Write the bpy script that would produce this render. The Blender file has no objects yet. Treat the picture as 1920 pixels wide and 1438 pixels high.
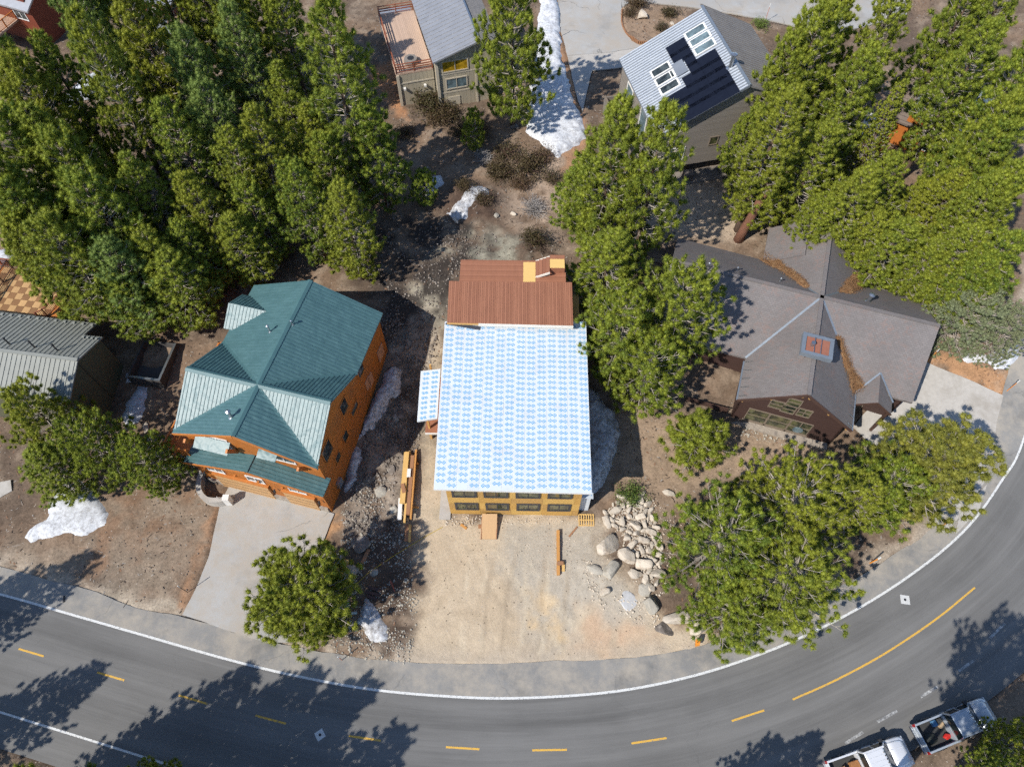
import bpy, bmesh, math, random
import numpy as np
from mathutils import Vector, Matrix, noise as mnoise

# ------------------------------------------------------------------ scene, camera, sky, sun, exposure
SC = bpy.context.scene
COL = SC.collection
R = math.radians
CAM_H, CAM_F, CAM_T = 55.0, 1333.0, R(30)

cam_data = bpy.data.cameras.new('camera')
cam_data.sensor_fit = 'HORIZONTAL'; cam_data.sensor_width = 36.0
cam_data.lens = 36.0 * CAM_F / 1920.0
cam_data.clip_start = 0.5; cam_data.clip_end = 3000
cam = bpy.data.objects.new('camera', cam_data); COL.objects.link(cam)
cam.location = (0, 0, CAM_H); cam.rotation_euler = (CAM_T, 0, 0)
SC.camera = cam

SUN_EL, SUN_AZ = R(45.5), R(231)          # compass bearing of the sun, +Y = north
w = bpy.data.worlds.new('World'); SC.world = w; w.use_nodes = True
nt = w.node_tree; nt.nodes.clear()
sky = nt.nodes.new('ShaderNodeTexSky'); sky.sky_type = 'NISHITA'; sky.sun_disc = False
sky.sun_elevation = SUN_EL; sky.sun_rotation = SUN_AZ; sky.altitude = 2400
bg = nt.nodes.new('ShaderNodeBackground'); bg.inputs['Strength'].default_value = 0.15
wo = nt.nodes.new('ShaderNodeOutputWorld')
nt.links.new(sky.outputs[0], bg.inputs[0]); nt.links.new(bg.outputs[0], wo.inputs[0])
sd = bpy.data.lights.new('sun', 'SUN'); sd.energy = 4.1; sd.angle = R(0.53); sd.color = (1.0, .955, .88)
sun = bpy.data.objects.new('sun', sd); COL.objects.link(sun)
_s = Vector((math.sin(SUN_AZ) * math.cos(SUN_EL), math.cos(SUN_AZ) * math.cos(SUN_EL), math.sin(SUN_EL)))
sun.rotation_euler = _s.to_track_quat('Z', 'Y').to_euler(); sun.location = _s * 120
vs = SC.view_settings; vs.view_transform = 'Standard'; vs.look = 'None'; vs.gamma = 1; vs.exposure = 0.44
vs.use_curve_mapping = False
SC.cycles.max_bounces = 4; SC.cycles.diffuse_bounces = 2; SC.cycles.glossy_bounces = 2; SC.cycles.transmission_bounces = 2
SC.cycles.use_denoising = False; SC.cycles.use_light_tree = False
SC.cycles.use_adaptive_sampling = True; SC.cycles.adaptive_threshold = .025; SC.cycles.caustics_reflective = False; SC.cycles.caustics_refractive = False
SHX = -_s.x / _s.z; SHY = -_s.y / _s.z   # shadow offset per metre of height

# ------------------------------------------------------------------ surveying helpers
def sstep(t):
    t = np.clip(t, 0, 1); return t * t * (3 - 2 * t)
def gz(x, y):
    """height of the hillside: level by the road, rising behind the houses"""
    return 3.0 * sstep((np.asarray(y, float) - 20.0) / 21.0) + 0.9 * sstep((np.asarray(y, float) - 46.0) / 40.0)
def U(px, py, z):
    dx = (px - 960) / CAM_F; dy = (719 - py) / CAM_F
    c, s = math.cos(CAM_T), math.sin(CAM_T)
    t = (z - CAM_H) / (dy * s - c)
    return Vector((dx * t, (dy * c + s) * t, z))
def G(px, py, dz=0.0):
    z = 0.0
    for _ in range(12):
        p = U(px, py, z + dz); z = float(gz(p.x, p.y))
    return Vector((p.x, p.y, z))
def GW(pts): return [tuple(G(*p)[:2]) for p in pts]

def tag(o, label, cat, group=None, kind=None):
    if label: o['label'] = label
    if cat: o['category'] = cat
    if group: o['group'] = group
    if kind: o['kind'] = kind
    return o
def empty(name, loc=(0, 0, 0), rz=0.0, label=None, cat=None, group=None):
    o = bpy.data.objects.new(name, None); COL.objects.link(o)
    o.location = loc; o.rotation_euler = (0, 0, rz); o.empty_display_size = .3
    return tag(o, label, cat, group)
def link(name, me, parent=None, loc=None, rot=None, scale=None):
    o = bpy.data.objects.new(name, me); COL.objects.link(o)
    if parent: o.parent = parent
    if loc is not None: o.location = loc
    if rot is not None: o.rotation_euler = rot
    if scale is not None: o.scale = scale
    return o
def np_mesh(name, verts, tris, mats, smooth=False, matidx=None):
    me = bpy.data.meshes.new(name)
    v = np.asarray(verts, np.float32); f = np.asarray(tris, np.int32); k = f.shape[1]
    me.vertices.add(len(v)); me.vertices.foreach_set('co', v.ravel())
    me.loops.add(f.size); me.loops.foreach_set('vertex_index', f.ravel())
    me.polygons.add(len(f)); me.polygons.foreach_set('loop_start', np.arange(0, f.size, k, dtype=np.int32))
    for m in (mats if isinstance(mats, (list, tuple)) else [mats]): me.materials.append(m)
    if matidx is not None: me.polygons.foreach_set('material_index', np.asarray(matidx, np.int32))
    if smooth: me.polygons.foreach_set('use_smooth', np.ones(len(f), bool))
    me.update(calc_edges=True); me.validate()
    return me

class MB:
    """collects faces, then links them as one mesh object"""
    def __init__(s): s.v = []; s.f = []
    def face(s, pts):
        n = len(s.v); s.v += [tuple(p) for p in pts]; s.f.append(list(range(n, n + len(pts)))); return s
    def hexa(s, b, t):
        n = len(s.v); s.v += [tuple(p) for p in b] + [tuple(p) for p in t]; k = len(b)
        s.f.append([n + i for i in range(k)][::-1]); s.f.append([n + k + i for i in range(k)])
        for i in range(k):
            j = (i + 1) % k; s.f.append([n + i, n + j, n + k + j, n + k + i])
        return s
    def box(s, x0, x1, y0, y1, z0, z1):
        return s.hexa([(x0, y0, z0), (x1, y0, z0), (x1, y1, z0), (x0, y1, z0)], [(x0, y0, z1), (x1, y0, z1), (x1, y1, z1), (x0, y1, z1)])
    def slab(s, top, t, d=(0, 0, -1)):
        d = Vector(d) * t
        top = [Vector(p) for p in top]
        return s.hexa([p + d for p in top], top)
    def bar(s, a, b, w, h, up=(0, 0, 1)):
        a = Vector(a); b = Vector(b); d = (b - a).normalized(); up = Vector(up)
        x = d.cross(up)
        if x.length < 1e-5: x = d.cross(Vector((1, 0, 0)))
        x.normalize(); u = x.cross(d).normalized()
        q = [-x * w / 2 - u * h / 2, x * w / 2 - u * h / 2, x * w / 2 + u * h / 2, -x * w / 2 + u * h / 2]
        return s.hexa([a + i for i in q], [b + i for i in q])
    def tube(s, pts, r, n=8, cap=True):
        pts = [Vector(p) for p in pts]; rs = r if isinstance(r, (list, tuple)) else [r] * len(pts)
        base = len(s.v); prev = None
        for i, p in enumerate(pts):
            d = (pts[min(i + 1, len(pts) - 1)] - pts[max(i - 1, 0)]).normalized()
            x = d.cross(Vector((0, 0, 1)))
            if x.length < 1e-4: x = Vector((1, 0, 0))
            x.normalize()
            if prev is not None and x.dot(prev) < 0: x = -x
            prev = x; u = x.cross(d)
            for k in range(n):
                a = 2 * math.pi * k / n; s.v.append(tuple(p + (x * math.cos(a) + u * math.sin(a)) * rs[i]))
        for i in range(len(pts) - 1):
            for k in range(n):
                j = (k + 1) % n
                s.f.append([base + i * n + k, base + i * n + j, base + (i + 1) * n + j, base + (i + 1) * n + k])
        if cap:
            s.f.append([base + k for k in range(n)][::-1]); s.f.append([base + (len(pts) - 1) * n + k for k in range(n)])
        return s
    def mesh(s, name, mat, bevel=0, smooth=False, seg=2):
        me = bpy.data.meshes.new(name); me.from_pydata(s.v, [], s.f)
        for m in (mat if isinstance(mat, (list, tuple)) else [mat]): me.materials.append(m)
        bm = bmesh.new(); bm.from_mesh(me)
        if bevel:
            bmesh.ops.remove_doubles(bm, verts=bm.verts, dist=1e-4)
            bmesh.ops.bevel(bm, geom=list(bm.edges), offset=bevel, segments=seg, profile=.6, affect='EDGES', clamp_overlap=True)
        bmesh.ops.recalc_face_normals(bm, faces=bm.faces)
        bm.to_mesh(me); bm.free()
        if smooth: me.polygons.foreach_set('use_smooth', [True] * len(me.polygons))
        return me
    def build(s, name, mat, parent=None, bevel=0, smooth=False, loc=None, rot=None, seg=2):
        return link(name, s.mesh(name, mat, bevel, smooth, seg), parent, loc, rot)

# ------------------------------------------------------------------ materials
def nd(t, typ, **kw):
    n = t.nodes.new(typ)
    for k, v in kw.items(): setattr(n, k, v)
    return n
def new_mat(name):
    m = bpy.data.materials.new(name); m.use_nodes = True
    t = m.node_tree; t.nodes.clear()
    out = nd(t, 'ShaderNodeOutputMaterial'); b = nd(t, 'ShaderNodeBsdfPrincipled')
    t.links.new(b.outputs[0], out.inputs[0])
    return m, t, b
def c4(c): return (c[0], c[1], c[2], 1)
def mixc(t, fac, a, b, mode='MIX'):
    n = nd(t, 'ShaderNodeMix', data_type='RGBA', blend_type=mode)
    for sock, v in ((n.inputs[0], fac), (n.inputs[6], a), (n.inputs[7], b)):
        if isinstance(v, bpy.types.NodeSocket): t.links.new(v, sock)
        elif isinstance(v, (int, float)): sock.default_value = v
        else: sock.default_value = c4(v)
    return n.outputs[2]
def mth(t, op, a, b=None, c=None):
    n = nd(t, 'ShaderNodeMath', operation=op)
    for sock, v in zip(n.inputs, (a, b, c)):
        if v is None: continue
        if isinstance(v, bpy.types.NodeSocket): t.links.new(v, sock)
        else: sock.default_value = v
    return n.outputs[0]
def noise_tex(t, vec, scale, detail=4, rough=.6, stretch=None):
    if stretch:
        mp = nd(t, 'ShaderNodeMapping'); mp.inputs['Scale'].default_value = stretch
        t.links.new(vec, mp.inputs[0]); vec = mp.outputs[0]
    n = nd(t, 'ShaderNodeTexNoise'); n.inputs['Scale'].default_value = scale
    n.inputs['Detail'].default_value = detail; n.inputs['Roughness'].default_value = rough
    t.links.new(vec, n.inputs['Vector']); return n.outputs['Fac']
def ramp(t, fac, lo, hi):
    n = nd(t, 'ShaderNodeMapRange'); n.inputs[1].default_value = lo; n.inputs[2].default_value = hi
    t.links.new(fac, n.inputs[0]); return n.outputs[0]
_M = {}
def pm(name, c1, c2=None, scale=3.0, rough=.8, metal=0, spec=.4, bump=0.0, bscale=None, stretch=None,
       boards=None, c3=None, big=.35, objvar=0.0, coat=0):
    """painted / stained / dusty surface: two-colour grain + large blotches (+ board lines across an axis)"""
    if name in _M: return _M[name]
    m, t, b = new_mat(name); c2 = c2 or tuple(v * .8 for v in c1)
    tc = nd(t, 'ShaderNodeTexCoord').outputs['Object']
    f = ramp(t, noise_tex(t, tc, scale, 5, .65, stretch), .3, .7)
    col = mixc(t, f, c1, c2)
    if c3:
        f3 = ramp(t, noise_tex(t, tc, big, 4, .6), .5, .68); col = mixc(t, f3, col, c3)
    h = f
    if boards:
        ax, wd, dark = boards
        sp = nd(t, 'ShaderNodeSeparateXYZ'); t.links.new(tc, sp.inputs[0])
        q = mth(t, 'DIVIDE', sp.outputs[ax], wd)
        fl = mth(t, 'FLOOR', q); fr = mth(t, 'FRACT', q)
        wn = nd(t, 'ShaderNodeTexWhiteNoise', noise_dimensions='1D'); t.links.new(fl, wn.inputs['W'])
        col = mixc(t, mth(t, 'MULTIPLY', wn.outputs[0], .45), col, tuple(v * .62 for v in c1))
        gap = mth(t, 'LESS_THAN', fr, .12)
        col = mixc(t, mth(t, 'MULTIPLY', gap, dark), col, tuple(v * .25 for v in c1))
        h = mth(t, 'SUBTRACT', mth(t, 'MULTIPLY', f, .15), gap)
    if objvar:
        oi = nd(t, 'ShaderNodeObjectInfo')
        col = mixc(t, mth(t, 'MULTIPLY', oi.outputs['Random'], objvar), col, tuple(v * .5 for v in c1))
    t.links.new(col, b.inputs['Base Color'])
    b.inputs['Roughness'].default_value = rough; b.inputs['Metallic'].default_value = metal
    b.inputs['Specular IOR Level'].default_value = spec
    if coat: b.inputs['Coat Weight'].default_value = coat; b.inputs['Coat Roughness'].default_value = .08
    if bump:
        bn = nd(t, 'ShaderNodeBump'); bn.inputs['Strength'].default_value = bump; bn.inputs['Distance'].default_value = .03
        if bscale: h = noise_tex(t, tc, bscale, 4, .6)
        t.links.new(h, bn.inputs['Height']); t.links.new(bn.outputs[0], b.inputs['Normal'])
    _M[name] = m; return m
def glass_mat(name, col, rough=.06, col2=None, sc=1.3):
    if name in _M: return _M[name]
    m, t, b = new_mat(name)
    tc = nd(t, 'ShaderNodeTexCoord').outputs['Object']
    f = ramp(t, noise_tex(t, tc, sc, 3, .6), .4, .62)
    t.links.new(mixc(t, f, col, col2 or tuple(v * .45 for v in col)), b.inputs['Base Color'])
    b.inputs['Roughness'].default_value = rough; b.inputs['Specular IOR Level'].default_value = .7
    _M[name] = m; return m
# ------------------------------------------------------------------ the ground and the roads
rng = np.random.default_rng(7)
class VNoise:
    def __init__(s, seed): s.g = np.random.default_rng(seed).random((257, 257))
    def __call__(s, x, y, sc):
        x = np.asarray(x) * sc; y = np.asarray(y) * sc
        xi = np.floor(x).astype(int); yi = np.floor(y).astype(int); fx = x - xi; fy = y - yi
        fx = fx * fx * (3 - 2 * fx); fy = fy * fy * (3 - 2 * fy)
        a = s.g[xi % 256, yi % 256]; b = s.g[(xi + 1) % 256, yi % 256]; c = s.g[xi % 256, (yi + 1) % 256]; d = s.g[(xi + 1) % 256, (yi + 1) % 256]
        return (a * (1 - fx) + b * fx) * (1 - fy) + (c * (1 - fx) + d * fx) * fy
    def fbm(s, x, y, sc, o=4):
        t = 0; a = .5; n = 0
        for i in range(o): t = t + a * s(x + i * 17.3, y - i * 9.1, sc * 2 ** i); n += a; a *= .5
        return t / n
VN = VNoise(3)
def sdist(X, Y, poly):
    """signed distance to a polygon, positive inside"""
    P = np.asarray(poly, float); d2 = np.full(X.shape, 1e9); ins = np.zeros(X.shape, bool)
    for i in range(len(P)):
        ax, ay = P[i]; bx, by = P[(i + 1) % len(P)]
        ex, ey = bx - ax, by - ay; L = ex * ex + ey * ey + 1e-9
        t = np.clip(((X - ax) * ex + (Y - ay) * ey) / L, 0, 1)
        d2 = np.minimum(d2, (X - ax - t * ex) ** 2 + (Y - ay - t * ey) ** 2)
        c = ((ay > Y) != (by > Y)) & (X < (bx - ax) * (Y - ay) / (by - ay + 1e-12) + ax); ins ^= c
    return np.where(ins, 1, -1) * np.sqrt(d2)
def catmull(P, step=.5):
    P = [Vector((p[0], p[1], 0)) for p in P]; P = [P[0] * 2 - P[1]] + P + [P[-1] * 2 - P[-2]]; out = []
    for i in range(1, len(P) - 2):
        a, b, c, d = P[i - 1:i + 3]; n = max(2, int((c - b).length / step))
        for k in range(n):
            t = k / n
            out.append(.5 * ((2 * b) + (c - a) * t + (2 * a - 5 * b + 4 * c - d) * t * t + (3 * b - a - 3 * c + d) * t ** 3))
    out.append(P[-2]); return out
# white edge line on the house side of the road, west to east, surveyed on the ground and smoothed
_edge_px = [(-260, 1046), (0, 1112), (130, 1149), (280, 1192), (430, 1235), (560, 1266), (700, 1291), (850, 1304), (960, 1307), (1100, 1300), (1200, 1287),
            (1300, 1265), (1370, 1244), (1450, 1215), (1530, 1180), (1610, 1138), (1690, 1088), (1770, 1028), (1830, 968), (1880, 895), (1920, 818)]
_ep = [G(*p) for p in _edge_px]
_ep = [(-110, _ep[0].y + 16), (-75, _ep[0].y + 8.5)] + [(p.x, p.y) for p in _ep] + [(51, 41), (60, 52), (74, 66), (95, 84), (125, 105)]
EDGE = catmull(_ep, .6)
for _ in range(3):
    EDGE = [EDGE[0]] + [(EDGE[i - 1] + EDGE[i] * 2 + EDGE[i + 1]) / 4 for i in range(1, len(EDGE) - 1)] + [EDGE[-1]]
EN = []
for i in range(len(EDGE)):
    d = (EDGE[min(i + 1, len(EDGE) - 1)] - EDGE[max(i - 1, 0)]).normalized(); EN.append(Vector((-d.y, d.x, 0)))   # towards the houses
ACC = [0.0]
for i in range(1, len(EDGE)): ACC.append(ACC[-1] + (EDGE[i] - EDGE[i - 1]).length)
def road_strip(name, offs, i0, i1, lift, mat, wob=None):
    V = []; F = []; n = len(offs)
    for i in range(i0, i1):
        for k, o in enumerate(offs):
            oo = o + (wob(i, k) if wob else 0)
            p = EDGE[i] + EN[i] * oo; V.append((p.x, p.y, float(gz(p.x, p.y)) + lift))
    for i in range(i1 - i0 - 1):
        for k in range(n - 1): F.append((i * n + k, i * n + k + 1, (i + 1) * n + k + 1, (i + 1) * n + k))
    me = bpy.data.meshes.new(name); me.from_pydata(V, [], F); me.materials.append(mat)
    return link(name, me)
def near_edge(px, py):
    p = G(px, py); return min(range(len(EDGE)), key=lambda i: (EDGE[i].x - p.x) ** 2 + (EDGE[i].y - p.y) ** 2)

def asphalt(name, base, speck, dust=None, track=True, cracks=.7):
    m, t, b = new_mat(name); tc = nd(t, 'ShaderNodeTexCoord').outputs['Object']
    fine = noise_tex(t, tc, 11.0, 6, .85); big = noise_tex(t, tc, .16, 4, .6)
    col = mixc(t, ramp(t, fine, .3, .75), base, speck)
    col = mixc(t, mth(t, 'MULTIPLY', ramp(t, big, .4, .65), .45), col, tuple(v * .72 for v in base))
    if dust: col = mixc(t, mth(t, 'MULTIPLY', ramp(t, noise_tex(t, tc, .42, 6, .75), .40, .62), .85), col, dust)
    if dust: col = mixc(t, mth(t, 'MULTIPLY', ramp(t, noise_tex(t, tc, .23, 5, .7), .52, .66), .6), col, tuple(v * .68 for v in base))
    vo = nd(t, 'ShaderNodeTexVoronoi', feature='DISTANCE_TO_EDGE'); vo.inputs['Scale'].default_value = .13
    wv = nd(t, 'ShaderNodeVectorMath', operation='ADD')
    nz = nd(t, 'ShaderNodeTexNoise'); nz.inputs['Scale'].default_value = .9; t.links.new(tc, nz.inputs['Vector'])
    t.links.new(tc, wv.inputs[0]); t.links.new(nz.outputs['Color'], wv.inputs[1]); t.links.new(wv.outputs[0], vo.inputs['Vector'])
    crack = mth(t, 'LESS_THAN', vo.outputs['Distance'], .0035)
    brk = mth(t, 'MULTIPLY', crack, ramp(t, noise_tex(t, tc, .25, 2, .5), .5, .55))
    col = mixc(t, mth(t, 'MULTIPLY', brk, cracks), col, tuple(v * .35 for v in base))
    if track:
        at = nd(t, 'ShaderNodeAttribute', attribute_name='lane')
        tr = nd(t, 'ShaderNodeMath', operation='MULTIPLY'); t.links.new(at.outputs['Fac'], tr.inputs[0]); tr.inputs[1].default_value = .5
        uvr = nd(t, 'ShaderNodeAttribute', attribute_name='lane_uv')
        st = noise_tex(t, uvr.outputs['Vector'], 1.0, 5, .7)
        col = mixc(t, mth(t, 'MULTIPLY', ramp(t, noise_tex(t, uvr.outputs['Vector'], 2.3, 5, .75), .45, .7), .5), col, tuple(v * 1.7 for v in base))
        col = mixc(t, mth(t, 'MULTIPLY', ramp(t, noise_tex(t, uvr.outputs['Vector'], .7, 4, .6), .5, .7), .5), col, tuple(v * .62 for v in base))
        col = mixc(t, mth(t, 'MULTIPLY', tr.outputs[0], ramp(t, st, .2, .7)), col, tuple(v * 2.0 for v in base))
    t.links.new(col, b.inputs['Base Color']); b.inputs['Roughness'].default_value = .88; b.inputs['Specular IOR Level'].default_value = .3
    bn = nd(t, 'ShaderNodeBump'); bn.inputs['Strength'].default_value = .35; bn.inputs['Distance'].default_value = .015
    t.links.new(noise_tex(t, tc, 14, 4, .8), bn.inputs['Height']); t.links.new(bn.outputs[0], b.inputs['Normal'])
    return m
M_ROAD = asphalt('worn_asphalt', (.112, .109, .104), (.172, .168, .161), cracks=.16)
M_SHOULDER = asphalt('dusty_shoulder_asphalt', (.20, .195, .186), (.28, .272, .257), (.36, .32, .265), False, .3)
M_DRIVE = asphalt('pale_driveway_asphalt', (.36, .352, .335), (.44, .43, .41), (.37, .325, .27), False, .6)
M_CONC = pm('concrete', (.46, .43, .39), (.38, .355, .32), 2.5, .9, bump=.15, c3=(.33, .30, .26), big=.5)
def line_mat(name, c):
    m, t, b = new_mat(name); tc = nd(t, 'ShaderNodeTexCoord').outputs['Object']
    col = mixc(t, ramp(t, noise_tex(t, tc, 6, 5, .8), .52, .68), c, (.17, .17, .165))
    t.links.new(col, b.inputs['Base Color']); b.inputs['Roughness'].default_value = .7; return m
M_WHITE = line_mat('white_road_paint', (.62, .62, .6)); M_YEL = line_mat('yellow_road_paint', (.62, .36, .05))
def worn_line_mat():
    m, t, b = new_mat('worn_white_road_paint'); tc = nd(t, 'ShaderNodeTexCoord').outputs['Object']
    col = mixc(t, ramp(t, noise_tex(t, tc, 3.5, 5, .8), .4, .55), (.45, .45, .44), (.16, .16, .16))
    t.links.new(col, b.inputs['Base Color']); b.inputs['Roughness'].default_value = .8; return m

NE = len(EDGE)
so = [1.75 + .35 * (VN(i * .6, 3.3, .23) - .5) + .12 * (VN(i * .6, 9.1, 1.1) - .5) for i in range(NE)]
i_bend = near_edge(1750, 1045)
for i in range(NE):
    so[i] += .9 * float(sstep((ACC[i] - ACC[i_bend]) / 9)) + .5 * math.exp(-((ACC[i] - ACC[near_edge(960, 1307)]) / 9) ** 2)
road = road_strip('road', [0.04, -.6, -1.2, -1.8, -2.4, -3.0, -3.6, -4.2, -4.8, -5.4, -6, -6.6, -7.2, -8.2, -9.3], 0, NE, 0.0, M_ROAD)
la = road.data.attributes.new('lane', 'FLOAT', 'POINT')
_off = [0.04, -.6, -1.2, -1.8, -2.4, -3.0, -3.6, -4.2, -4.8, -5.4, -6, -6.6, -7.2, -8.2, -9.3]
_lane = [.35, .9, .35, .1, .55, 1., .5, .9, .4, .1, .4, .9, .6, .9, .9]
la.data.foreach_set('value', np.tile(np.array(_lane, np.float32), NE))
uv_ = road.data.attributes.new('lane_uv', 'FLOAT_VECTOR', 'POINT'); uv_.data.foreach_set('vector', np.array([(o_ * 1.3, ACC[i_] * .045, 0) for i_ in range(NE) for o_ in _off], np.float32).ravel())
tag(road, None, None, kind='structure')
sh = road_strip('road_shoulder', [1.0, .75, .5, .25, .04], 0, NE, -.004, M_SHOULDER, lambda i, k: (so[i] - 1.0) * (1 - k / 4.0)); tag(sh, None, None, kind='structure')
ln = road_strip('edge_line', [.03, -.14], 0, NE, .006, M_WHITE); ln.parent = road
ln = road_strip('edge_line', [-7.2, -7.34], 0, near_edge(700, 1291), .006, M_WHITE); ln.parent = road
M_WORN = worn_line_mat()
for a, b in (((1585, 1393), (1618, 1372)), ((1645, 1353), (1682, 1332)), ((1726, 1306), (1758, 1287)), ((1797, 1258), (1826, 1237)), ((1856, 1196), (1884, 1168))):
    A = G(*a); B = G(*b); d = (B - A).normalized(); n = Vector((-d.y, d.x, 0)) * .09
    mb = MB(); mb.face([A - n + Vector((0, 0, .007)), B - n + Vector((0, 0, .007)), B + n + Vector((0, 0, .007)), A + n + Vector((0, 0, .007))]); mb.build('worn_edge_dash', M_WORN, road)
for x0, y0, x1, y1 in ((35, 1216, 82, 1230), (182, 1260, 233, 1275), (335, 1303, 389, 1319), (479, 1341, 536, 1356), (654, 1379, 714, 1388), (836, 1400, 899, 1404),
                       (998, 1406, 1063, 1405), (1184, 1393, 1250, 1383), (1372, 1351, 1433, 1331)):
    A = G(x0, y0); B = G(x1, y1); d = (B - A).normalized(); n = Vector((-d.y, d.x, 0)) * .065; u = Vector((0, 0, .007))
    mb = MB(); mb.face([A - n + u, B - n + u, B + n + u, A + n + u]); mb.build('centre_dash', M_YEL, road)
_yl = catmull([tuple(G(*p)[:2]) for p in ((1486, 1311), (1560, 1278), (1640, 1236), (1710, 1192), (1770, 1149), (1828, 1101))], .6)
mb = MB()
for i in range(len(_yl) - 1):
    A, B = _yl[i], _yl[i + 1]; d = (B - A).normalized(); n = Vector((-d.y, d.x, 0)) * .065
    q = [A - n, B - n, B + n, A + n]; mb.face([(p.x, p.y, float(gz(p.x, p.y)) + .007) for p in q])
mb.build('centre_line', M_YEL, road)

def drape(name, poly, mat, lift=.02, thick=.14, step=.6, kind='structure', wob=.06):
    """a paved slab laid over the slope: top follows the ground, edges go down into it"""
    X0, Y0 = np.min(poly, 0); X1, Y1 = np.max(poly, 0)
    bm = bmesh.new(); P = [Vector((p[0], p[1], 0)) for p in poly]; Q = []
    for i in range(len(P)):
        a, b = P[i], P[(i + 1) % len(P)]; n = max(1, int((b - a).length / step))
        for k in range(n):
            p = a.lerp(b, k / n); Q.append(p + Vector((VN(p.x, p.y, .9) - .5, VN(p.x + 40, p.y, .9) - .5, 0)) * wob * 2)
    f = bm.faces.new([bm.verts.new(p) for p in Q])
    bmesh.ops.triangulate(bm, faces=[f])
    for ax, lo, hi in ((0, X0, X1), (1, Y0, Y1)):
        for c in np.arange(math.floor(lo) + .5, hi, 1.0):
            co = [0, 0, 0]; no = [0, 0, 0]; co[ax] = c; no[ax] = 1
            bmesh.ops.bisect_plane(bm, geom=bm.verts[:] + bm.edges[:] + bm.faces[:], plane_co=co, plane_no=no)
    for v in bm.verts: v.co.z = float(gz(v.co.x, v.co.y)) + lift
    r = bmesh.ops.extrude_face_region(bm, geom=bm.faces[:])
    for v in [e for e in r['geom'] if isinstance(e, bmesh.types.BMVert)]: v.co.z -= thick
    bmesh.ops.recalc_face_normals(bm, faces=bm.faces)
    me = bpy.data.meshes.new(name); bm.to_mesh(me); bm.free(); me.materials.append(mat)
    o = link(name, me); o['kind'] = kind; return o
DRIVE_TEAL = GW([(432, 907), (520, 930), (628, 962), (612, 1000), (596, 1040), (575, 1100), (552, 1203), (500, 1204), (450, 1189), (395, 1170), (342, 1153), (372, 1090), (392, 1040), (404, 985), (415, 940)])
DRIVE_E = GW([(1600, 800), (1690, 690), (1728, 676), (1800, 705), (1882, 742), (1868, 790), (1862, 850), (1845, 905), (1812, 955), (1770, 1000), (1700, 900)])
DRIVE_TOP = GW([(1040, -60), (1165, -60), (1165, 20), (1170, 55), (1185, 78), (1205, 88), (1150, 98), (1064, 105), (1052, 60)])
WALK_TOP = GW([(1064, 106), (1150, 99), (1206, 89), (1212, 118), (1160, 128), (1110, 134), (1092, 210), (1083, 190)])
STREET_TOP = GW([(1150, -60), (1700, -60), (1700, 30), (1580, 60), (1500, 52), (1440, 38), (1300, 14), (1185, 2), (1167, 14)])
PAVED = [DRIVE_TEAL, DRIVE_E, DRIVE_TOP, WALK_TOP, STREET_TOP]
drape('driveway', DRIVE_TEAL, M_DRIVE); drape('driveway', DRIVE_E, M_CONC, lift=.03)
drape('driveway', DRIVE_TOP, M_DRIVE); drape('path', WALK_TOP, M_CONC, lift=.05); drape('street', STREET_TOP, M_DRIVE, lift=.012)
drape('driveway_apron', GW([(1800, 962), (1850, 908), (1835, 955), (1790, 1003)]), M_CONC, lift=.045)
drape('path', GW([(0, 905), (20, 900), (22, 920), (0, 933), (-40, 940), (-40, 900)]), M_CONC)

# soil colours by patch, all outlines on the ground
LOT = GW([(800, 830), (836, 940), (845, 968), (1085, 972), (1120, 985), (1140, 1040), (1190, 1110), (1240, 1170), (1330, 1185), (1310, 1225), (1150, 1262), (1000, 1275), (850, 1280), (770, 1262), (775, 1180), (800, 1090), (770, 1010), (785, 900)])
LOT_SIDE = GW([(800, 560), (836, 560), (832, 700), (812, 800), (818, 850), (840, 960), (790, 1010), (785, 860), (790, 760), (795, 660)])
GRAVEL_F = GW([(945, 985), (1060, 985), (1130, 1000), (1150, 1080), (1230, 1160), (1180, 1170), (1090, 1140), (1060, 1200), (1020, 1240), (985, 1180), (960, 1110), (935, 1040)])
GRAVEL_B = GW([(880, 425), (960, 430), (1000, 470), (990, 500), (900, 500), (840, 480), (800, 480), (835, 445)])
GRAVEL_W = GW([(760, 530), (840, 520), (838, 610), (818, 640), (800, 600)])
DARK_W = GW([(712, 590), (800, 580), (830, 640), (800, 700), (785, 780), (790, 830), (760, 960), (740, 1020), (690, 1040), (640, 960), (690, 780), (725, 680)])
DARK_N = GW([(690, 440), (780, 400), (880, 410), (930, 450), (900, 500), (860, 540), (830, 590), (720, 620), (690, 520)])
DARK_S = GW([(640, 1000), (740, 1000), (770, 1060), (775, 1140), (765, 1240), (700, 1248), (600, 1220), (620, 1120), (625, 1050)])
DARK_N2 = GW([(985, 440), (1020, 445), (1030, 480), (985, 495), (960, 470)])
DARK_M = GW([(840, 350), (930, 370), (945, 410), (870, 420), (820, 390)])
RED_E = GW([(1720, 640), (1920, 700), (1925, 740), (1885, 745), (1800, 705), (1728, 676)])
RED_T = GW([(1030, -40), (1045, -40), (1066, 108), (1100, 250), (1120, 300), (1060, 330), (1060, 270), (1045, 110)])
RED_TREE = GW([(690, 130), (742, 120), (760, 230), (720, 190)])
RED_WLOT = GW([(200, 900), (380, 880), (410, 960), (370, 1090), (340, 1150), (150, 1105), (0, 1080), (0, 1010), (150, 1020)])
TAN_E = GW([(1160, 760), (1380, 800), (1540, 830), (1560, 870), (1450, 910), (1330, 900), (1260, 960), (1190, 930), (1150, 900)])
TAN_NE = GW([(1190, 420), (1300, 340), (1400, 350), (1440, 420), (1360, 460), (1260, 440)])
TAN_C = GW([(960, 300), (1060, 290), (1070, 420), (1060, 470), (1000, 440), (940, 400)])
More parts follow.
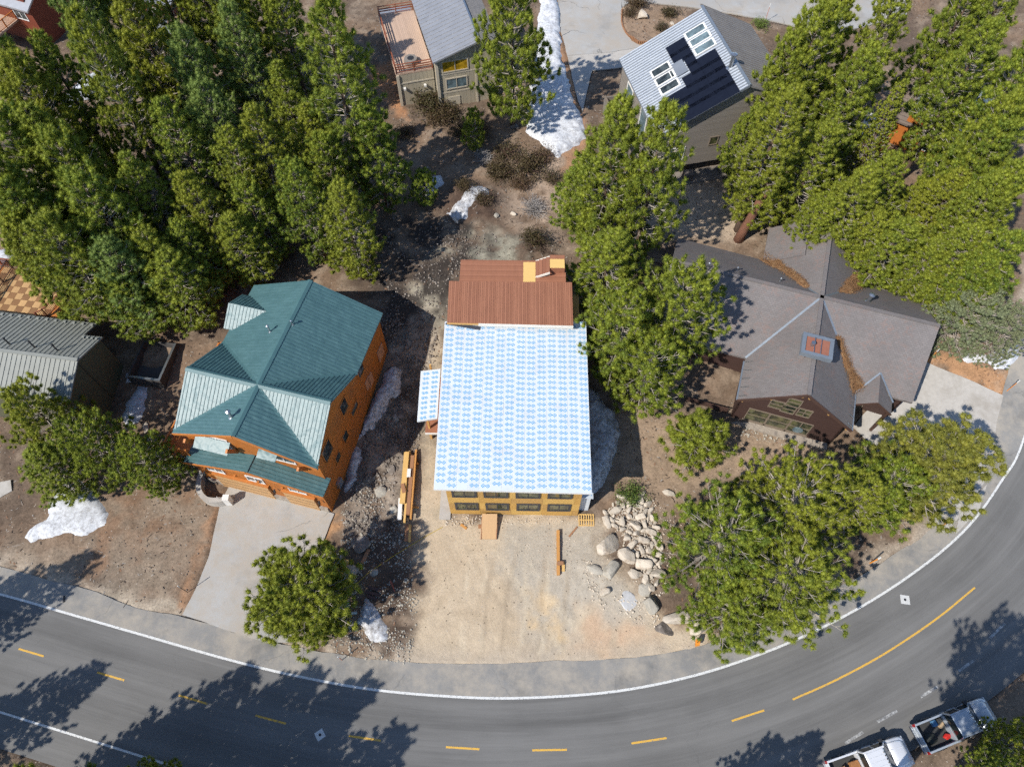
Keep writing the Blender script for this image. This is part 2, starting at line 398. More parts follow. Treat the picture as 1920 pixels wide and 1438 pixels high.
ORANGE_D = GW([(330, 1150), (345, 1150), (425, 930), (412, 920), (398, 985), (380, 1060)])
ORANGE_D2 = GW([(560, 945), (640, 960), (640, 985), (600, 1035), (590, 1030), (605, 985)])
BERM = GW([(160, 1108), (330, 1130), (345, 1150), (200, 1128)])
ORANGE_LOT = GW([(980, 1080), (1040, 1120), (1060, 1200), (1020, 1210), (985, 1140)])
RED_LOT = GW([(1090, 1150), (1200, 1130), (1240, 1180), (1180, 1230), (1080, 1230)])
SANDY = GW([(0, 430), (60, 440), (80, 500), (0, 480)])
ISLAND = GW([(1165, 20), (1220, 0), (1285, 20), (1300, 40), (1215, 82), (1185, 78), (1170, 55)])
xs = np.unique(np.round(np.concatenate([-np.geomspace(60, 600, 22)[::-1], np.arange(-60, 60.01, .25), np.geomspace(60, 600, 22)]), 3))
ys = np.unique(np.round(np.concatenate([-np.geomspace(14, 560, 22)[::-1], np.arange(-14, 98.01, .25), np.geomspace(98, 760, 22)]), 3))
GX, GY = np.meshgrid(xs, ys); gx = GX.ravel(); gy = GY.ravel()
n1 = VN.fbm(gx, gy, .22, 4); n2 = VN.fbm(gx + 90, gy + 31, .9, 4); n3 = VN.fbm(gx - 40, gy + 77, 3.0, 3)
wx = gx + (VN.fbm(gx, gy, .8, 3) - .5) * 2.2; wy = gy + (VN.fbm(gx + 55, gy + 20, .8, 3) - .5) * 2.2
col = np.empty((len(gx), 3)); duff = np.array([.20, .137, .092]); duff2 = np.array([.128, .093, .068]); dry = np.array([.275, .212, .155])
f = np.clip((n1 - .35) / .3, 0, 1)[:, None]; col[:] = duff * f + duff2 * (1 - f)
f = np.clip((n2 - .52) / .2, 0, 1)[:, None]; col = col * (1 - .65 * f) + dry * .65 * f
lump = np.zeros(len(gx))
core = (np.abs(gx) < 61) & (gy > -15) & (gy < 99); ci = np.where(core)[0]
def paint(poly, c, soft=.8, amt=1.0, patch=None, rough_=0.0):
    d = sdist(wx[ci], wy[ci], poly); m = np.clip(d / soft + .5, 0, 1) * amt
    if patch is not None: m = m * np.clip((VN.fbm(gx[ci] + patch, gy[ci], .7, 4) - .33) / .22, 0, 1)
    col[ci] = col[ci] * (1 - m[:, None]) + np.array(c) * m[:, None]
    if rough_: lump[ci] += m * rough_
paint(RED_WLOT, (.22, .138, .088), 3, .85, 5); paint(RED_WLOT, (.25, .20, .15), 2, .7, 71)
paint(TAN_E, (.30, .218, .15), 2.0, .9); paint(TAN_NE, (.42, .33, .24), 2.0, .9); paint(TAN_C, (.36, .27, .2), 3, .85, 13)
paint(RED_E, (.38, .215, .115), .7); paint(RED_T, (.33, .19, .11), .8); paint(RED_TREE, (.4, .2, .1), 1); paint(ISLAND, (.27, .19, .13), .3)
paint(LOT, (.46, .365, .255), 1.2); paint(LOT_SIDE, (.40, .33, .235), 1.0); paint(LOT, (.50, .405, .29), 1.2, .8, 23); paint(RED_LOT, (.50, .34, .225), 2.5, .8, 11)
paint(GRAVEL_F, (.385, .345, .285), 1.6, .85); paint(GRAVEL_B, (.29, .275, .215), 1.6, .85, 19); paint(GRAVEL_W, (.36, .325, .25), 1, .9); paint(ORANGE_LOT, (.6, .43, .24), .8, .8, 31)
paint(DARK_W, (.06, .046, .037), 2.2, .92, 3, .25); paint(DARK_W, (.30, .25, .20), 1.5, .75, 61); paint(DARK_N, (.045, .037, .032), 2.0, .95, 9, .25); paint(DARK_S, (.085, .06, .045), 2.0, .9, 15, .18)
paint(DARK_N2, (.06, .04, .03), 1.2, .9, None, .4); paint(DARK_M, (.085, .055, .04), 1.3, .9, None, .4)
paint(ORANGE_D, (.36, .20, .11), .7, .9); paint(ORANGE_D2, (.36, .2, .1), .6, .9); paint(BERM, (.40, .34, .26), .8); paint(SANDY, (.3, .2, .14), 1)
# light dust along the edge of the shoulder
ex = np.array([p.x for p in EDGE]); ey = np.array([p.y for p in EDGE]); nx = np.array([p.x for p in EN]); ny = np.array([p.y for p in EN]); sof = np.array(so)
dn = np.full(len(gx), 99.0); sidx = ci[::1]
for k0 in range(0, len(sidx), 40000):
    s_ = sidx[k0:k0 + 40000]; dx = gx[s_][:, None] - ex[None, ::2]; dy = gy[s_][:, None] - ey[None, ::2]
    j = np.argmin(dx * dx + dy * dy, 1); dn[s_] = dx[np.arange(len(s_)), j] * nx[::2][j] + dy[np.arange(len(s_)), j] * ny[::2][j] - sof[::2][j]
m = np.clip(1 - np.abs(dn - .2) / 1.3, 0, 1) * np.clip((n2 - .3) / .25, 0, 1) * .8; col = col * (1 - m[:, None]) + np.array((.40, .335, .26)) * m[:, None]
south = dn < -12.0 + 1.5 * 0
m = np.clip((-dn - 11.3) / .8, 0, 1); m[~core] = 0; col = col * (1 - m[:, None]) + (np.array((.17, .125, .09)) * (.7 + .6 * n2[:, None])) * m[:, None]
pv = np.full(len(gx), -9.0)
for P in PAVED: pv[ci] = np.maximum(pv[ci], sdist(gx[ci], gy[ci], P))
under = np.clip(pv / .3 + .6, 0, 1); inroad = np.clip((-dn - .0) / .4, 0, 1) * np.clip((dn + 11.2) / .4, 0, 1); inroad[~core] = 0
flat = np.maximum(under, np.clip((-dn + .3) / .6, 0, 1) * (dn > -12)); flat[~core] = 0
z = gz(gx, gy) + (1 - flat) * ((n1 - .5) * .5 + (n2 - .5) * .2 + (n3 - .5) * .09 + lump * (VN.fbm(gx, gy + 9, 1.3, 3) - .35) * 2)
lotm = np.zeros(len(gx)); lotm[ci] = np.clip(sdist(gx[ci], gy[ci], LOT) / 2 + .5, 0, 1)
z = z * (1 - lotm * .9) + lotm * .9 * (gz(gx, gy) + (n3 - .5) * .06 + (n2 - .5) * .08)
z -= .22 * np.maximum(under, inroad) + .02
# small pile of spoil behind the new house and around the rubble
for px, py, h, r in ((900, 385, .8, 2.2), (1000, 470, .9, 1.8), (850, 365, .6, 1.8), (745, 930, .5, 1.6), (700, 870, .4, 1.5), (1215, 1060, .5, 3.0), (1120, 1080, .35, 2.4)):
    p = G(px, py); z += h * np.exp(-((gx - p.x) ** 2 + (gy - p.y) ** 2) / (r * r)) * (.6 + .8 * n3)
far = ~core; z[far] = gz(gx[far], gy[far]) - .05
nxn, nyn = len(xs), len(ys)
idx = np.arange(nxn * nyn).reshape(nyn, nxn)
quads = np.stack([idx[:-1, :-1].ravel(), idx[:-1, 1:].ravel(), idx[1:, 1:].ravel(), idx[1:, :-1].ravel()], 1)
def soil_mat():
    m, t, b = new_mat('soil_and_duff'); tc = nd(t, 'ShaderNodeTexCoord').outputs['Object']
    at = nd(t, 'ShaderNodeAttribute', attribute_name='soil')
    g1 = noise_tex(t, tc, 5.5, 6, .78); g2 = noise_tex(t, tc, 1.4, 4, .7)
    k = mth(t, 'ADD', mth(t, 'MULTIPLY', ramp(t, g1, .25, .75), .9), mth(t, 'MULTIPLY', ramp(t, g2, .3, .7), .4))
    k = mth(t, 'ADD', k, .35)
    k = mth(t, 'ADD', mth(t, 'MULTIPLY', mth(t, 'SUBTRACT', k, 1.0), at.outputs['Alpha']), 1.0)
    hs = nd(t, 'ShaderNodeVectorMath', operation='SCALE'); t.links.new(at.outputs['Color'], hs.inputs[0]); t.links.new(k, hs.inputs['Scale'])
    col_ = hs.outputs[0]
    vo = nd(t, 'ShaderNodeTexVoronoi'); vo.inputs['Scale'].default_value = 3.2; t.links.new(tc, vo.inputs['Vector'])
    peb = mth(t, 'LESS_THAN', vo.outputs['Distance'], .16)
    pick = mth(t, 'GREATER_THAN', noise_tex(t, tc, .8, 3, .6), .53)
    col_ = mixc(t, mth(t, 'MULTIPLY', mth(t, 'MULTIPLY', peb, pick), .7), col_, (.46, .40, .33))
    v2 = nd(t, 'ShaderNodeTexVoronoi'); v2.inputs['Scale'].default_value = 2.3; t.links.new(tc, v2.inputs['Vector'])
    twg = mth(t, 'MULTIPLY', mth(t, 'LESS_THAN', v2.outputs['Distance'], .13), mth(t, 'GREATER_THAN', noise_tex(t, tc, .5, 3, .6), .5))
    col_ = mixc(t, mth(t, 'MULTIPLY', twg, .65), col_, (.05, .035, .025))
    t.links.new(col_, b.inputs['Base Color']); b.inputs['Roughness'].default_value = .95; b.inputs['Specular IOR Level'].default_value = .15
    bn = nd(t, 'ShaderNodeBump'); bn.inputs['Strength'].default_value = .7; bn.inputs['Distance'].default_value = .06
    t.links.new(mth(t, 'ADD', g1, mth(t, 'MULTIPLY', peb, .5)), bn.inputs['Height']); t.links.new(bn.outputs[0], b.inputs['Normal'])
    return m
for k_, (xa, ya, xb, yb) in enumerate(((880, 1010, 850, 1270), (918, 1010, 900, 1275), (985, 1015, 955, 1270), (1020, 1015, 1000, 1270), (905, 1015, 1060, 1240), (870, 1020, 1010, 1255))):
    A = G(xa, ya); B = G(xb, yb)
    for off_ in (0.0, 1.65):
        cx_ = gx[ci] + (VN(gx[ci], gy[ci] + k_ * 7, .16) - .5) * 1.6; ex_, ey_ = B.x - A.x, B.y - A.y; L_ = math.hypot(ex_, ey_)
        t_ = ((cx_ - A.x) * ex_ + (gy[ci] - A.y) * ey_) / L_; d_ = np.abs(((cx_ - A.x) * -ey_ + (gy[ci] - A.y) * ex_) / L_ - off_)
        m_ = np.clip(1.3 - d_ / .2, 0, 1) * np.clip(t_ / 2, 0, 1) * np.clip((L_ - t_) / 2, 0, 1) * np.clip((VN.fbm(gx[ci] + 13 * k_, gy[ci], .5, 3) - .25) * 3, 0, 1) * .6
        col[ci] = col[ci] * (1 - m_[:, None]) + np.array((.33, .262, .185) if k_ % 2 else (.56, .475, .35)) * m_[:, None]
grain = np.ones(len(gx)); grain[ci] = 1 - .55 * np.clip(sdist(gx[ci], gy[ci], LOT) / 2 + .5, 0, 1)
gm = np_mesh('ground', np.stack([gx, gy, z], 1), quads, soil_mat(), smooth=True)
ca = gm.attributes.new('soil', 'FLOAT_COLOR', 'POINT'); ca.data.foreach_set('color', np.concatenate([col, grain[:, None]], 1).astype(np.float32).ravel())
ground = link('ground', gm); ground['kind'] = 'structure'
ZG = z.reshape(nyn, nxn)
def tz(x, y):
    """actual height of the modelled ground"""
    i = int(np.clip(np.searchsorted(xs, x) - 1, 0, nxn - 2)); j = int(np.clip(np.searchsorted(ys, y) - 1, 0, nyn - 2))
    fx = (x - xs[i]) / (xs[i + 1] - xs[i]); fy = (y - ys[j]) / (ys[j + 1] - ys[j])
    return float((ZG[j, i] * (1 - fx) + ZG[j, i + 1] * fx) * (1 - fy) + (ZG[j + 1, i] * (1 - fx) + ZG[j + 1, i + 1] * fx) * fy)

# ------------------------------------------------------------------ old snow
def snow_mat(name, dirt):
    m, t, b = new_mat(name); tc = nd(t, 'ShaderNodeTexCoord').outputs['Object']
    f = ramp(t, noise_tex(t, tc, 3.2, 7, .85), .5 - .2 * dirt, .68 - .1 * dirt)
    c = mixc(t, mth(t, 'MULTIPLY', f, min(1, .5 + .7 * dirt)), (.64, .655, .68), (.13, .11, .095))
    t.links.new(c, b.inputs['Base Color']); b.inputs['Roughness'].default_value = .75
    bn = nd(t, 'ShaderNodeBump'); bn.inputs['Strength'].default_value = .6; bn.inputs['Distance'].default_value = .06
    t.links.new(noise_tex(t, tc, 3, 5, .7), bn.inputs['Height']); t.links.new(bn.outputs[0], b.inputs['Normal']); return m
M_SNOW = snow_mat('old_snow', .3); M_SNOWD = snow_mat('gritty_snow', .58); M_SNOWDD = snow_mat('dirt_covered_snow', 1.0)
def snow(poly_px, h, label, mat=None, group='remains of winter snow'):
    P = GW(poly_px); A = np.array(P); x0, y0 = A.min(0) - .5; x1, y1 = A.max(0) + .5; st = .16
    sx = np.arange(x0, x1, st); sy = np.arange(y0, y1, st); X, Y = np.meshgrid(sx, sy); x = X.ravel(); y = Y.ravel()
    d = sdist(x + (VN.fbm(x, y, 1.2, 3) - .5) * .7, y + (VN.fbm(x + 9, y, 1.2, 3) - .5) * .7, P)
    hh = h * (1 - np.exp(-np.clip(d, 0, 9) / .35)) * (.65 + .7 * VN.fbm(x, y, .9, 4)) - np.clip(-d, 0, .5) * .6
    zz = np.array([tz(a, b) for a, b in zip(x, y)]) + hh + .012
    keep = (d > -.3).reshape(X.shape); k4 = keep[:-1, :-1] & keep[1:, :-1] & keep[:-1, 1:] & keep[1:, 1:]
    I = np.arange(X.size).reshape(X.shape)
    q = np.stack([I[:-1, :-1][k4], I[:-1, 1:][k4], I[1:, 1:][k4], I[1:, :-1][k4]], 1)
    used = np.unique(q); mp = np.zeros(X.size, int); mp[used] = np.arange(len(used))
    V = np.stack([x, y, zz], 1)[used]; c = V.mean(0); c[2] = V[:, 2].min()
    o = link('snow_patch', np_mesh('snow_patch', V - c, mp[q], mat or M_SNOW, smooth=True), loc=tuple(c))
    return tag(o, label, 'snow patch', group)
snow([(112, 905), (150, 900), (178, 925), (205, 962), (203, 985), (165, 1003), (120, 1002), (58, 1018), (48, 1006), (70, 985), (92, 968), (90, 948)], .25, 'bright white snow patch on brown dirt beside the leafy pine by the road')
snow([(262, 722), (280, 730), (272, 765), (262, 792), (238, 800), (229, 785), (238, 760)], .3, 'narrow snow strip between the olive house and the teal roofed house')
snow([(240, 697), (256, 700), (254, 718), (236, 718)], .3, 'small shaded snow lump close to the olive wall corner')
snow([(1035, -20), (1052, 20), (1050, 100), (1062, 150), (1076, 190), (1088, 225), (1100, 256), (1075, 275), (1045, 296), (1022, 275), (985, 250), (990, 190), (1003, 120), (1010, 40), (1015, -20)], .5, 'long snow bank under the pine next to the upper driveway')
snow([(735, 685), (752, 700), (752, 735), (735, 750), (715, 775), (690, 810), (672, 830), (680, 790), (700, 745), (722, 705)], .7, 'gritty snow bank along the orange wall of the teal roofed house', M_SNOWD)
snow([(655, 850), (672, 838), (676, 860), (668, 900), (652, 925), (645, 915), (650, 885)], .4, 'small gritty snow ridge at the foot of the orange wall', M_SNOWD)
snow([(1100, 720), (1122, 745), (1150, 775), (1160, 815), (1150, 870), (1125, 915), (1100, 935), (1098, 850), (1096, 780)], .9, 'dirt covered snow heap against the east side of the unfinished house', M_SNOWD)
snow([(665, 1170), (688, 1122), (700, 1138), (715, 1165), (733, 1195), (728, 1204), (700, 1198), (680, 1178)], .45, 'dirty snow heap by the roadside round pine', M_SNOWD)
snow([(795, 338), (826, 328), (834, 350), (815, 362), (800, 370)], .3, 'shaded snow patch at the forest edge behind the new house')
snow([(880, 360), (908, 352), (916, 372), (892, 380), (880, 400), (878, 414), (855, 412), (838, 402), (856, 388), (872, 372)], .35, 'broken snow patch among turned dark soil behind the new house', M_SNOWD)
snow([(1742, 560), (1785, 525), (1800, 545), (1775, 590), (1765, 625), (1748, 625)], .3, 'snow strip beside the brown shingle roof under the pale pine')
snow([(1800, 660), (1850, 665), (1915, 640), (1916, 672), (1895, 692), (1868, 693), (1850, 680), (1810, 678)], .3, 'snow rim along the roadside below the pale pine')
snow([(0, 470), (24, 469), (25, 490), (0, 498), (-40, 500), (-40, 470)], .3, 'snow patch above the checkered deck railing')
snow([(110, 215), (125, 180), (160, 145), (200, 130), (240, 150), (215, 175), (160, 190), (135, 230)], .4, 'snow field seen through the dark western forest')
snow([(280, 40), (310, 38), (325, 65), (300, 70), (275, 60)], .35, 'small snow patch at the top of the western forest')
snow([(1790, 190), (1825, 170), (1870, 175), (1880, 205), (1840, 215), (1815, 250), (1790, 240)], .4, 'snow patch behind the rust coloured cabin in the eastern forest')
# ------------------------------------------------------------------ building helpers
def hit(px, py, frame, axis, val):
    """where the sight line of a photo point meets a house's own plane (x = val or y = val or z = val), in house coordinates"""
    loc, rz = Vector(frame.location), frame.rotation_euler.z
    o = Vector((0, 0, CAM_H)); d = U(px, py, 0) - o
    m = Matrix.Rotation(-rz, 3, 'Z'); o = m @ (o - loc); d = m @ d
    t = (val - o[axis]) / d[axis]; return o + d * t
def wallp(parent, pts, n, mat, t=.16, name='wall'):
    return MB().slab([Vector(p) for p in pts], t, [-c for c in n]).build(name, mat, parent)
def window(parent, c, ux, n, w, h, mf, mg, nv=1, nh=0, fw=.09, sill=None, name='window'):
    c = Vector(c); ux = Vector(ux); n = Vector(n); uz = ux.cross(n)
    if uz.z < 0 or (abs(uz.z) < 1e-6 and uz.y < 0): uz = -uz
    mb = MB(); D = .07
    def bar(x0, x1, z0, z1, d):
        q = [c + ux * x + uz * zz for x, zz in ((x0, z0), (x1, z0), (x1, z1), (x0, z1))]
        mb.hexa([p + n * .004 for p in q], [p + n * d for p in q])
    bar(-w / 2 - fw, w / 2 + fw, h / 2, h / 2 + fw, D); bar(-w / 2 - fw, w / 2 + fw, -h / 2 - fw, -h / 2, D)
    bar(-w / 2 - fw, -w / 2, -h / 2, h / 2, D - .003); bar(w / 2, w / 2 + fw, -h / 2, h / 2, D - .003)
    for i in range(1, nv): x = -w / 2 + w * i / nv; bar(x - .035, x + .035, -h / 2, h / 2, D - .012)
    for i in range(1, nh): zz = -h / 2 + h * i / nh; bar(-w / 2, w / 2, zz - .03, zz + .03, D - .016)
    o = mb.build(name, mf, parent)
    for i in range(nv):
        a = -w / 2 + w * i / nv; b = a + w / nv
        q = [c + ux * x + uz * zz for x, zz in ((a, -h / 2), (b, -h / 2), (b, h / 2), (a, h / 2))]
        MB().hexa([p + n * .006 for p in q], [p + n * .02 for p in q]).build('pane', mg, o)
    if sill:
        q = [c + ux * x + uz * zz for x, zz in ((-w / 2 - .15, -h / 2 - fw - .06), (w / 2 + .15, -h / 2 - fw - .06), (w / 2 + .15, -h / 2 - fw), (-w / 2 - .15, -h / 2 - fw))]
        MB().hexa([p + n * .004 for p in q], [p + n * .14 for p in q]).build('sill', sill, o)
    return o
def ribs(parent, poly, along, spacing, w, h, mat, name='roof_ribbing', start=.5, lift=0.0):
    P = [Vector(p) for p in poly]; n = (P[1] - P[0]).cross(P[2] - P[0]).normalized()
    if n.z < 0: n = -n
    a = Vector(along); a = (a - n * a.dot(n)).normalized(); v = n.cross(a).normalized(); o = P[0]
    Q = [((p - o).dot(a), (p - o).dot(v)) for p in P]; lo = min(q[1] for q in Q); hi = max(q[1] for q in Q)
    mb = MB(); c = lo + spacing * start
    while c < hi:
        xs_ = []
        for i in range(len(Q)):
            (a0, v0), (a1, v1) = Q[i], Q[(i + 1) % len(Q)]
            if (v0 > c) != (v1 > c): xs_.append(a0 + (a1 - a0) * (c - v0) / (v1 - v0))
        xs_.sort()
        for k in range(0, len(xs_) - 1, 2):
            if xs_[k + 1] - xs_[k] > .08:
                A = o + a * (xs_[k] + .02) + v * c + n * (h / 2 + lift); B = o + a * (xs_[k + 1] - .02) + v * c + n * (h / 2 + lift)
                mb.bar(A, B, w, h, n)
        c += spacing
    ob = mb.build(name, mat, parent); ob['kind'] = 'stuff'; return ob
def railing(parent, path, zf, h, mat, post=.1, bal=.14, bw=.035, close=False, name='railing'):
    """railing along a path: top rail, bottom rail, posts as parts of their own and balusters"""
    o = MB()
    for a, b in zip(path[:-1], path[1:]):
        a = Vector((*a, 0)); b = Vector((*b, 0)); o.bar(a + Vector((0, 0, zf + h)), b + Vector((0, 0, zf + h)), .11, .05); o.bar(a + Vector((0, 0, zf + .12)), b + Vector((0, 0, zf + .12)), .05, .05)
    root = o.build(name, mat, parent)
    for a, b in zip(path[:-1], path[1:]):
        a = Vector((*a, 0)); b = Vector((*b, 0)); L = (b - a).length; n = max(1, round(L / 1.8))
        for k in range(n + 1):
            p = a.lerp(b, k / n); MB().box(p.x - post / 2, p.x + post / 2, p.y - post / 2, p.y + post / 2, zf - .02, zf + h + .06).build('post', mat, root)
        if bal:
            m = MB(); k = bal
            while k < L - .05:
                p = a.lerp(b, k / L); m.box(p.x - bw / 2, p.x + bw / 2, p.y - bw / 2, p.y + bw / 2, zf + .14, zf + h - .02); k += bal
            m.build('baluster_row', mat, root)['kind'] = 'stuff'
    return root
def vent_pipe(parent, p, h, r, mat, cap=True):
    p = Vector(p); o = MB().tube([p - Vector((0, 0, .15)), p + Vector((0, 0, h))], r, 10).build('vent_pipe', mat, parent, smooth=False)
    if cap: MB().tube([p + Vector((0, 0, h + .03)), p + Vector((0, 0, h + .12)), p + Vector((0, 0, h + .2))], [r * 1.7, r * 1.7, r * .3], 10).build('rain_cap', mat, o)
    MB().tube([p + Vector((0, 0, -.04)), p + Vector((0, 0, .05))], [r * 2.2, r * 1.3], 10).build('flashing', mat, o)
    return o

# shared surface materials
M_GLASS = glass_mat('dark_window_glass', (.012, .016, .016), .04, (.07, .085, .085), 1.4); M_GLASSG = glass_mat('green_reflection_glass', (.02, .025, .018), .05, (.12, .118, .055), 1.3)  # olive patches in the green panes imitate reflections by colour
M_GLASSB = glass_mat('sky_window_glass', (.16, .22, .24), .05)
M_METAL = pm('galvanised_metal', (.5, .52, .54), (.42, .44, .46), 6, .35, .9)
M_WTRIM = pm('white_trim', (.74, .72, .68), (.66, .64, .6), 3, .6)
M_DARK = pm('dark_metal', (.03, .03, .035), (.05, .05, .05), 5, .5, .3)
M_BLACKV = pm('black_pipe', (.02, .02, .025), (.03, .03, .03), 5, .6)

# ================================================================== house with the teal metal roof
def metal_roof(name, c1, c2, rough, metal, wave=1.0, spec=.6):
    m, t, b = new_mat(name); tc = nd(t, 'ShaderNodeTexCoord').outputs['Object']
    f = ramp(t, noise_tex(t, tc, .9, 4, .6), .3, .7)
    t.links.new(mixc(t, f, c1, c2), b.inputs['Base Color'])
    b.inputs['Metallic'].default_value = metal; b.inputs['Roughness'].default_value = rough; b.inputs['Specular IOR Level'].default_value = spec
    s1 = noise_tex(t, tc, 1.15, 1, .4, (1.6, 1.6, .8)); bn = nd(t, 'ShaderNodeBump'); bn.inputs['Strength'].default_value = min(1, .55 * wave); bn.inputs['Distance'].default_value = .075 * wave
    t.links.new(s1, bn.inputs['Height']); t.links.new(bn.outputs[0], b.inputs['Normal']); return m
M_TEAL = metal_roof('teal_steel_roof', (.07, .15, .156), (.054, .124, .13), .5, 0, 1.4, .85)
M_TEALT = metal_roof('teal_steel_trim', (.07, .15, .156), (.055, .125, .13), .5, 0, .3, .5)
M_LOG = pm('orange_log_siding', (.50, .17, .028), (.40, .125, .02), 2.2, .6, bump=.5, stretch=(.3, .3, 5), boards=(2, .2, .6), c3=(.36, .13, .035), big=.4)
M_LOGT = pm('orange_trim_boards', (.52, .19, .04), (.42, .14, .03), 4, .6, stretch=(1, 1, .3))
M_DOORW = pm('pine_garage_door', (.55, .33, .15), (.47, .27, .12), 3, .6, stretch=(.4, 1, 4))
M_STONEV = pm('stone_veneer', (.42, .36, .29), (.28, .24, .2), 4.5, .9, bump=.6, c3=(.2, .17, .15), big=2.2)
M_PLYP = pm('salmon_board', (.50, .26, .15), (.43, .22, .12), 3, .8)

T = empty('teal_roof_house', (-18.59, 25.86, 0), R(-14.5), 'large orange timber house with crossing teal metal gable roofs', 'house')
EV, RG = 7.5, 10.0; XE = 5.72; YS, YN = -4.25, 9.95; YV = 4.05
ctr = (0, 0, RG)
planes = {
    'ne': ([ctr, (XE, YV, EV), (XE, YN, EV), (0, YN, RG)], (1, 0, -.4)), 'nw': ([ctr, (0, YN, RG), (-XE, YN, EV), (-XE, YV, EV)], (-1, 0, -.4)),
    'se': ([ctr, (0, YS, RG), (XE, YS, EV), (XE, -YV, EV)], (1, 0, -.4)), 'sw': ([ctr, (-XE, -YV, EV), (-XE, YS, EV), (0, YS, RG)], (-1, 0, -.4)),
    'en': ([ctr, (XE, 0, RG), (XE, YV, EV)], (0, 1, -.6)), 'es': ([ctr, (XE, -YV, EV), (XE, 0, RG)], (0, -1, -.6)),
    'wn': ([ctr, (-XE, YV, EV), (-XE, 0, RG)], (0, 1, -.6)), 'ws': ([ctr, (-XE, 0, RG), (-XE, -YV, EV)], (0, -1, -.6))}
for k, (pl, al) in planes.items():
    o = MB().slab(pl, .14).build('roof_plane', M_TEAL, T); ribs(o, pl, al, .3, .045, .035, M_TEALT)
# ridge caps, valleys
for a, b in (((0, 0, RG), (0, YN, RG)), ((0, 0, RG), (0, YS, RG)), ((0, 0, RG), (XE, 0, RG)), ((0, 0, RG), (-XE, 0, RG))):
    a = Vector(a); b = Vector(b); d = (b - a).normalized(); s = Vector((d.y, -d.x, 0)) * .22
    MB().slab([a - s + Vector((0, 0, -.03)), a + Vector((0, 0, .07)), b + Vector((0, 0, .07)), b - s + Vector((0, 0, -.03))], .02).slab([a + Vector((0, 0, .07)), a + s + Vector((0, 0, -.03)), b + s + Vector((0, 0, -.03)), b + Vector((0, 0, .07))], .02).build('ridge_cap', M_TEALT, T)
for sx in (1, -1):
    for sy in (1, -1):
        a = Vector((0, 0, RG + .015)); b = Vector((sx * XE, sy * YV, EV + .015)); MB().bar(a, b, .34, .05).build('valley_flashing', M_TEALT, T)
# west dormer gable
dz = 8.75; dy0 = 7.0
def main_z(x): return RG - (RG - EV) * abs(x) / XE
for s in (1, -1):
    pl = [(-2.85, dy0, dz), (-6.15, dy0, dz), (-6.15, dy0 + s * 1.75, dz - 1.1), (-5.3, dy0 + s * 1.75, dz - 1.1)]
    o = MB().slab(pl, .1).build('dormer_roof', M_TEAL, T); ribs(o, pl, (0, s, -.6), .3, .045, .03, M_TEALT)
wallp(T, [(-5.7, 5.4, 6.9), (-5.7, 8.6, 6.9), (-5.7, 8.6, 7.6), (-5.7, 7, 8.6), (-5.7, 5.4, 7.6)], (-1, 0, 0), M_LOG, name='dormer_wall')
# walls
XW = 5.42
wallp(T, [(XW, -4.85, -.6), (XW, 9.6, -.6), (XW, 9.6, 7.4), (XW, 3.95, 7.4), (XW, .0, 9.82), (XW, -3.7, 7.5), (XW, -3.75, 4.1), (XW, -4.85, 4.0)], (1, 0, 0), M_LOG)
wallp(T, [(-XW, -4.85, -.6), (-XW, 9.6, -.6), (-XW, 9.6, 7.4), (-XW, 3.95, 7.4), (-XW, .0, 9.82), (-XW, -3.7, 7.5), (-XW, -3.75, 4.1), (-XW, -4.85, 4.0)], (-1, 0, 0), M_LOG)
wallp(T, [(-XW + .17, -3.72, 3), (XW - .17, -3.72, 3), (XW - .17, -3.72, 7.4), (0, -3.72, 9.75), (-XW + .17, -3.72, 7.4)], (0, -1, 0), M_LOG)
wallp(T, [(-XW + .17, 9.58, -.6), (XW - .17, 9.58, -.6), (XW - .17, 9.58, 7.4), (0, 9.58, 9.75), (-XW + .17, 9.58, 7.4)], (0, 1, 0), M_LOG)
wallp(T, [(-XW + .17, -4.83, -.6), (XW - .17, -4.83, -.6), (XW - .17, -4.83, 4.0), (0, -4.83, 5.2), (-XW + .17, -4.83, 4.0)], (0, -1, 0), M_LOG)
# lower gable roof over the garage front
for s in (1, -1):
    pl = [(-.1, -3.58, 5.55), (s * 5.78, -3.58, 4.2), (s * 5.78, -5.15, 4.2), (-.1, -5.15, 5.55)]
    o = MB().slab(pl, .13).build('garage_roof_plane', M_TEAL, T); ribs(o, pl, (s, 0, -.2), .3, .045, .035, M_TEALT)
    MB().bar((-.1, -5.19, 5.42), (s * 5.78, -5.19, 4.07), .06, .22).build('fascia', M_LOGT, T)
    MB().bar((0, YS - .03, RG - .13), (s * XE, YS - .03, EV - .13), .06, .24).build('fascia', M_LOGT, T)
    MB().bar((s * (XE + .03), YS, EV - .12), (s * (XE + .03), -YV, EV - .12), .05, .2).build('eave_board', M_TEALT, T)
MB().bar((-.1, -3.5, 5.58), (-.1, -5.15, 5.58), .3, .06).build('ridge_cap', M_TEALT, T)
# stone strip, garage doors, windows, brackets on the front
MB().box(-5.25, 5.25, -4.99, -4.835, -.5, .75).build('stone_base', M_STONEV, T)
for x0, x1 in ((-4.0, .6), (1.9, 4.5)):
    g = MB().box(x0, x1, -5.03, -4.84, -.3, 2.45).build('garage_door', M_DOORW, T)
    for zz in (.45, 1.1, 1.75): MB().box(x0 + .05, x1 - .05, -5.045, -5.031, zz - .012, zz + .012).build('panel_groove', M_DARK, g)
    MB().box(x0 - .12, x1 + .12, -5.06, -4.84, 2.46, 2.62).build('door_lintel', M_LOGT, g)
for x in (-3.6, -.2, 3.3): window(T, (x, -4.83, 3.3), (1, 0, 0), (0, -1, 0), 1.3, .8, M_WTRIM, M_GLASSB, 2)
for x in (-2.6, 2.6): window(T, (x, -3.72, 6.6), (1, 0, 0), (0, -1, 0), 1.7, 1.3, M_WTRIM, M_GLASS, 2)
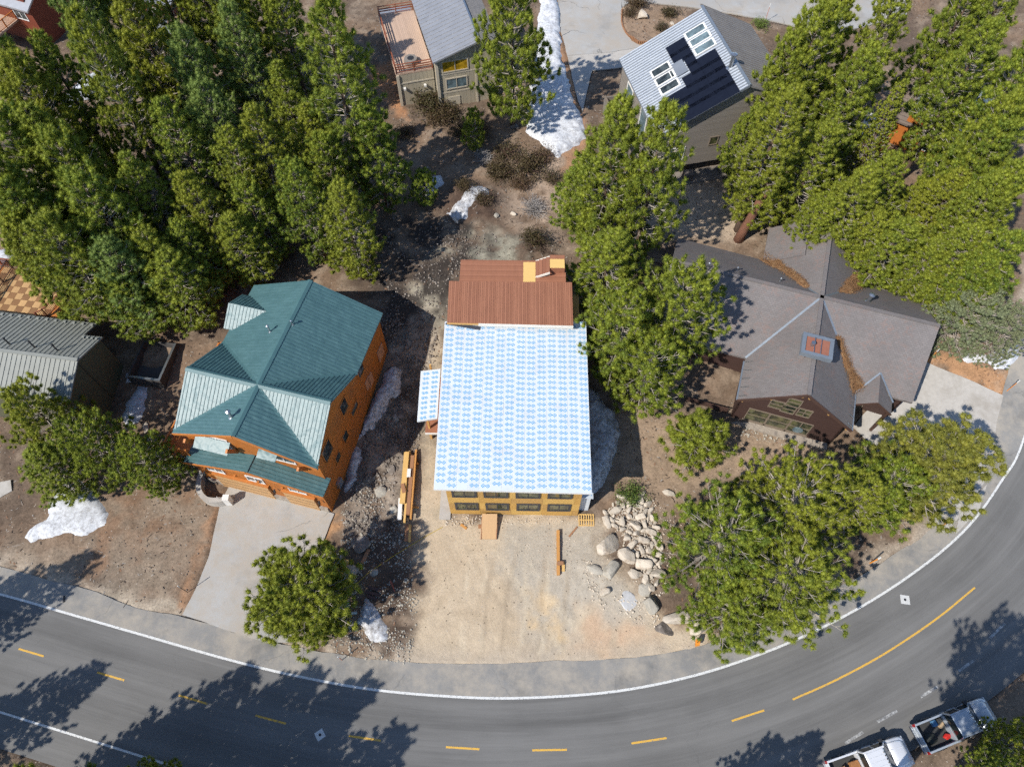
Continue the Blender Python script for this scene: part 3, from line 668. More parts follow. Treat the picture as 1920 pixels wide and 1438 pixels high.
MB().slab([(1.1, -3.72, 7.75), (2.6, -3.72, 7.75), (2.6, -4.5, 7.45), (1.1, -4.5, 7.45)], .08).build('window_hood', M_TEAL, T)
MB().slab([(-4.3, -3.72, 7.0), (-1.5, -3.72, 7.0), (-1.5, -4.6, 6.5), (-4.3, -4.6, 6.5)], .08).build('window_hood', M_TEAL, T)
for x in (-4.75, -1.35, 4.3):
    MB().bar((x, -3.75, 5.6), (x, -4.5, 7.2), .16, .3).build('roof_bracket', M_LOGT, T)
for x in (-4.6, -2, 0, 2, 4.6):
    MB().box(x - .09, x + .09, -4.98, -4.8, 3.0 + .0, 3.16).build('beam_end', M_LOGT, T)
for x in (-4.75, 1.25, 5.0):
    l = MB().tube([(x, -5.12, 2.2), (x, -5.12, 2.5)], .09, 8).build('wall_lamp', M_DARK, T)
    MB().box(x - .05, x + .05, -5.12, -4.99, 2.5, 2.58).build('lamp_arm', M_DARK, l)
# windows of the east wall, where the photograph shows them
for px, py, w, h, mg in ((644, 762, 1.0, 1.5, M_GLASS), (613, 845, 1.3, 1.7, M_GLASS), (647, 818, .8, 1.1, M_GLASS), (633, 857, .75, .9, M_GLASS), (664, 766, 1.2, .7, M_GLASS), (675, 692, 1.0, 1.4, M_GLASS)):
    p = hit(px, py, T, 0, XW); window(T, (XW, p.y, p.z), (0, 1, 0), (1, 0, 0), w, h, M_LOGT, mg, 1, fw=.07)
for px, py, w, h in ((694, 712, .8, 1.4), (689, 718, .8, 1.2), (713, 661, 1.1, 1.5)):
    p = hit(px, py, T, 0, XW); MB().box(XW + .003, XW + .08, p.y - w / 2, p.y + w / 2, p.z - h / 2, p.z + h / 2).build('loose_siding_board', M_PLYP, T)
p = hit(634, 905, T, 0, XW); MB().box(XW + .003, XW + .25, p.y - .35, p.y + .35, p.z - .45, p.z + .45).build('meter_box', M_METAL, T)
# roof vents
def tz_roof(x, y): return max(RG - (RG - EV) * abs(x) / XE, RG - (RG - EV) * abs(y) / YV if True else 0)
for px, py, h, r in ((438, 787, .75, .11), (553, 618, .4, .05), (508, 625, .7, .07)):
    p = hit(px, py, T, 2, 9.2); vent_pipe(T, (p.x, p.y, tz_roof(p.x, p.y)), h, r, M_METAL)
p = hit(506, 636, T, 2, 9.0); b0 = Vector((p.x, p.y, 8.9)); MB().bar(b0, b0 + Vector((.9, .5, .4)), .12, .12).bar(b0 + Vector((0, .1, 0)), b0 + Vector((.1, .9, .1)), .1, .1).build('flue_brace', M_METAL, T)
# west deck with railing
o = MB().box(-7.5, -5.44, -4.6, 5.2, 4.05, 4.2).build('deck', M_LOGT, T)
for x in (-7.4,):
    for y in (-4.4, 0.2, 5.0): MB().box(x - .1, x + .1, y - .1, y + .1, -.5, 4.05).build('deck_post', M_LOGT, o)
railing(T, [(-5.5, -4.55), (-7.45, -4.55), (-7.45, 5.15), (-5.5, 5.15)], 4.2, 1.0, M_LOGT)
# curved planter wall beside the driveway
pw = [(0, .2), (-.15, -.9), (.05, -1.9), (.7, -2.6), (1.6, -2.75), (2.3, -2.6)]
b0 = G(388, 885); pl = empty('planter_wall', (b0.x, b0.y, b0.z), 0, 'curved grey concrete retaining wall beside the timber garage', 'retaining wall')
c = catmull([(a, b) for a, b in pw], .25); mb = MB()
for i in range(len(c) - 1):
    d0 = (c[min(i + 1, len(c) - 1)] - c[max(i - 1, 0)]).normalized(); d1 = (c[min(i + 2, len(c) - 1)] - c[i]).normalized()
    n0 = Vector((-d0.y, d0.x, 0)) * .2; n1 = Vector((-d1.y, d1.x, 0)) * .2
    mb.hexa([c[i] - n0 - Vector((0, 0, .4)), c[i + 1] - n1 - Vector((0, 0, .4)), c[i + 1] + n1 - Vector((0, 0, .4)), c[i] + n0 - Vector((0, 0, .4))],
            [c[i] - n0 + Vector((0, 0, .8)), c[i + 1] - n1 + Vector((0, 0, .8)), c[i + 1] + n1 + Vector((0, 0, .8)), c[i] + n0 + Vector((0, 0, .8))])
mb.build('wall', M_CONC, pl)
MB().box(2.15, 2.65, -2.85, -2.35, -.4, 1.0).build('end_pier', M_WTRIM, pl)

# ================================================================== unfinished house with the wrapped roof
M_WRAP = pm('white_roof_underlayment', (.60, .64, .672), (.56, .605, .64), 2, .55, spec=.3, bump=.35, bscale=1.6, c3=(.54, .57, .595), big=.7)
M_WRAPB = pm('blue_print', (.085, .31, .54), (.12, .36, .59), 3, .55)
M_OSB = [pm('osb_board_%s' % n, c, tuple(v * .72 for v in c), 7, .8, stretch=(1, 1, 1), bump=.15) for n, c in (('amber', (.58, .33, .085)), ('gold', (.64, .39, .11)), ('tan', (.52, .30, .09)))]
M_PLY = pm('fresh_plywood', (.72, .48, .17), (.66, .43, .15), 2.5, .7, stretch=(.6, 4, 1))
M_DECKB = [pm('russet_composite_%s' % n, c, tuple(v * .85 for v in c), 3, .6, stretch=(1, .2, 1)) for n, c in (('mid', (.33, .14, .078)), ('light', (.36, .155, .088)), ('dark', (.295, .122, .068)))]
M_CREAM = pm('cream_fascia', (.78, .72, .62), (.72, .66, .56), 3, .6)
M_TAPE = pm('black_window_tape', (.025, .025, .03), (.06, .06, .065), 9, .6)
M_MEMB = pm('slate_membrane', (.06, .065, .08), (.05, .055, .07), 4, .6)
M_POST = pm('raw_timber', (.62, .36, .12), (.52, .29, .09), 3, .7, stretch=(3, 3, .4))
Nn = empty('new_house', (.17, 19.52, 0), R(-.9), 'unfinished house with white and blue wrapped roof and bare OSB front wall', 'house')
HW = 5.12
def nl(px, py, z): return hit(px, py, Nn, 2, z)
rSW, rSE, rNE, rNW = nl(813, 917, 7.3), nl(1110, 925, 6.95), nl(1099, 603, 7.75), nl(834, 603, 8.1)
MB().slab([rSW, rSE, rNE, rNW], .24).build('roof_deck', M_WTRIM, Nn)
NS = 14
rowstep = .455
for i in range(NS):
    a, b = i / NS, (i + 1) / NS; gp = .0012
    p0, p1 = rSW.lerp(rSE, a + gp), rSW.lerp(rSE, b - gp); q0, q1 = rNW.lerp(rNE, a + gp), rNW.lerp(rNE, b - gp)
    up = Vector((0, 0, .006 + .006 * (i % 2)))
    st = MB().slab([p0 + up, p1 + up, q1 + up, q0 + up], .012).build('underlayment_strip', M_WRAP, Nn)
    L = ((q0 + q1) / 2 - (p0 + p1) / 2).length; rows = int(L / rowstep); mb = MB(); ph = random.Random(i).random()
    for r in range(rows):
        for g in range(2):
            for k in range(3):
                def pt(x, y):
                    f = min(max((r + ph + (.70 - y / 115.0)) / rows, .002), .998); u = x / 240.0
                    return p0.lerp(p1, u).lerp(q0.lerp(q1, u), f) + up + Vector((0, 0, .004))
                bx = 26 + g * 100 + k * 23; by = 14 - k * 14 + (5 if g else 0)
                for s0, s1 in ((0, .42), (.5, 1)):
                    xa, ya, xb, yb = bx + 54 * s0, by + 46 * s0, bx + 54 * s1, by + 46 * s1
                    mb.face([pt(xa, ya), pt(xa + 13, ya - 9.5), pt(xb + 13, yb - 9.5), pt(xb, yb)])
    mb.build('printed_lettering', M_WRAPB, st)['kind'] = 'stuff'
# deck above the rear of the roof
dz1, dz2 = 8.62, 8.3
d1 = empty('roof_terrace', tuple(Nn.location), Nn.rotation_euler.z, 'large russet board terrace above the rear of the wrapped roof', 'terrace')
A, B_, C_, D_ = nl(838, 605, dz1), nl(1075, 611, dz1), nl(1072.5, 529.5, dz1), nl(842, 527, dz1)
nb = 66; me_b = {}
for i in range(nb):
    a, b = (i + .04) / nb, (i + .96) / nb
    MB().slab([A.lerp(B_, a), A.lerp(B_, b), D_.lerp(C_, b), D_.lerp(C_, a)], .04).build('deck_board', M_DECKB[(i * 7 + i // 3) % 3], d1)
MB().slab([A + Vector((0, .08, -.05)), B_ + Vector((0, .08, -.05)), C_ + Vector((0, -.02, -.05)), D_ + Vector((0, -.02, -.05))], .2).build('joist_frame', M_POST, d1)
E0 = A.lerp(B_, .25)
MB().slab([E0 + Vector((0, -.04, 0)), B_ + Vector((0, -.04, 0)), B_ + Vector((0, 0, 0)), E0], .34).build('fascia', M_CREAM, d1)
MB().slab([A + Vector((0, -.02, -.02)), E0 + Vector((0, -.02, -.02)), E0 + Vector((0, .02, -.02)), A + Vector((0, .02, -.02))], .2).build('fascia', M_POST, d1)
m0, m1, m2, m3 = nl(836, 605, 8.15), nl(901, 611, 8.1), nl(900, 619, 8.02), nl(835, 609, 8.05)
for q in (m0, m1, m2, m3):
    u = (q - rSW).x / (rSE - rSW).x; v = (q.y - rSW.y) / (rNW.y - rSW.y); q.z = rSW.z * (1 - u) * (1 - v) + rSE.z * u * (1 - v) + rNE.z * u * v + rNW.z * (1 - u) * v + .05
MB().slab([m3, m2, m1, m0], .03).build('flashing_membrane', M_MEMB, Nn)
# the lower rear deck, its boards, plywood sheet, steps and landing
d2 = empty('rear_deck', tuple(Nn.location), Nn.rotation_euler.z, 'narrow russet rear deck with plywood sheet and short stair', 'deck')
a0, a1 = nl(864, 487, dz2), nl(1061, 528, dz2); x0, x1, y1 = a0.x, a1.x, a0.y; y0 = D_.y + .03; nb = 18
for i in range(nb):
    ya = y0 + (y1 - y0) * (i + .04) / nb; yb = y0 + (y1 - y0) * (i + .96) / nb
    MB().box(x0, x1, ya, yb, dz2 - .04, dz2).build('deck_board', M_DECKB[(i * 5 + i // 4) % 3], d2)
MB().box(x0 + .03, x1 - .03, y0, y1 - .03, dz2 - .26, dz2 - .05).build('joist_frame', M_POST, d2)
for x in (x0 + .2, (x0 + x1) / 2, x1 - .2): MB().box(x - .09, x + .09, y1 - .3, y1 - .12, 1.5, dz2 - .26).build('post', M_POST, d2)
q0, q1 = nl(981, 528, dz2), nl(1004, 492, dz2)
MB().box(q0.x, q1.x, y0 + .02, q1.y, dz2 + .004, dz2 + .022).build('plywood_sheet', M_PLY, d2)
s0, s1 = nl(1004, 500, dz2).x, nl(1030, 500, dz2).x; ya, yb = y1 - 1.75, y1 - .15
for k in range(4):
    xa = s0 + (s1 - s0) * k / 4; MB().box(xa, xa + (s1 - s0) / 4 - .012, ya, yb, dz2 + .16 * k + .1, dz2 + .16 * (k + 1)).build('stair_tread', M_DECKB[k % 3], d2)
for y in (ya - .05, yb + .05): MB().slab([(s0, y - .03, dz2 + .1), (s1, y - .03, dz2 + .7), (s1, y + .03, dz2 + .7), (s0, y + .03, dz2 + .1)], .22).build('stair_stringer', M_CREAM, d2)
MB().box(s1, s1 + 1.25, y1 - 1.3, y1 + .1, dz2 - .2, dz2 + .62).build('landing', M_DECKB[0], d2)
MB().box(s1 + .02, s1 + 1.23, y1 - 1.28, y1 - .35, dz2 + .624, dz2 + .642).build('plywood_sheet', M_PLY, d2)
MB().box(s1 + .1, s1 + .24, y1 - .2, y1 - .06, 1.5, dz2 - .2).build('post', M_POST, d2)
# body: walls, OSB boards of the front wall
ZT = lambda y: 6.72 + .062 * y
MB().hexa([(-HW, .09, -.5), (HW, .09, -.5), (HW, 16.6, -.5), (-HW, 16.6, -.5)], [(-HW, .09, ZT(0) + .1), (HW, .09, ZT(0) - .2), (HW, 16.6, ZT(13) - .2), (-HW, 16.6, ZT(13) + .1)]).build('wall_core', M_OSB[2], Nn)
kk = 0
for row in range(6):
    z0 = -.05 + 1.22 * row; z1 = min(z0 + 1.22, 6.75); x = -HW - (1.22 if row % 2 else 0)
    if z1 - z0 < .2: break
    while x < HW - .01:
        xa = max(x, -HW); xb = min(x + 2.44, HW)
        if xb - xa > .05:
            MB().box(xa + .006, xb - .006, .03 + .004 * (kk % 3), .092, z0 + .006, z1 - .006).build('osb_panel', M_OSB[(kk * 5 + row) % 3], Nn); kk += 1
        x += 2.44
for xx in (-3.72, -1.32, 1.1, 3.52):
    window(Nn, (xx, .028, 1.8), (1, 0, 0), (0, -1, 0), 1.5, 1.15, M_TAPE, M_GLASSG, 2, fw=.17)
    window(Nn, (xx - .06, .028, 4.65), (1, 0, 0), (0, -1, 0), 1.55, 1.4, M_TAPE, M_GLASSG, 2, fw=.17)
MB().box(-HW - .9, -HW, -.5, 3.5, -.3, .12).build('footing_slab', M_CONC, Nn)
MB().box(HW, HW + .85, .5, 3.6, -.4, 2.9).build('bump_out', M_WRAP, Nn); MB().slab([(HW + .0, .35, 3.2), (HW + 1.0, .35, 2.95), (HW + 1.0, 3.75, 2.95), (HW + .0, 3.75, 3.2)], .08).build('bump_out_roof', M_WRAP, Nn)
mb = MB()
for i in range(3):
    for j in range(7):
        y = .5 + j * .45; zz = lambda x: 3.2 - .25 * (x - HW) + .004
        xa = HW + .08 + i * .3
        mb.face([(xa, y + .25, zz(xa)), (xa + .2, y + .05, zz(xa + .2)), (xa + .2, y + .2, zz(xa + .2)), (xa, y + .4, zz(xa))])
mb.build('printed_lettering', M_WRAPB, Nn)['kind'] = 'stuff'
# side entrance: canopy, porch deck, posts
c0, c1, c2, c3 = nl(789, 696, 5.0), nl(826, 691.5, 5.25), nl(820, 784, 5.25), nl(782, 790, 5.0)
cp = MB().slab([c3, c2, c1, c0], .18).build('entrance_canopy', M_WRAP, Nn); mb = MB()
for j in range(10):
    for i in range(2):
        for k in range(2):
            for l in range(3):
                def pc(u, v): return c3.lerp(c2, u).lerp(c0.lerp(c1, u), v) + Vector((0, 0, .006))
                u0 = .12 + i * .45 + k * .16 + .03 * l; v0 = (j + .55 - .17 * l) / 10.2
                mb.face([pc(u0, v0), pc(u0 + .12, v0 + .012), pc(u0 + .12, v0 + .026), pc(u0, v0 + .014)])
mb.build('printed_lettering', M_WRAPB, cp)['kind'] = 'stuff'
e0 = hit(797, 811, Nn, 2, 2.3)
pd = MB().box(e0.x, -HW - .02, e0.y, e0.y + 5.2, 2.12, 2.3).build('porch_deck', M_DECKB[0], Nn)
MB().box(e0.x - .02, -HW - .02, e0.y - .05, e0.y - .005, 2.02, 2.3).build('porch_fascia', M_WTRIM, pd)
for yy in (e0.y + .35, e0.y + 4.8):
    MB().box(e0.x + .25, e0.x + .4, yy, yy + .15, 2.3, 5.0).build('canopy_post', M_POST, Nn)
    MB().box(e0.x + .25, e0.x + .42, yy - .1, yy + .08, -.5, 2.11).build('support_post', M_POST, Nn)

# ================================================================== brown shingle house
def shingle_mat(name, a, b_, red):
    m, t, b = new_mat(name); tc = nd(t, 'ShaderNodeTexCoord').outputs['Object']
    br = nd(t, 'ShaderNodeTexBrick'); br.inputs['Scale'].default_value = 3.4; br.inputs['Mortar Size'].default_value = .012; br.inputs['Brick Width'].default_value = .9; br.inputs['Row Height'].default_value = .5
    br.inputs['Color1'].default_value = c4(a); br.inputs['Color2'].default_value = c4(b_); br.inputs['Mortar'].default_value = c4(tuple(v * .55 for v in a)); br.inputs['Bias'].default_value = .1
    t.links.new(tc, br.inputs['Vector'])
    vo = nd(t, 'ShaderNodeTexVoronoi'); vo.inputs['Scale'].default_value = 5.5; t.links.new(tc, vo.inputs['Vector'])
    sp = nd(t, 'ShaderNodeSeparateColor'); t.links.new(vo.outputs['Color'], sp.inputs[0])
    pk = mth(t, 'MULTIPLY', mth(t, 'GREATER_THAN', sp.outputs[0], .55), ramp(t, noise_tex(t, tc, .8, 4, .6), .45, .75))
    colr = mixc(t, mth(t, 'MULTIPLY', pk, .8), br.outputs['Color'], red)
    colr = mixc(t, mth(t, 'MULTIPLY', ramp(t, noise_tex(t, tc, .3, 4, .6), .4, .7), .4), colr, tuple(v * .7 for v in a))
    t.links.new(colr, b.inputs['Base Color']); b.inputs['Roughness'].default_value = .85
    bn = nd(t, 'ShaderNodeBump'); bn.inputs['Strength'].default_value = .5; bn.inputs['Distance'].default_value = .02
    t.links.new(br.outputs['Fac'], bn.inputs['Height']); bn.invert = True; t.links.new(bn.outputs[0], b.inputs['Normal']); return m
M_SHING = shingle_mat('brown_grey_shingle', (.160, .143, .136), (.19, .17, .162), (.225, .15, .125))
M_BRN = pm('dark_brown_siding', (.075, .04, .032), (.055, .03, .025), 3, .7, bump=.3, stretch=(.3, .3, 4), boards=(2, .18, .6))
M_BRNT = pm('dark_brown_trim', (.09, .05, .038), (.07, .04, .03), 3, .6)
M_TAUPE = pm('taupe_window_frame', (.21, .165, .125), (.17, .135, .1), 3, .6)
M_FLASH = pm('blue_grey_flashing', (.30, .34, .38), (.24, .27, .3), 3, .45, .5)
S = empty('shingle_house', (25.5, 35.4, 0), R(-18), 'big house with crossing brown grey shingle gables and metal chimney box', 'house')
EB, RB = 4.6, 7.9; a, b = 4.5, 5.5; xW, xE, yS, yN = -12.5, 8.95, -9.65, 7.6; c0 = (0, 0, RB)
SP = [[c0, (-a, -b, EB), (-a, yS, EB), (0, yS, RB)], [c0, (0, yS, RB), (a, yS, EB), (a, -b, EB)], [c0, (a, b, EB), (a, yN, EB), (0, yN, RB)], [c0, (0, yN, RB), (-a, yN, EB), (-a, b, EB)],
      [c0, (a, -b, EB), (xE, -b - .1, EB), (xE + .35, 0, RB)], [c0, (xE + .35, 0, RB), (xE, b, EB), (a, b, EB)], [c0, (xW, 0, RB), (xW, -b, EB), (-a, -b, EB)], [c0, (-a, b, EB), (xW, b + .45, EB - .25), (xW, 0, RB)]]
for pl in SP: MB().slab(pl, .2).build('roof_plane', M_SHING, S)
# second gable behind the north wing
for s, w_ in ((1, 2.6), (-1, 3.0)):
    MB().slab([(-1.6, yN - 2.5, 6.9), (-1.6, 9.6, 6.9), (-1.6 + s * w_, 9.4, 4.7), (-1.6 + s * w_, yN - 2.5, 4.7)], .18).build('rear_gable_roof', M_SHING, S)
wallp(S, [(-4.3, 9.0, 0), (.8, 9.0, 0), (.8, 9.0, 4.6), (-1.6, 9.0, 6.7), (-4.3, 9.0, 4.6)], (0, 1, 0), M_BRN)
for p, q in (((0, 0), (0, yS)), ((0, 0), (0, yN)), ((0, 0), (xW, 0)), ((0, 0), (xE + .35, 0))):
    MB().bar((p[0], p[1], RB + .02), (q[0], q[1], RB + .02), .32, .07).build('ridge_cap', M_SHING, S)
for sx, sy in ((-1, -1), (1, -1), (-1, 1), (1, 1)):
    MB().bar((0, 0, RB + .012), (sx * a, sy * b, EB + .012), .2, .05).build('valley_flashing', M_FLASH, S)
# walls
zw = EB + .05; ov = .55
wallp(S, [(-a + .35, yS + ov, -.5), (a - .35, yS + ov, -.5), (a - .35, yS + ov, EB + .2), (0, yS + ov, RB - .25), (-a + .35, yS + ov, EB + .2)], (0, -1, 0), M_BRN)
wallp(S, [(-a + .35, yN - ov, -.5), (a - .35, yN - ov, -.5), (a - .35, yN - ov, EB + .2), (0, yN - ov, RB - .25), (-a + .35, yN - ov, EB + .2)], (0, 1, 0), M_BRN)
for x, s in ((xE - .4, 1), (xW + .5, -1)):
    wallp(S, [(x, -b + .4, -.5), (x, b - .4, -.5), (x, b - .4, EB + .2), (x, 0, RB - .25), (x, -b + .4, EB + .2)], (s, 0, 0), M_BRN)
for (xa, xb, y, s) in ((-a + .35, -a + .35, None, -1), (a - .35, a - .35, None, 1)):
    wallp(S, [(xa, yS + ov, -.5), (xa, -b + .4, -.5), (xa, -b + .4, zw), (xa, yS + ov, zw)], (s, 0, 0), M_BRN)
    wallp(S, [(xa, b - .4, -.5), (xa, yN - ov, -.5), (xa, yN - ov, zw), (xa, b - .4, zw)], (s, 0, 0), M_BRN)
for (xa, xb, y, s) in ((a - .35, xE - .4, -b + .4, -1), (a - .35, xE - .4, b - .4, 1), (xW + .5, -a + .35, -b + .4, -1), (xW + .5, -a + .35, b - .4, 1)):
    wallp(S, [(xa, y, -.5), (xb, y, -.5), (xb, y, zw), (xa, y, zw)], (0, s, 0), M_BRN)
# barge boards and log ends
for s in (1, -1):
    MB().bar((0, yS - .03, RB - .14), (s * a, yS - .03, EB - .14), .07, .26).build('barge_board', M_BRNT, S)
    for f_ in (.06, .5, .92):
        x = s * a * f_; zz = RB - (RB - EB) * f_ - .38; MB().tube([(x, yS + .6, zz), (x, yS + .02, zz)], .12, 8).build('log_end', M_POST, S)
    MB().bar((s * (a + .05), yS, EB - .1), (s * (a + .05), -b - .3, EB - .1), .13, .1).build('gutter', M_FLASH, S)
    for k in range(5):
        y = yS + .3 + k * .85; MB().bar((s * (a - .02), y, EB + .08), (s * (a - .55), y, EB + .46), .05, .03).build('snow_guard', M_METAL, S)
# gable front glazing
Y = yS + ov
def sh_(px, py): return hit(px, py, S, 1, Y)
for (l, r, t_, b_, nv, nh) in ((1448, 1468, 752, 764, 1, 2), (1480, 1502, 748, 762, 1, 2), (1471, 1490, 761, 773, 1, 2), (1500, 1520, 768, 780, 2, 2)):
    p = sh_((l + r) / 2 - 2, (t_ + b_) / 2); window(S, (p.x, Y, p.z), (1, 0, 0), (0, -1, 0), .95, 1.0, M_TAUPE, M_GLASSG, nv, nh, fw=.08)
pl0 = sh_(1409, 789); pr0 = sh_(1497, 808); cx = (pl0.x + pr0.x) / 2
for k, x in enumerate((cx - 1.75, cx, cx + 1.75)):
    window(S, (x, Y, 2.05), (1, 0, 0), (0, -1, 0), 1.6, 1.75, M_TAUPE, M_GLASSG, 1 if k < 2 else 2, 2, fw=.08, sill=M_TAUPE)
MB().tube([(cx + 1.75, Y - .08, 1.75), (cx + 1.75, Y - .13, 1.75)], .42, 16).build('round_wreath', M_GLASSB, S)
# stone footing strip
MB().box(-a + .5, a - .5, Y - .6, Y - .01, -.6, .8).build('stone_footing', M_STONEV, S)
# porch gable over the entrance
for s in (1, -1):
    MB().slab([(6.0, -4.0, 5.42), (6.0, -7.0, 5.42), (6.0 + s * 1.5, -7.0, 4.3), (6.0 + s * 1.5, -5.9 + .0, 4.3)], .14).build('porch_roof', M_SHING, S)
    MB().bar((6.0, -4.15, 5.46), (6.0 + s * 1.5, -6.0, 4.5), .14, .04).build('valley_flashing', M_FLASH, S)
    MB().bar((6.0, -7.03, 5.3), (6.0 + s * 1.5, -7.03, 4.18), .06, .2).build('barge_board', M_BRNT, S)
    MB().box(6.0 + s * 1.35 - .1, 6.0 + s * 1.35 + .1, -6.8, -6.6, -.4, 4.2).build('porch_post', M_BRNT, S)
window(S, (5.7, -5.1, 3.9), (1, 0, 0), (0, -1, 0), 1.5, 1.2, M_TAUPE, M_GLASSG, 2, 2)
MB().box(5.0, 6.2, -5.25, -5.11, .7, 2.8).build('front_door', M_TAUPE, S)
MB().box(a, 8.4, -6.9, -5.1, -.3, .75).build('porch_floor', M_CONC, S)
# chimney box
p = hit(1535, 646, S, 2, 8.7); cx, cy = p.x, p.y
ch = MB().box(cx - .62, cx + .62, cy - .6, cy + .6, 5.2, 8.3).build('chimney_box', M_BRN, S)
mb = MB()
for (x0, x1, y0, y1) in ((-1.2, 1.2, -1.0, -.72), (-1.2, 1.2, .72, 1.0), (-1.2, -.9, -.72, .72), (.9, 1.2, -.72, .72)): mb.box(cx + x0, cx + x1, cy + y0, cy + y1, 8.1, 8.55)
mb.build('metal_crown', M_FLASH, ch)
MB().box(cx - .9, cx + .9, cy - .72, cy + .72, 8.12, 8.44).build('rusty_flue_tray', pm('rust_red', (.32, .13, .085), (.25, .1, .065), 5, .8), ch)
MB().tube([(cx - .4, cy, 8.4), (cx - .4, cy, 8.8)], .17, 12).build('flue', M_METAL, ch)
for x in (-.25, .25): MB().bar((cx + x, cy - .72, 8.56), (cx + x, cy + .72, 8.56), .05, .04).build('tray_bar', M_METAL, ch)
for px, py, h, r in ((1519, 435, .6, .16), (1627, 565, .8, .15), (1324, 512, .5, .06), (1381, 509, .3, .05), (1461, 530, .3, .05)):
    p = hit(px, py, S, 2, 7.0); zz = max(RB - (RB - EB) * abs(p.x) / a if yS < p.y < yN else 0, RB - (RB - EB) * abs(p.y) / b if xW < p.x < xE else 0)
    vent_pipe(S, (p.x, p.y, zz), h, r, M_METAL)
# side deck west
o = MB().box(-14.9, -12.1, -1.5, 3.6, 1.9, 2.1).build('side_deck', M_DECKB[0], S)
for k in range(5): MB().box(-14.9, -12.1, 3.35 + k * .04, 3.38 + k * .04, 2.2 + k * .2, 2.33 + k * .2).build('rail_board', M_BRNT, o)
MB().box(-15.05, -14.9, -1.5, 3.6, 1.2, 3.15).build('side_rail_panel', M_BRNT, o)
o = MB().box(-8.2, -4.6, -9.0, -5.4, .9, 1.08).build('front_deck', M_BRNT, S)
for k in range(3): MB().box(-8.2, -4.6, -9.06, -9.01, 1.25 + k * .25, 1.38 + k * .25).build('rail_board', M_BRNT, o)
# drifts of fallen pine needles in the valleys
M_NEED = pm('fallen_needles', (.30, .155, .065), (.15, .08, .04), 14, .95, bump=.9, c3=(.36, .22, .11), big=2.5)
def litter(pts, label, h=.12):
    c = sum((Vector(p) for p in pts), Vector()) / len(pts); bm = bmesh.new(); f = bm.faces.new([bm.verts.new(p) for p in pts])
    bmesh.ops.triangulate(bm, faces=[f]); bmesh.ops.subdivide_edges(bm, edges=bm.edges[:], cuts=5, use_grid_fill=True)
    bnd = {v for e in bm.edges if e.is_boundary for v in e.verts}
    for v in bm.verts:
        v.co.z += (.0 if v in bnd else h * (.6 + .8 * VN(v.co.x, v.co.y, 2.2))) + .03
        if v in bnd: v.co += Vector((VN(v.co.x, v.co.y, 2) - .5, VN(v.co.x + 7, v.co.y, 2) - .5, 0)) * .35
    bm.faces.ensure_lookup_table(); rdl = random.Random(len(label)); fs = list(bm.faces); ws = [f_.calc_area() for f_ in fs]
    for f_ in rdl.choices(fs, ws, k=2600):
        a_, b_, c_ = [v.co for v in f_.verts[:3]]; u_, v_ = rdl.random(), rdl.random()
        if u_ + v_ > 1: u_, v_ = 1 - u_, 1 - v_
        q_ = a_ + (b_ - a_) * u_ + (c_ - a_) * v_ + Vector((rdl.gauss(0, .14), rdl.gauss(0, .14), .03)); an = rdl.uniform(0, 6.28); d_ = Vector((math.cos(an), math.sin(an), rdl.uniform(-.1, .5))) * rdl.uniform(.08, .2); e_ = Vector((-d_.y, d_.x, 0)).normalized() * .014
        bm.faces.new([bm.verts.new(q_ - e_), bm.verts.new(q_ + e_), bm.verts.new(q_ + d_)])
    me = bpy.data.meshes.new('pine_needle_litter'); bm.to_mesh(me); bm.free(); me.materials.append(M_NEED)
    o = link('pine_needle_litter', me); o.location = S.location; o.rotation_euler = S.rotation_euler; return tag(o, label, 'needle litter', kind='stuff')
def rz1(x, y): return max(RB - (RB - EB) * abs(x) / a, RB - (RB - EB) * abs(y) / b) + .03
def vl(lst): return [(x, y, rz1(x, y)) for x, y in lst]
litter(vl([(-1.3, 1.2), (-1.0, 1.55), (-2.2, 3.0), (-2.7, 4.0), (-3.4, 5.1), (-4.4, 6.3), (-4.4, 5.4), (-4.9, 5.3), (-3.4, 3.7)]), 'orange fallen needles filling the northwest roof valley')
litter(vl([(1.6, 1.9), (2.8, 2.6), (4.2, 4.9), (4.3, 5.6), (3.3, 5.7), (2.4, 4.0)]), 'orange fallen needles filling the northeast roof valley')
litter(vl([(1.9, -2.5), (2.2, -2.4), (3.6, -4.2), (5.0, -5.3), (4.4, -6.0), (4.3, -6.6), (3.6, -5.4), (2.9, -4.0)]), 'orange fallen needles in the valley beside the porch gable')

# ================================================================== house with solar panels
M_CORR = metal_roof('shade_toned_steel', (.24, .26, .29), (.2, .22, .25), .5, .3, .5)  # darker base: shade in the corrugation troughs is put into the colour
M_GREYM = metal_roof('weathered_grey_steel', (.27, .252, .236), (.215, .2, .19), .6, 0, .5, .3)
M_CORRT = metal_roof('glare_toned_steel_rib', (.62, .65, .68), (.56, .59, .62), .4, .35, .2)  # ribs coloured lighter to imitate glare on the corrugation
M_TAUPES = pm('taupe_siding', (.27, .235, .20), (.23, .20, .17), 3, .75, bump=.2, stretch=(.3, .3, 4), boards=(2, .17, .5))
M_GREYSH = shingle_mat('weathered_grey_shingle', (.25, .23, .212), (.19, .175, .162), (.27, .25, .23))
M_PV = pm('solar_cell_glass', (.006, .007, .014), (.009, .011, .02), 2, .3, spec=.35)
M_PVF = pm('panel_frame', (.13, .135, .15), (.10, .105, .12), 3, .4, .3)
V = empty('solar_house', (11.2, 64.4, 0), R(13), 'taupe house with corrugated steel roof carrying black solar panels', 'house')
def vl_(px, py, z): return hit(px, py, V, 2, z)
ze, zr = 9.0, 13.3
rw = vl_(1319, 17, zr); Wd = rw.x; Ls = -11.6
pe = [(-.3, .2, ze), (-.3, Ls, ze), (Wd, Ls, zr), (Wd, .2, zr)]
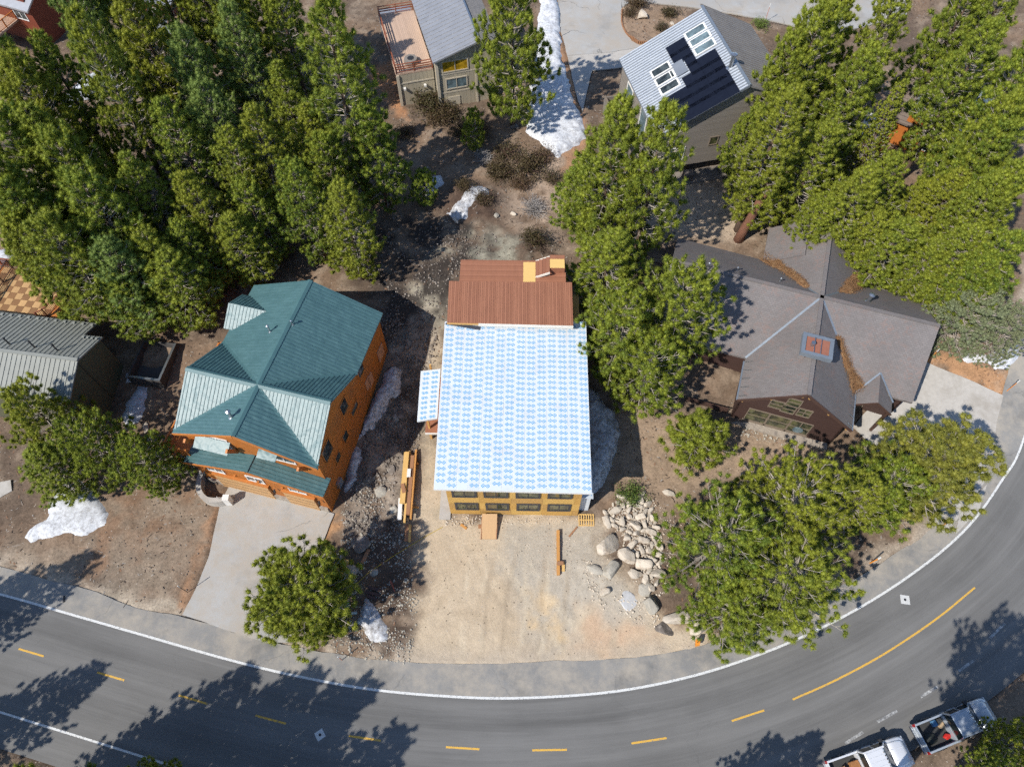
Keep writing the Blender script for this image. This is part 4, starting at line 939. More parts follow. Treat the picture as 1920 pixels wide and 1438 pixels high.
o = MB().slab(pe, .14).build('steel_roof_plane', M_CORR, V); ribs(o, pe, (-1, 0, -.5), .34, .15, .09, M_CORRT)
pb = [(Wd, .9, zr - .02), (Wd, Ls, zr - .02), (Wd + 6.2, Ls + .6, zr - 3.1), (Wd + 6.2, .9, zr - 3.1)]
o = MB().slab(pb, .16).build('seam_roof_plane', M_GREYM, V); ribs(o, pb, (1, 0, -.55), .42, .07, .06, M_GREYM)
MB().bar((Wd, .5, zr + .04), (Wd, Ls, zr + .04), .3, .06).build('ridge_cap', M_FLASH, V)
MB().bar((-.3, Ls - .05, ze - .02), (Wd, Ls - .05, zr - .02), .1, .26).build('rake_trim', M_CORR, V)
gz0 = 2.4
wallp(V, [(0, Ls + .35, gz0), (0, -.2, gz0), (0, -.2, ze + .05), (0, Ls + .35, ze + .05)], (-1, 0, 0), M_TAUPES)
wallp(V, [(0, Ls + .3, gz0 + 2.2), (Wd + 5.7, Ls + .3, gz0 + 2.2), (Wd + 5.7, Ls + .3, zr - 3.05), (Wd, Ls + .3, zr - .2), (0, Ls + .3, ze)], (0, -1, 0), M_TAUPES)
wallp(V, [(0, -.2, gz0), (Wd + 5.7, -.2, gz0), (Wd + 5.7, -.2, zr - 3.05), (Wd, -.2, zr - .2), (0, -.2, ze)], (0, 1, 0), M_TAUPES)
wallp(V, [(Wd + 5.7, Ls + .3, gz0), (Wd + 5.7, -.2, gz0), (Wd + 5.7, -.2, zr - 3.05), (Wd + 5.7, Ls + .3, zr - 3.05)], (1, 0, 0), M_TAUPES)
wallp(V, [(.3, Ls + .9, gz0 - .5), (Wd + 4.7, Ls + .9, gz0 - .5), (Wd + 4.7, Ls + .9, gz0 + 2.3), (.3, Ls + .9, gz0 + 2.3)], (0, -1, 0), pm('dark_basement_wall', (.10, .085, .075), (.08, .07, .06), 3, .8), name='basement_wall')
MB().box(.5, Wd + 4.5, Ls - 1.0, Ls + .8, gz0 - .2, gz0 + .9).build('lower_deck', M_TAUPES, V)
M_TUB = pm('hot_tub_cover', (.14, .12, .11), (.11, .1, .09), 3, .7)
MB().box(3.4, 4.3, Ls - .75, Ls + .1, gz0 + .9, gz0 + 1.75).build('utility_box', M_TUB, V, bevel=.03)
window(V, (5.9, Ls + .3, 7.2), (1, 0, 0), (0, -1, 0), .75, .85, M_TAUPE, M_GLASSG, 1)
window(V, (2.2, Ls + .3, 6.2), (1, 0, 0), (0, -1, 0), 1.6, 1.5, M_WTRIM, M_GLASSB, 2)
for y, h in ((-3.2, 2.3), (-7.4, 2.9)): window(V, (0, y, 7.0), (0, 1, 0), (-1, 0, 0), 1.5, h, M_WTRIM, M_GLASSB, 1, 1, fw=.12)
# solar panels and roof windows laid out on the sloping steel roof: u up the slope, v along the eave
sl = Vector((Wd + .3, 0, zr - ze)); su = sl.normalized(); sn = Vector((-su.z, 0, su.x))
def onroof(u, v, lift=0): return Vector((-.3, .2, ze)) + sl * u + Vector((0, (Ls - .2) * v, 0)) + sn * lift
def roof_uv(px, py):
    # pixel to (u, v) on the roof plane
    lo, hi = 0.0, 1.0
    for _ in range(40):
        mid = (lo + hi) / 2; p = hit(px, py, V, 2, ze + (zr - ze) * mid)
        if (p.x + .3) / (Wd + .3) < mid: hi = mid
        else: lo = mid
    return mid, (p.y - .2) / (Ls - .2)
def roof_rect(u0, u1, v0, v1, lift, t): 
    q = [onroof(u0, v0, lift), onroof(u1, v0, lift), onroof(u1, v1, lift), onroof(u0, v1, lift)]; return MB().hexa([p - sn * t for p in q], q)
up = 1.02 / sl.length; vp = 1.66 / -(Ls - .2)
def solar(u0, v0, du=up, dv=vp):
    o = roof_rect(u0 + .0015, u0 + du - .0015, v0 + .0012, v0 + dv - .0012, .13, .05).build('solar_panel', M_PVF, V)
    roof_rect(u0 + .004, u0 + du - .004, v0 + .003, v0 + dv - .003, .136, .004).build('cell_sheet', M_PV, o)
_a = [roof_uv(*p) for p in ((1249, 92), (1279, 72), (1341, 97), (1377, 172), (1288, 219), (1230, 197))]
up = .1035; vp = .0985
_c = (.165, .2685, .372, .4755, .579, .6825, .786)
for v0, us in ((.19, _c[3:5]), (.2885, _c[3:5]), (.387, _c[4:5]), (.4855, _c[4:7]), (.584, _c[3:7]), (.6825, _c[0:7]), (.781, _c[0:7]), (.8795, _c[1:7])):
    for u0 in us: solar(u0, v0)
for k, (u0, u1, v0, v1) in enumerate(((.70, .935, .158, .245), (.70, .935, .262, .349), (.70, .935, .366, .453), (.222, .445, .335, .425), (.222, .445, .443, .533), (.222, .445, .551, .641))):
    f = roof_rect(u0, u1, v0, v1, .12, .12).build('roof_window', M_WTRIM, V)
    roof_rect(u0 + .02, u1 - .02, v0 + .01, v1 - .01, .128, .006).build('pane', M_GLASSB if k < 3 else M_GLASS, f)
    if k == 4: roof_rect(u0 + .17, u0 + .18, v0 + .01, v1 - .01, .14, .01).build('glazing_bar', M_WTRIM, f)
roof_rect(.452, .568, .40, .55, .15, .03).build('roof_hatch', M_CORR, V)
u, v = roof_uv(1369, 128); vent_pipe(V, onroof(min(u, .93), v), 1.3, .18, M_METAL)
# fenced deck on the west side
D = empty('fenced_deck', tuple(V.location), V.rotation_euler.z, 'grey walled deck with dark mats beside the solar house', 'deck')
q = [hit(1111, 128, V, 2, 5.2), hit(1147, 215, V, 2, 5.2)]
x0 = q[0].x; MB().box(x0, -.02, -9.6, -.6, 3.6, 4.15).build('deck_floor', pm('weathered_deck', (.42, .36, .29), (.34, .29, .24), 3, .85, boards=(1, .16, .4)), D)
M_GREYW = pm('grey_board_fence', (.24, .21, .185), (.19, .17, .15), 3, .8, boards=(2, .2, .5))
MB().box(x0 - .12, x0, -9.6, -.5, 2.6, 5.2).build('fence_side', M_GREYW, D); MB().box(x0, -.02, -.6, -.48, 2.6, 5.2).build('fence_end', M_GREYW, D)
MB().box(x0 - .18, x0 + .08, -9.6, -.42, 5.2, 5.28).build('fence_cap', M_TAUPE, D)
MB().box(x0 + .2, -.2, -1.15, -.65, 4.15, 4.6).build('bench', M_DECKB[0], D)
M_MAT = pm('dark_rubber_mat', (.09, .11, .125), (.2, .18, .15), 5, .9)
for (xa, xb, ya, yb) in ((-1.6, -.15, -3.3, -1.8), (-2.6, -1.1, -5.6, -4.2), (-2.0, -.2, -7.6, -6.0)): MB().box(xa, xb, ya, yb, 4.16, 4.18).build('floor_mat', M_MAT, D)

# ================================================================== beige house at the top
M_BEIGE = pm('beige_panel_siding', (.44, .385, .285), (.39, .34, .25), 3, .75, bump=.2, stretch=(4, 4, .3), boards=(0, .42, .35))
M_BEIGET = pm('beige_trim', (.50, .44, .34), (.46, .4, .31), 3, .7)
M_LGREY = metal_roof('light_grey_seam_roof', (.42, .42, .43), (.36, .36, .37), .45, .5, .5)
M_REDW = pm('redwood_rail', (.28, .09, .045), (.22, .07, .035), 3, .7)
M_PINK = pm('sun_bleached_deck', (.55, .39, .29), (.48, .34, .25), 3, .85, boards=(0, .2, .5))
Bh = empty('beige_house', (-7.7, 64.2, 0), R(15.3), 'beige panelled house with grey metal roof and raised wooden deck', 'house')
pe = [(-.4, -.5, 9.2), (4.5, -.5, 10.75), (4.5, 11, 10.75), (-.4, 11, 9.2)]
o = MB().slab(pe, .18).build('metal_roof_plane', M_LGREY, Bh); ribs(o, pe, (1, 0, .3), .62, .05, .05, M_LGREY)
MB().slab([(4.5, -.2, 10.73), (6.6, -.2, 10.1), (6.6, 11, 10.1), (4.5, 11, 10.73)], .16).build('shingle_roof_plane', M_GREYSH, Bh)
MB().bar((4.5, -.5, 10.8), (4.5, 11, 10.8), .16, .1).build('ridge_cap', M_METAL, Bh)
wallp(Bh, [(0, 0, 2.0), (6.3, 0, 2.0), (6.3, 0, 9.95), (4.4, 0, 10.5), (0, 0, 9.1)], (0, -1, 0), M_BEIGE); wallp(Bh, [(0, 0.17, 2.0), (0, 10.5, 2.0), (0, 10.5, 9.1), (0, .17, 9.1)], (-1, 0, 0), M_BEIGE)
for zz in (5.0, 7.2): MB().box(.05, 6.2, -.03, -.002, zz, zz + .16).build('belly_band', M_BEIGET, Bh)
MB().box(-.14, .14, -.16, .04, 2, 9.15).build('corner_board', M_BEIGET, Bh); MB().box(4.0, 4.2, -.1, -.002, 2, 10.3).build('corner_board', M_BEIGET, Bh)
M_AMBERG = glass_mat('amber_window_glass', (.5, .3, .02), .15)  # amber base colour with random darker patches
window(Bh, (1.9, 0, 8.15), (1, 0, 0), (0, -1, 0), 2.6, 1.1, M_BEIGET, M_AMBERG, 2, fw=.12)
window(Bh, (1.95, 0, 6.1), (1, 0, 0), (0, -1, 0), 2.1, 1.1, M_BEIGET, M_GLASSB, 2, fw=.12)
MB().box(.7, 2.2, -.06, -.002, 2.6, 4.5).build('garage_panel', M_BEIGET, Bh)
MB().bar((.45, 2.0, 9.42), (1.1, 4.0, 9.62), .06, .06).build('red_roof_pole', M_REDW, Bh)
q0 = hit(711, 29, Bh, 2, 7.2); q1 = hit(734, 120, Bh, 2, 7.2); dx0 = (q0.x + q1.x) / 2; dyN = q0.y
MB().box(dx0, -.15, 1.5, dyN, 7.0, 7.2).build('deck', M_PINK, Bh)
wallp(Bh, [(dx0 + .15, 1.52, 2), (-.15, 1.52, 2), (-.15, 1.52, 6.98), (dx0 + .15, 1.52, 6.98)], (0, -1, 0), M_BEIGE, name='deck_skirt')
MB().box(dx0 + .1, -.16, 1.46, 1.5, 5.9, 6.05).build('belly_band', M_BEIGET, Bh); MB().box(dx0 + .02, dx0 + .3, 1.38, 1.65, 2, 7.0).build('corner_board', M_BEIGET, Bh)
rl = railing(Bh, [(-.2, dyN - .1), (dx0 + .08, dyN - .1), (dx0 + .08, 1.55), (-.2, 1.55)], 7.2, 1.0, M_REDW, bal=0)
for zz in (.45, .7):
    for (pa, pb_) in (((-.2, dyN - .1), (dx0 + .08, dyN - .1)), ((dx0 + .08, dyN - .1), (dx0 + .08, 1.55)), ((dx0 + .08, 1.55), (-.2, 1.55))):
        MB().bar((*pa, 7.2 + zz), (*pb_, 7.2 + zz), .05, .12).build('rail_board', M_REDW, rl)
for x in (-3.4, -1.2): 
    f = MB().box(x - .12, x + .12, 1.2, 1.5, 5.3, 5.5).build('flood_lamp', M_WTRIM, Bh)
mb = MB().tube([(-2.2, 2.9, 7.22), (-2.2, 2.9, 7.75)], [.75, .7], 8).build('fire_pit', M_GREYW); mb.location = Bh.location; mb.rotation_euler = Bh.rotation_euler
tag(mb, 'octagonal stone fire pit on the bleached wooden deck', 'fire pit')
tb = MB().tube([(-2.2, 2.9, 7.75), (-2.2, 2.9, 7.8)], [.35, .35], 8).build('burner_bowl', M_DARK, mb)
MB().box(-3.9, -.2, dyN + .3, dyN + 2.5, 2.4, 6.2).build('shed_block', M_LGREY, Bh)

# ================================================================== olive house and its checkered deck
M_OLIVE = pm('olive_stucco', (.115, .11, .062), (.10, .097, .055), 8, .9, bump=.2)
M_SAGE = metal_roof('sage_seam_roof', (.27, .275, .245), (.23, .235, .21), .6, 0, .3, .3)
O = empty('olive_house', (-34.1, 29.5, 0), R(-7.9), 'olive stucco house with long sage green metal roof', 'house')
zr_, ze_ = 7.6, 6.3; xl = -24
pS = [(0, 0, zr_), (0, -3.05, ze_), (xl, -3.05, ze_), (xl, 0, zr_)]; pN = [(0, 0, zr_), (xl, 0, zr_), (xl, 4.7, 5.6), (-1.6, 4.7, 5.6), (-1.6, 3.05, ze_), (0, 3.05, ze_)]
o = MB().slab(pS, .14).build('roof_plane', M_SAGE, O); ribs(o, pS, (0, -1, -.4), .4, .045, .045, M_SAGE)
o = MB().slab(pN, .14).build('roof_plane', M_SAGE, O); ribs(o, pN, (0, 1, -.4), .4, .045, .045, M_SAGE)
MB().bar((0, 0, zr_ + .04), (xl, 0, zr_ + .04), .3, .06).build('ridge_cap', M_SAGE, O)
wallp(O, [(-.25, -2.9, 0), (-.25, 2.9, 0), (-.25, 2.9, ze_), (-.25, 0, zr_ - .1), (-.25, -2.9, ze_)], (1, 0, 0), M_OLIVE)
wallp(O, [(-.42, -2.85, 0), (xl, -2.85, 0), (xl, -2.85, ze_), (-.42, -2.85, ze_)], (0, -1, 0), M_OLIVE); wallp(O, [(-.42, 2.85, 0), (xl, 2.85, 0), (xl, 2.85, ze_), (-.42, 2.85, ze_)], (0, 1, 0), M_OLIVE)
MB().box(-.27, -.2, -.06, .06, 0, zr_ - .3).build('wall_joint', pm('olive_trim', (.09, .085, .05)), O)
for px, py in ((19, 646), (66, 652), (109, 658)):
    p = hit(px, py, O, 2, 7.2); vent_pipe(O, (p.x, p.y, zr_ - (zr_ - ze_) / 3.05 * abs(p.y)), .75, .06, M_BLACKV, True)
for k in range(26):
    x = -1.75 - k * .8; MB().box(x - .1, x + .1, 4.25, 4.4, 5.74, 5.86).build('snow_guard', M_SAGE, O)
for k in range(4): MB().box(-.2 - k * .38 - .08, -.2 - k * .38 + .08, 2.6, 2.75, 6.5, 6.62).build('snow_guard', M_SAGE, O)
pen = empty('bin_enclosure', tuple(O.location), O.rotation_euler.z, 'low concrete enclosure coloured as in shade behind the olive house gable', 'enclosure')
M_DCON = pm('shade_toned_concrete', (.085, .08, .075), (.065, .06, .058), 3, .9)  # grey concrete darkened: the shade over the pen is in its colour
for nm, bx in (('wall', (1.1, 1.25, 1.4, 5.2)), ('wall', (3.9, 4.05, 1.4, 5.2)), ('wall', (1.25, 3.9, 1.4, 1.55)), ('wall', (1.25, 3.9, 5.05, 5.2))): MB().box(bx[0], bx[1], bx[2], bx[3], .8, 2.9).build(nm, M_DCON, pen)
MB().box(1.25, 3.9, 1.55, 5.05, .8, 2.0).build('floor', M_DCON, pen)
MB().box(3.88, 4.07, 1.38, 5.22, 2.9, 2.94).box(1.08, 3.87, 1.38, 1.57, 2.9, 2.94).build('metal_coping', M_METAL, pen)
CK = empty('checkered_deck', tuple(O.location), O.rotation_euler.z, 'raised deck tiled in light and dark wooden checks', 'deck')
zc = 4.1; ne = hit(123, 505, CK, 2, zc); ea = hit(127, 557, CK, 2, zc); se = hit(110, 592, CK, 2, zc); nw = hit(22, 511, CK, 2, zc)
xR = ea.x; yB = se.y - .6; yT = (ne.y + nw.y) / 2; xL = nw.x; ts = .66
cut = lambda x, y: x <= xR + .02 and (x - xR) + (ea.y - y) * .55 < .25
M_TL = [pm('pale_deck_tile', (.62, .38, .17), (.54, .32, .14), 4, .8, boards=(0, .11, .35), objvar=.35)]; M_TD = pm('brown_deck_tile', (.30, .155, .065), (.24, .12, .05), 4, .8, boards=(1, .11, .35), objvar=.35)
MB().box(xL - 5, xR, yB, yT, zc - .3, zc - .025).build('deck_frame', M_LOGT, CK)
tm = [MB().box(-ts / 2 + .01, ts / 2 - .01, -ts / 2 + .01, ts / 2 - .01, -.02, .02).mesh('tile', m_) for m_ in (M_TL[0], M_TD)]
i = 0; x = xR - ts / 2
while x > xL - 1.2:
    y = yT - ts / 2; j = 0
    while y > yB:
        if cut(x, y): link('tile', tm[(i + j) % 2], CK, (x, y, zc))
        y -= ts; j += 1
    x -= ts; i += 1
railing(CK, [(xL - 5, yT + .12), (xR - 1.6, yT + .12)], zc, 1.05, M_REDW, bal=.13)
railing(CK, [(xR + .1, ea.y), (xR - .75, se.y - .2), (xR - 1.2, yB)], zc, 1.0, M_REDW, bal=.13)
railing(CK, [(xL - .15, yT), (xL - .15, yB)], zc, 1.05, M_BRNT, bal=.13)
for x in (xL, xR - .3): MB().box(x - .1, x + .1, yT - .3, yT - .1, 1, zc - .3).build('post', M_LOGT, CK)
MB().box(xL - .6, xL + 6, yB - .25, yB + .1, 1.0, zc - .02).build('deck_skirt', M_BRNT, CK)

# ================================================================== partly hidden buildings at the frame's corners
M_RUST = pm('rust_red_siding', (.20, .045, .02), (.16, .035, .016), 3, .7, boards=(2, .2, .5))
M_ORSID = pm('orange_plank_siding', (.50, .16, .03), (.42, .13, .025), 3, .7, boards=(2, .16, .4))
M_GREYDK = pm('weathered_roof_plank', (.19, .15, .125), (.14, .11, .09), 3, .85, boards=(1, .34, .8))
p = U(1762, 185, 8.5); K = empty('rust_cabin', (p.x, p.y, 0), R(-35), 'rust coloured cabin with plank roof hidden in the eastern pines', 'house')
MB().slab([(-3.4, -2.2, 6.2), (3.0, -2.2, 6.2), (3.0, 1.6, 8.8), (-3.4, 1.6, 8.8)], .2).build('roof_plane', M_GREYDK, K)
MB().slab([(-3.4, 5.2, 6.2), (-3.4, 1.6, 8.8), (3.0, 1.6, 8.8), (3.0, 5.2, 6.2)], .2).build('roof_plane', M_GREYDK, K)
MB().box(-3.0, 2.6, -1.8, 4.8, 2, 6.2).build('wall', M_ORSID, K); MB().bar((-3.4, 1.6, 8.85), (3.0, 1.6, 8.85), .3, .06).build('ridge_cap', M_GREYDK, K)
dm = MB().hexa([(-1.6, -2.0, 6.4), (.1, -2.0, 6.4), (.1, .2, 6.4), (-1.6, .2, 6.4)], [(-1.6, -2.0, 7.5), (.1, -2.0, 7.5), (.1, .2, 7.8), (-1.6, .2, 7.8)]).build('dormer', M_ORSID, K)
MB().slab([(-1.8, -2.25, 7.52), (.3, -2.25, 7.52), (.3, .6, 7.95), (-1.8, .6, 7.95)], .1).build('dormer_roof', M_FLASH, K)
MB().box(-5.0, -2.2, -4.6, -1.9, 3.4, 3.6).build('porch_deck', M_ORSID, K); MB().slab([(-5.2, -4.8, 5.2), (-3.2, -4.8, 5.2), (-3.2, -2.0, 5.8), (-5.2, -2.0, 5.8)], .1).build('porch_roof', M_WTRIM, K)
window(K, (1.2, -1.8, 4.6), (1, 0, 0), (0, -1, 0), 1.2, 1.1, M_WTRIM, M_GLASS, 2)
p = U(20, 20, 7.0); K2 = empty('red_deck_house', (p.x, p.y, 0), R(-22), 'red timber house with balcony behind the western forest', 'house')
MB().box(-6, 3.4, -.2, 7, 2, 9).build('wall', M_RUST, K2); MB().slab([(-7, -1.0, 8.4), (4.2, -1.0, 8.4), (4.2, 3.4, 10.6), (-7, 3.4, 10.6)], .2).build('roof_plane', M_LGREY, K2); MB().slab([(-7, 8, 8.4), (-7, 3.4, 10.6), (4.2, 3.4, 10.6), (4.2, 8, 8.4)], .2).build('roof_plane', M_LGREY, K2)
MB().box(-6, .6, -3.6, -.2, 6.0, 6.2).build('balcony_deck', M_PINK, K2); railing(K2, [(-6, -3.5), (.55, -3.5), (.55, -.2)], 6.2, 1.0, M_ORSID)
for x in (-3, 1.6): window(K2, (x, -.2, 7.2), (1, 0, 0), (0, -1, 0), 1.5, 1.4, M_WTRIM, M_GLASS, 2)
for x in (-5.8, .4): MB().box(x - .1, x + .1, -3.5, -3.3, 2, 6).build('post', M_RUST, K2)
p = U(285, -6, 6.0); K3 = empty('red_shed', (p.x, p.y, 0), R(-18), 'small dark red shed at the top edge above the forest', 'shed')
MB().box(-2, 2.0, 0, 4, 2, 5.4).build('wall', M_RUST, K3); MB().slab([(-2.3, -.4, 5.5), (2.3, -.4, 5.5), (2.3, 4.4, 6.6), (-2.3, 4.4, 6.6)], .15).build('roof_plane', M_LGREY, K3)
MB().box(-1.2, -.2, -.06, -.002, 2.2, 4.6).build('door', M_WTRIM, K3)
# ------------------------------------------------------------------ pines
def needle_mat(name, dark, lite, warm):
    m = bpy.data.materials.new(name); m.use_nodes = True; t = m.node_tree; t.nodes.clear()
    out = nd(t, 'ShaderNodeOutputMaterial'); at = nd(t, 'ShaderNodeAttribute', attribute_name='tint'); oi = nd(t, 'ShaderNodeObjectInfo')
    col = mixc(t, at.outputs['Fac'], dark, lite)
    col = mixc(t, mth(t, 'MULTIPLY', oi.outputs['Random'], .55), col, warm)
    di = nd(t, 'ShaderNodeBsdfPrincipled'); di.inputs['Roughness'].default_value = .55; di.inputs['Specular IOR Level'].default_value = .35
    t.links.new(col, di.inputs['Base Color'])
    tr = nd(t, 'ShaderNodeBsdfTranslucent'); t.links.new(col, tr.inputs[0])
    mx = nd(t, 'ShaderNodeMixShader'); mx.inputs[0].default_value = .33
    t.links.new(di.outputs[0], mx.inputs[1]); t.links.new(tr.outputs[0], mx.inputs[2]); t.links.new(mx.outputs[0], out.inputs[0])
    return m
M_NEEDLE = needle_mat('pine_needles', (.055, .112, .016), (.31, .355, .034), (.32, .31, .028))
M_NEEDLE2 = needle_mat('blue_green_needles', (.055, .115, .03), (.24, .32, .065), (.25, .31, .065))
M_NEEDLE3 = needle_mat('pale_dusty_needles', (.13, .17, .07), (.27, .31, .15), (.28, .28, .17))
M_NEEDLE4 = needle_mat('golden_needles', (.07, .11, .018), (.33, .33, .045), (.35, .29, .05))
M_BARK = pm('pine_bark', (.15, .095, .065), (.09, .06, .045), 7, .95, bump=.8, stretch=(3, 3, .5))
M_TWIG = pm('grey_branch_wood', (.40, .355, .30), (.27, .235, .2), 6, .9)

_bm = bmesh.new(); bmesh.ops.create_icosphere(_bm, subdivisions=1, radius=1.0); _bm.verts.ensure_lookup_table()
ICO_V = np.array([v.co[:] for v in _bm.verts]); ICO_F = np.array([[v.index for v in f.verts] for f in _bm.faces]); _bm.free()

def make_pine(name, seed, h, rad, base=.18, shape='pine', mat=None, whorl=.55, tsize=.26, per=66, sparse=1.0, sag=0.0, form=.75, up_t=.35, spc=.34):
    """trunk and limbs as one mesh, needle tufts at the twig ends as another"""
    rd = random.Random(seed); W = MB(); T = []          # T: tuft position, axis, size, tint
    bend = [(rd.uniform(-.12, .12), rd.uniform(-.12, .12)) for _ in range(6)]
    def axis(z):
        f = z / h; return Vector((math.sin(f * 2.3 + seed) * .22 * f, math.cos(f * 1.9 + seed * 2) * .22 * f, z))
    n = 9; r0 = .022 * h + .05
    TR = MB().tube([axis(h * i / n) - Vector((0, 0, .35 if i == 0 else 0)) for i in range(n + 1)], [max(.015, r0 * (1 - .96 * (i / n) ** .9)) for i in range(n + 1)], 8)
    z = h * base; ph = rd.random() * 6
    while z < h * .985:
        f = (z - h * base) / (h * (1 - base))                       # 0 bottom .. 1 top
        if shape == 'round': prof = math.sin(math.pi * (.22 + .74 * f)) ** .7
        elif shape == 'fir': prof = (1 - f) ** .9 + .05
        else: prof = min(1, (.45 + 2.6 * f)) * (1 - f ** 1.7) ** form + .06
        nb = rd.choice((4, 5, 5, 6)) if f < .85 else 4
        for k in range(nb):
            if rd.random() > sparse: continue
            az = ph + 2 * math.pi * k / nb + rd.uniform(-.4, .4); L = rad * prof * rd.uniform(.62, 1.12)
            el = R(-12 + 55 * f ** 1.3 + rd.uniform(-9, 12)) - sag * (1 - f)
            d = Vector((math.cos(az) * math.cos(el), math.sin(az) * math.cos(el), math.sin(el))); o = axis(z + rd.uniform(-.15, .15))
            side = d.cross(Vector((0, 0, 1))).normalized(); cv = rd.uniform(.1, .26); sw = rd.uniform(-.12, .12)
            def bp(s): return o + d * (L * s) + Vector((0, 0, L * cv * s * s)) + side * (L * sw * s * s)
            rb = .014 + .012 * L
            W.tube([bp(s) for s in (0, .35, .7, 1.0)], [rb, rb * .75, rb * .5, .008], 4, cap=False)
            T.append((bp(1.0), (d + Vector((0, 0, .5))).normalized(), 1.0, f))
            s = .30 if shape != 'fir' else .12; kk = 0; st = (spc if shape != 'fir' else .22) / max(L, .4)
            while s < .97:
                sg = 1 if kk % 2 else -1; kk += 1
                p = bp(s); ang = R(rd.uniform(35, 62)); l2 = (.30 * L * (1.15 - s) + .22) * rd.uniform(.7, 1.25)
                tdir = (bp(min(1, s + .05)) - p).normalized()
                d2 = (tdir * math.cos(ang) + side * sg * math.sin(ang) + Vector((0, 0, rd.uniform(.05, .45)))).normalized()
                q = p + d2 * l2 + Vector((0, 0, l2 * .12)); W.tube([p, p.lerp(q, .5) - Vector((0, 0, .03)), q], [.018, .014, .009], 3, cap=False)
                T.append((q, (d2 + Vector((0, 0, up_t + .3))).normalized(), rd.uniform(.8, 1.1), f))
                if l2 > .55 or rd.random() < .35:
                    d3 = (d2 + side * -sg * rd.uniform(.2, .9) + Vector((0, 0, rd.uniform(.2, .7)))).normalized(); p3 = p.lerp(q, rd.uniform(.5, .75)); q3 = p3 + d3 * rd.uniform(.2, .36)
                    W.tube([p3, q3], [.007, .005], 3, cap=False); T.append((q3, (d3 + Vector((0, 0, up_t))).normalized(), rd.uniform(.75, 1.0), f))
                s += st * rd.uniform(.75, 1.25)
        z += whorl * rd.uniform(.75, 1.2) * (1 - .35 * f); ph += 1.1
    T.append((axis(h) + Vector((0, 0, .1)), Vector((0, 0, 1)), 1.1, 1))
    nT = len(T); g = np.random.default_rng(seed)
    P = np.array([t[0] for t in T]); A = np.array([t[1] for t in T]); S_ = np.array([t[2] for t in T]); Fh = np.array([t[3] for t in T])
    rv = g.normal(size=(nT, per, 3)); rv -= (rv * A[:, None]).sum(2, keepdims=True) * A[:, None]; rv /= np.linalg.norm(rv, axis=2, keepdims=True) + 1e-6
    fw = g.uniform(-.25, 1.0, (nT, per, 1)); D = rv * np.sqrt(np.clip(1.05 - fw ** 2, .15, 1)) + A[:, None] * fw; D /= np.linalg.norm(D, axis=2, keepdims=True)
    ln = tsize * S_[:, None, None] * g.uniform(.72, 1.12, (nT, per, 1))
    B0 = P[:, None] - A[:, None] * g.uniform(-.04, .2, (nT, per, 1)) * (tsize / .26)
    sd = np.cross(D, g.normal(size=(nT, per, 3))); sd /= np.linalg.norm(sd, axis=2, keepdims=True) + 1e-6; sd *= .0122 * tsize / .26
    Vn = np.stack([B0 - sd, B0 + sd, B0 + D * ln], 2).reshape(-1, 3)
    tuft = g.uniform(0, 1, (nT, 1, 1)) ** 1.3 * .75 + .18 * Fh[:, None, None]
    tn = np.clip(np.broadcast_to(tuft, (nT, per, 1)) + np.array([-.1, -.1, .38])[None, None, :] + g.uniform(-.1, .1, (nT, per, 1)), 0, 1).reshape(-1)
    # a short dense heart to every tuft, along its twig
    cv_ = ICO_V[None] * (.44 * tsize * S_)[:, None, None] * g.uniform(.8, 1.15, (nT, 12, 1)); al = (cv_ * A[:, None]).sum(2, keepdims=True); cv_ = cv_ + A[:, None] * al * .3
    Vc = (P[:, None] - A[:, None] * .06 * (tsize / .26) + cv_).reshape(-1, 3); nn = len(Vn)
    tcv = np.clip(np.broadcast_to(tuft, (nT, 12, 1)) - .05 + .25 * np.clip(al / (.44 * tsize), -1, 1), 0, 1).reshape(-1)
    F = np.concatenate([np.arange(nn).reshape(-1, 3), (ICO_F[None] + (np.arange(nT) * 12)[:, None, None] + nn).reshape(-1, 3)])
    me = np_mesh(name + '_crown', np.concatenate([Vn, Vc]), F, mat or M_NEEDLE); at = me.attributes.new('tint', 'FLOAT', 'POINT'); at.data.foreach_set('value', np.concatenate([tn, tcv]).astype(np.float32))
    return {'crown': me, 'trunk': TR.mesh(name + '_trunk', M_BARK, smooth=True), 'limbs': W.mesh(name + '_limbs', M_TWIG), 'h': h, 'r': rad, 'tufts': nT}
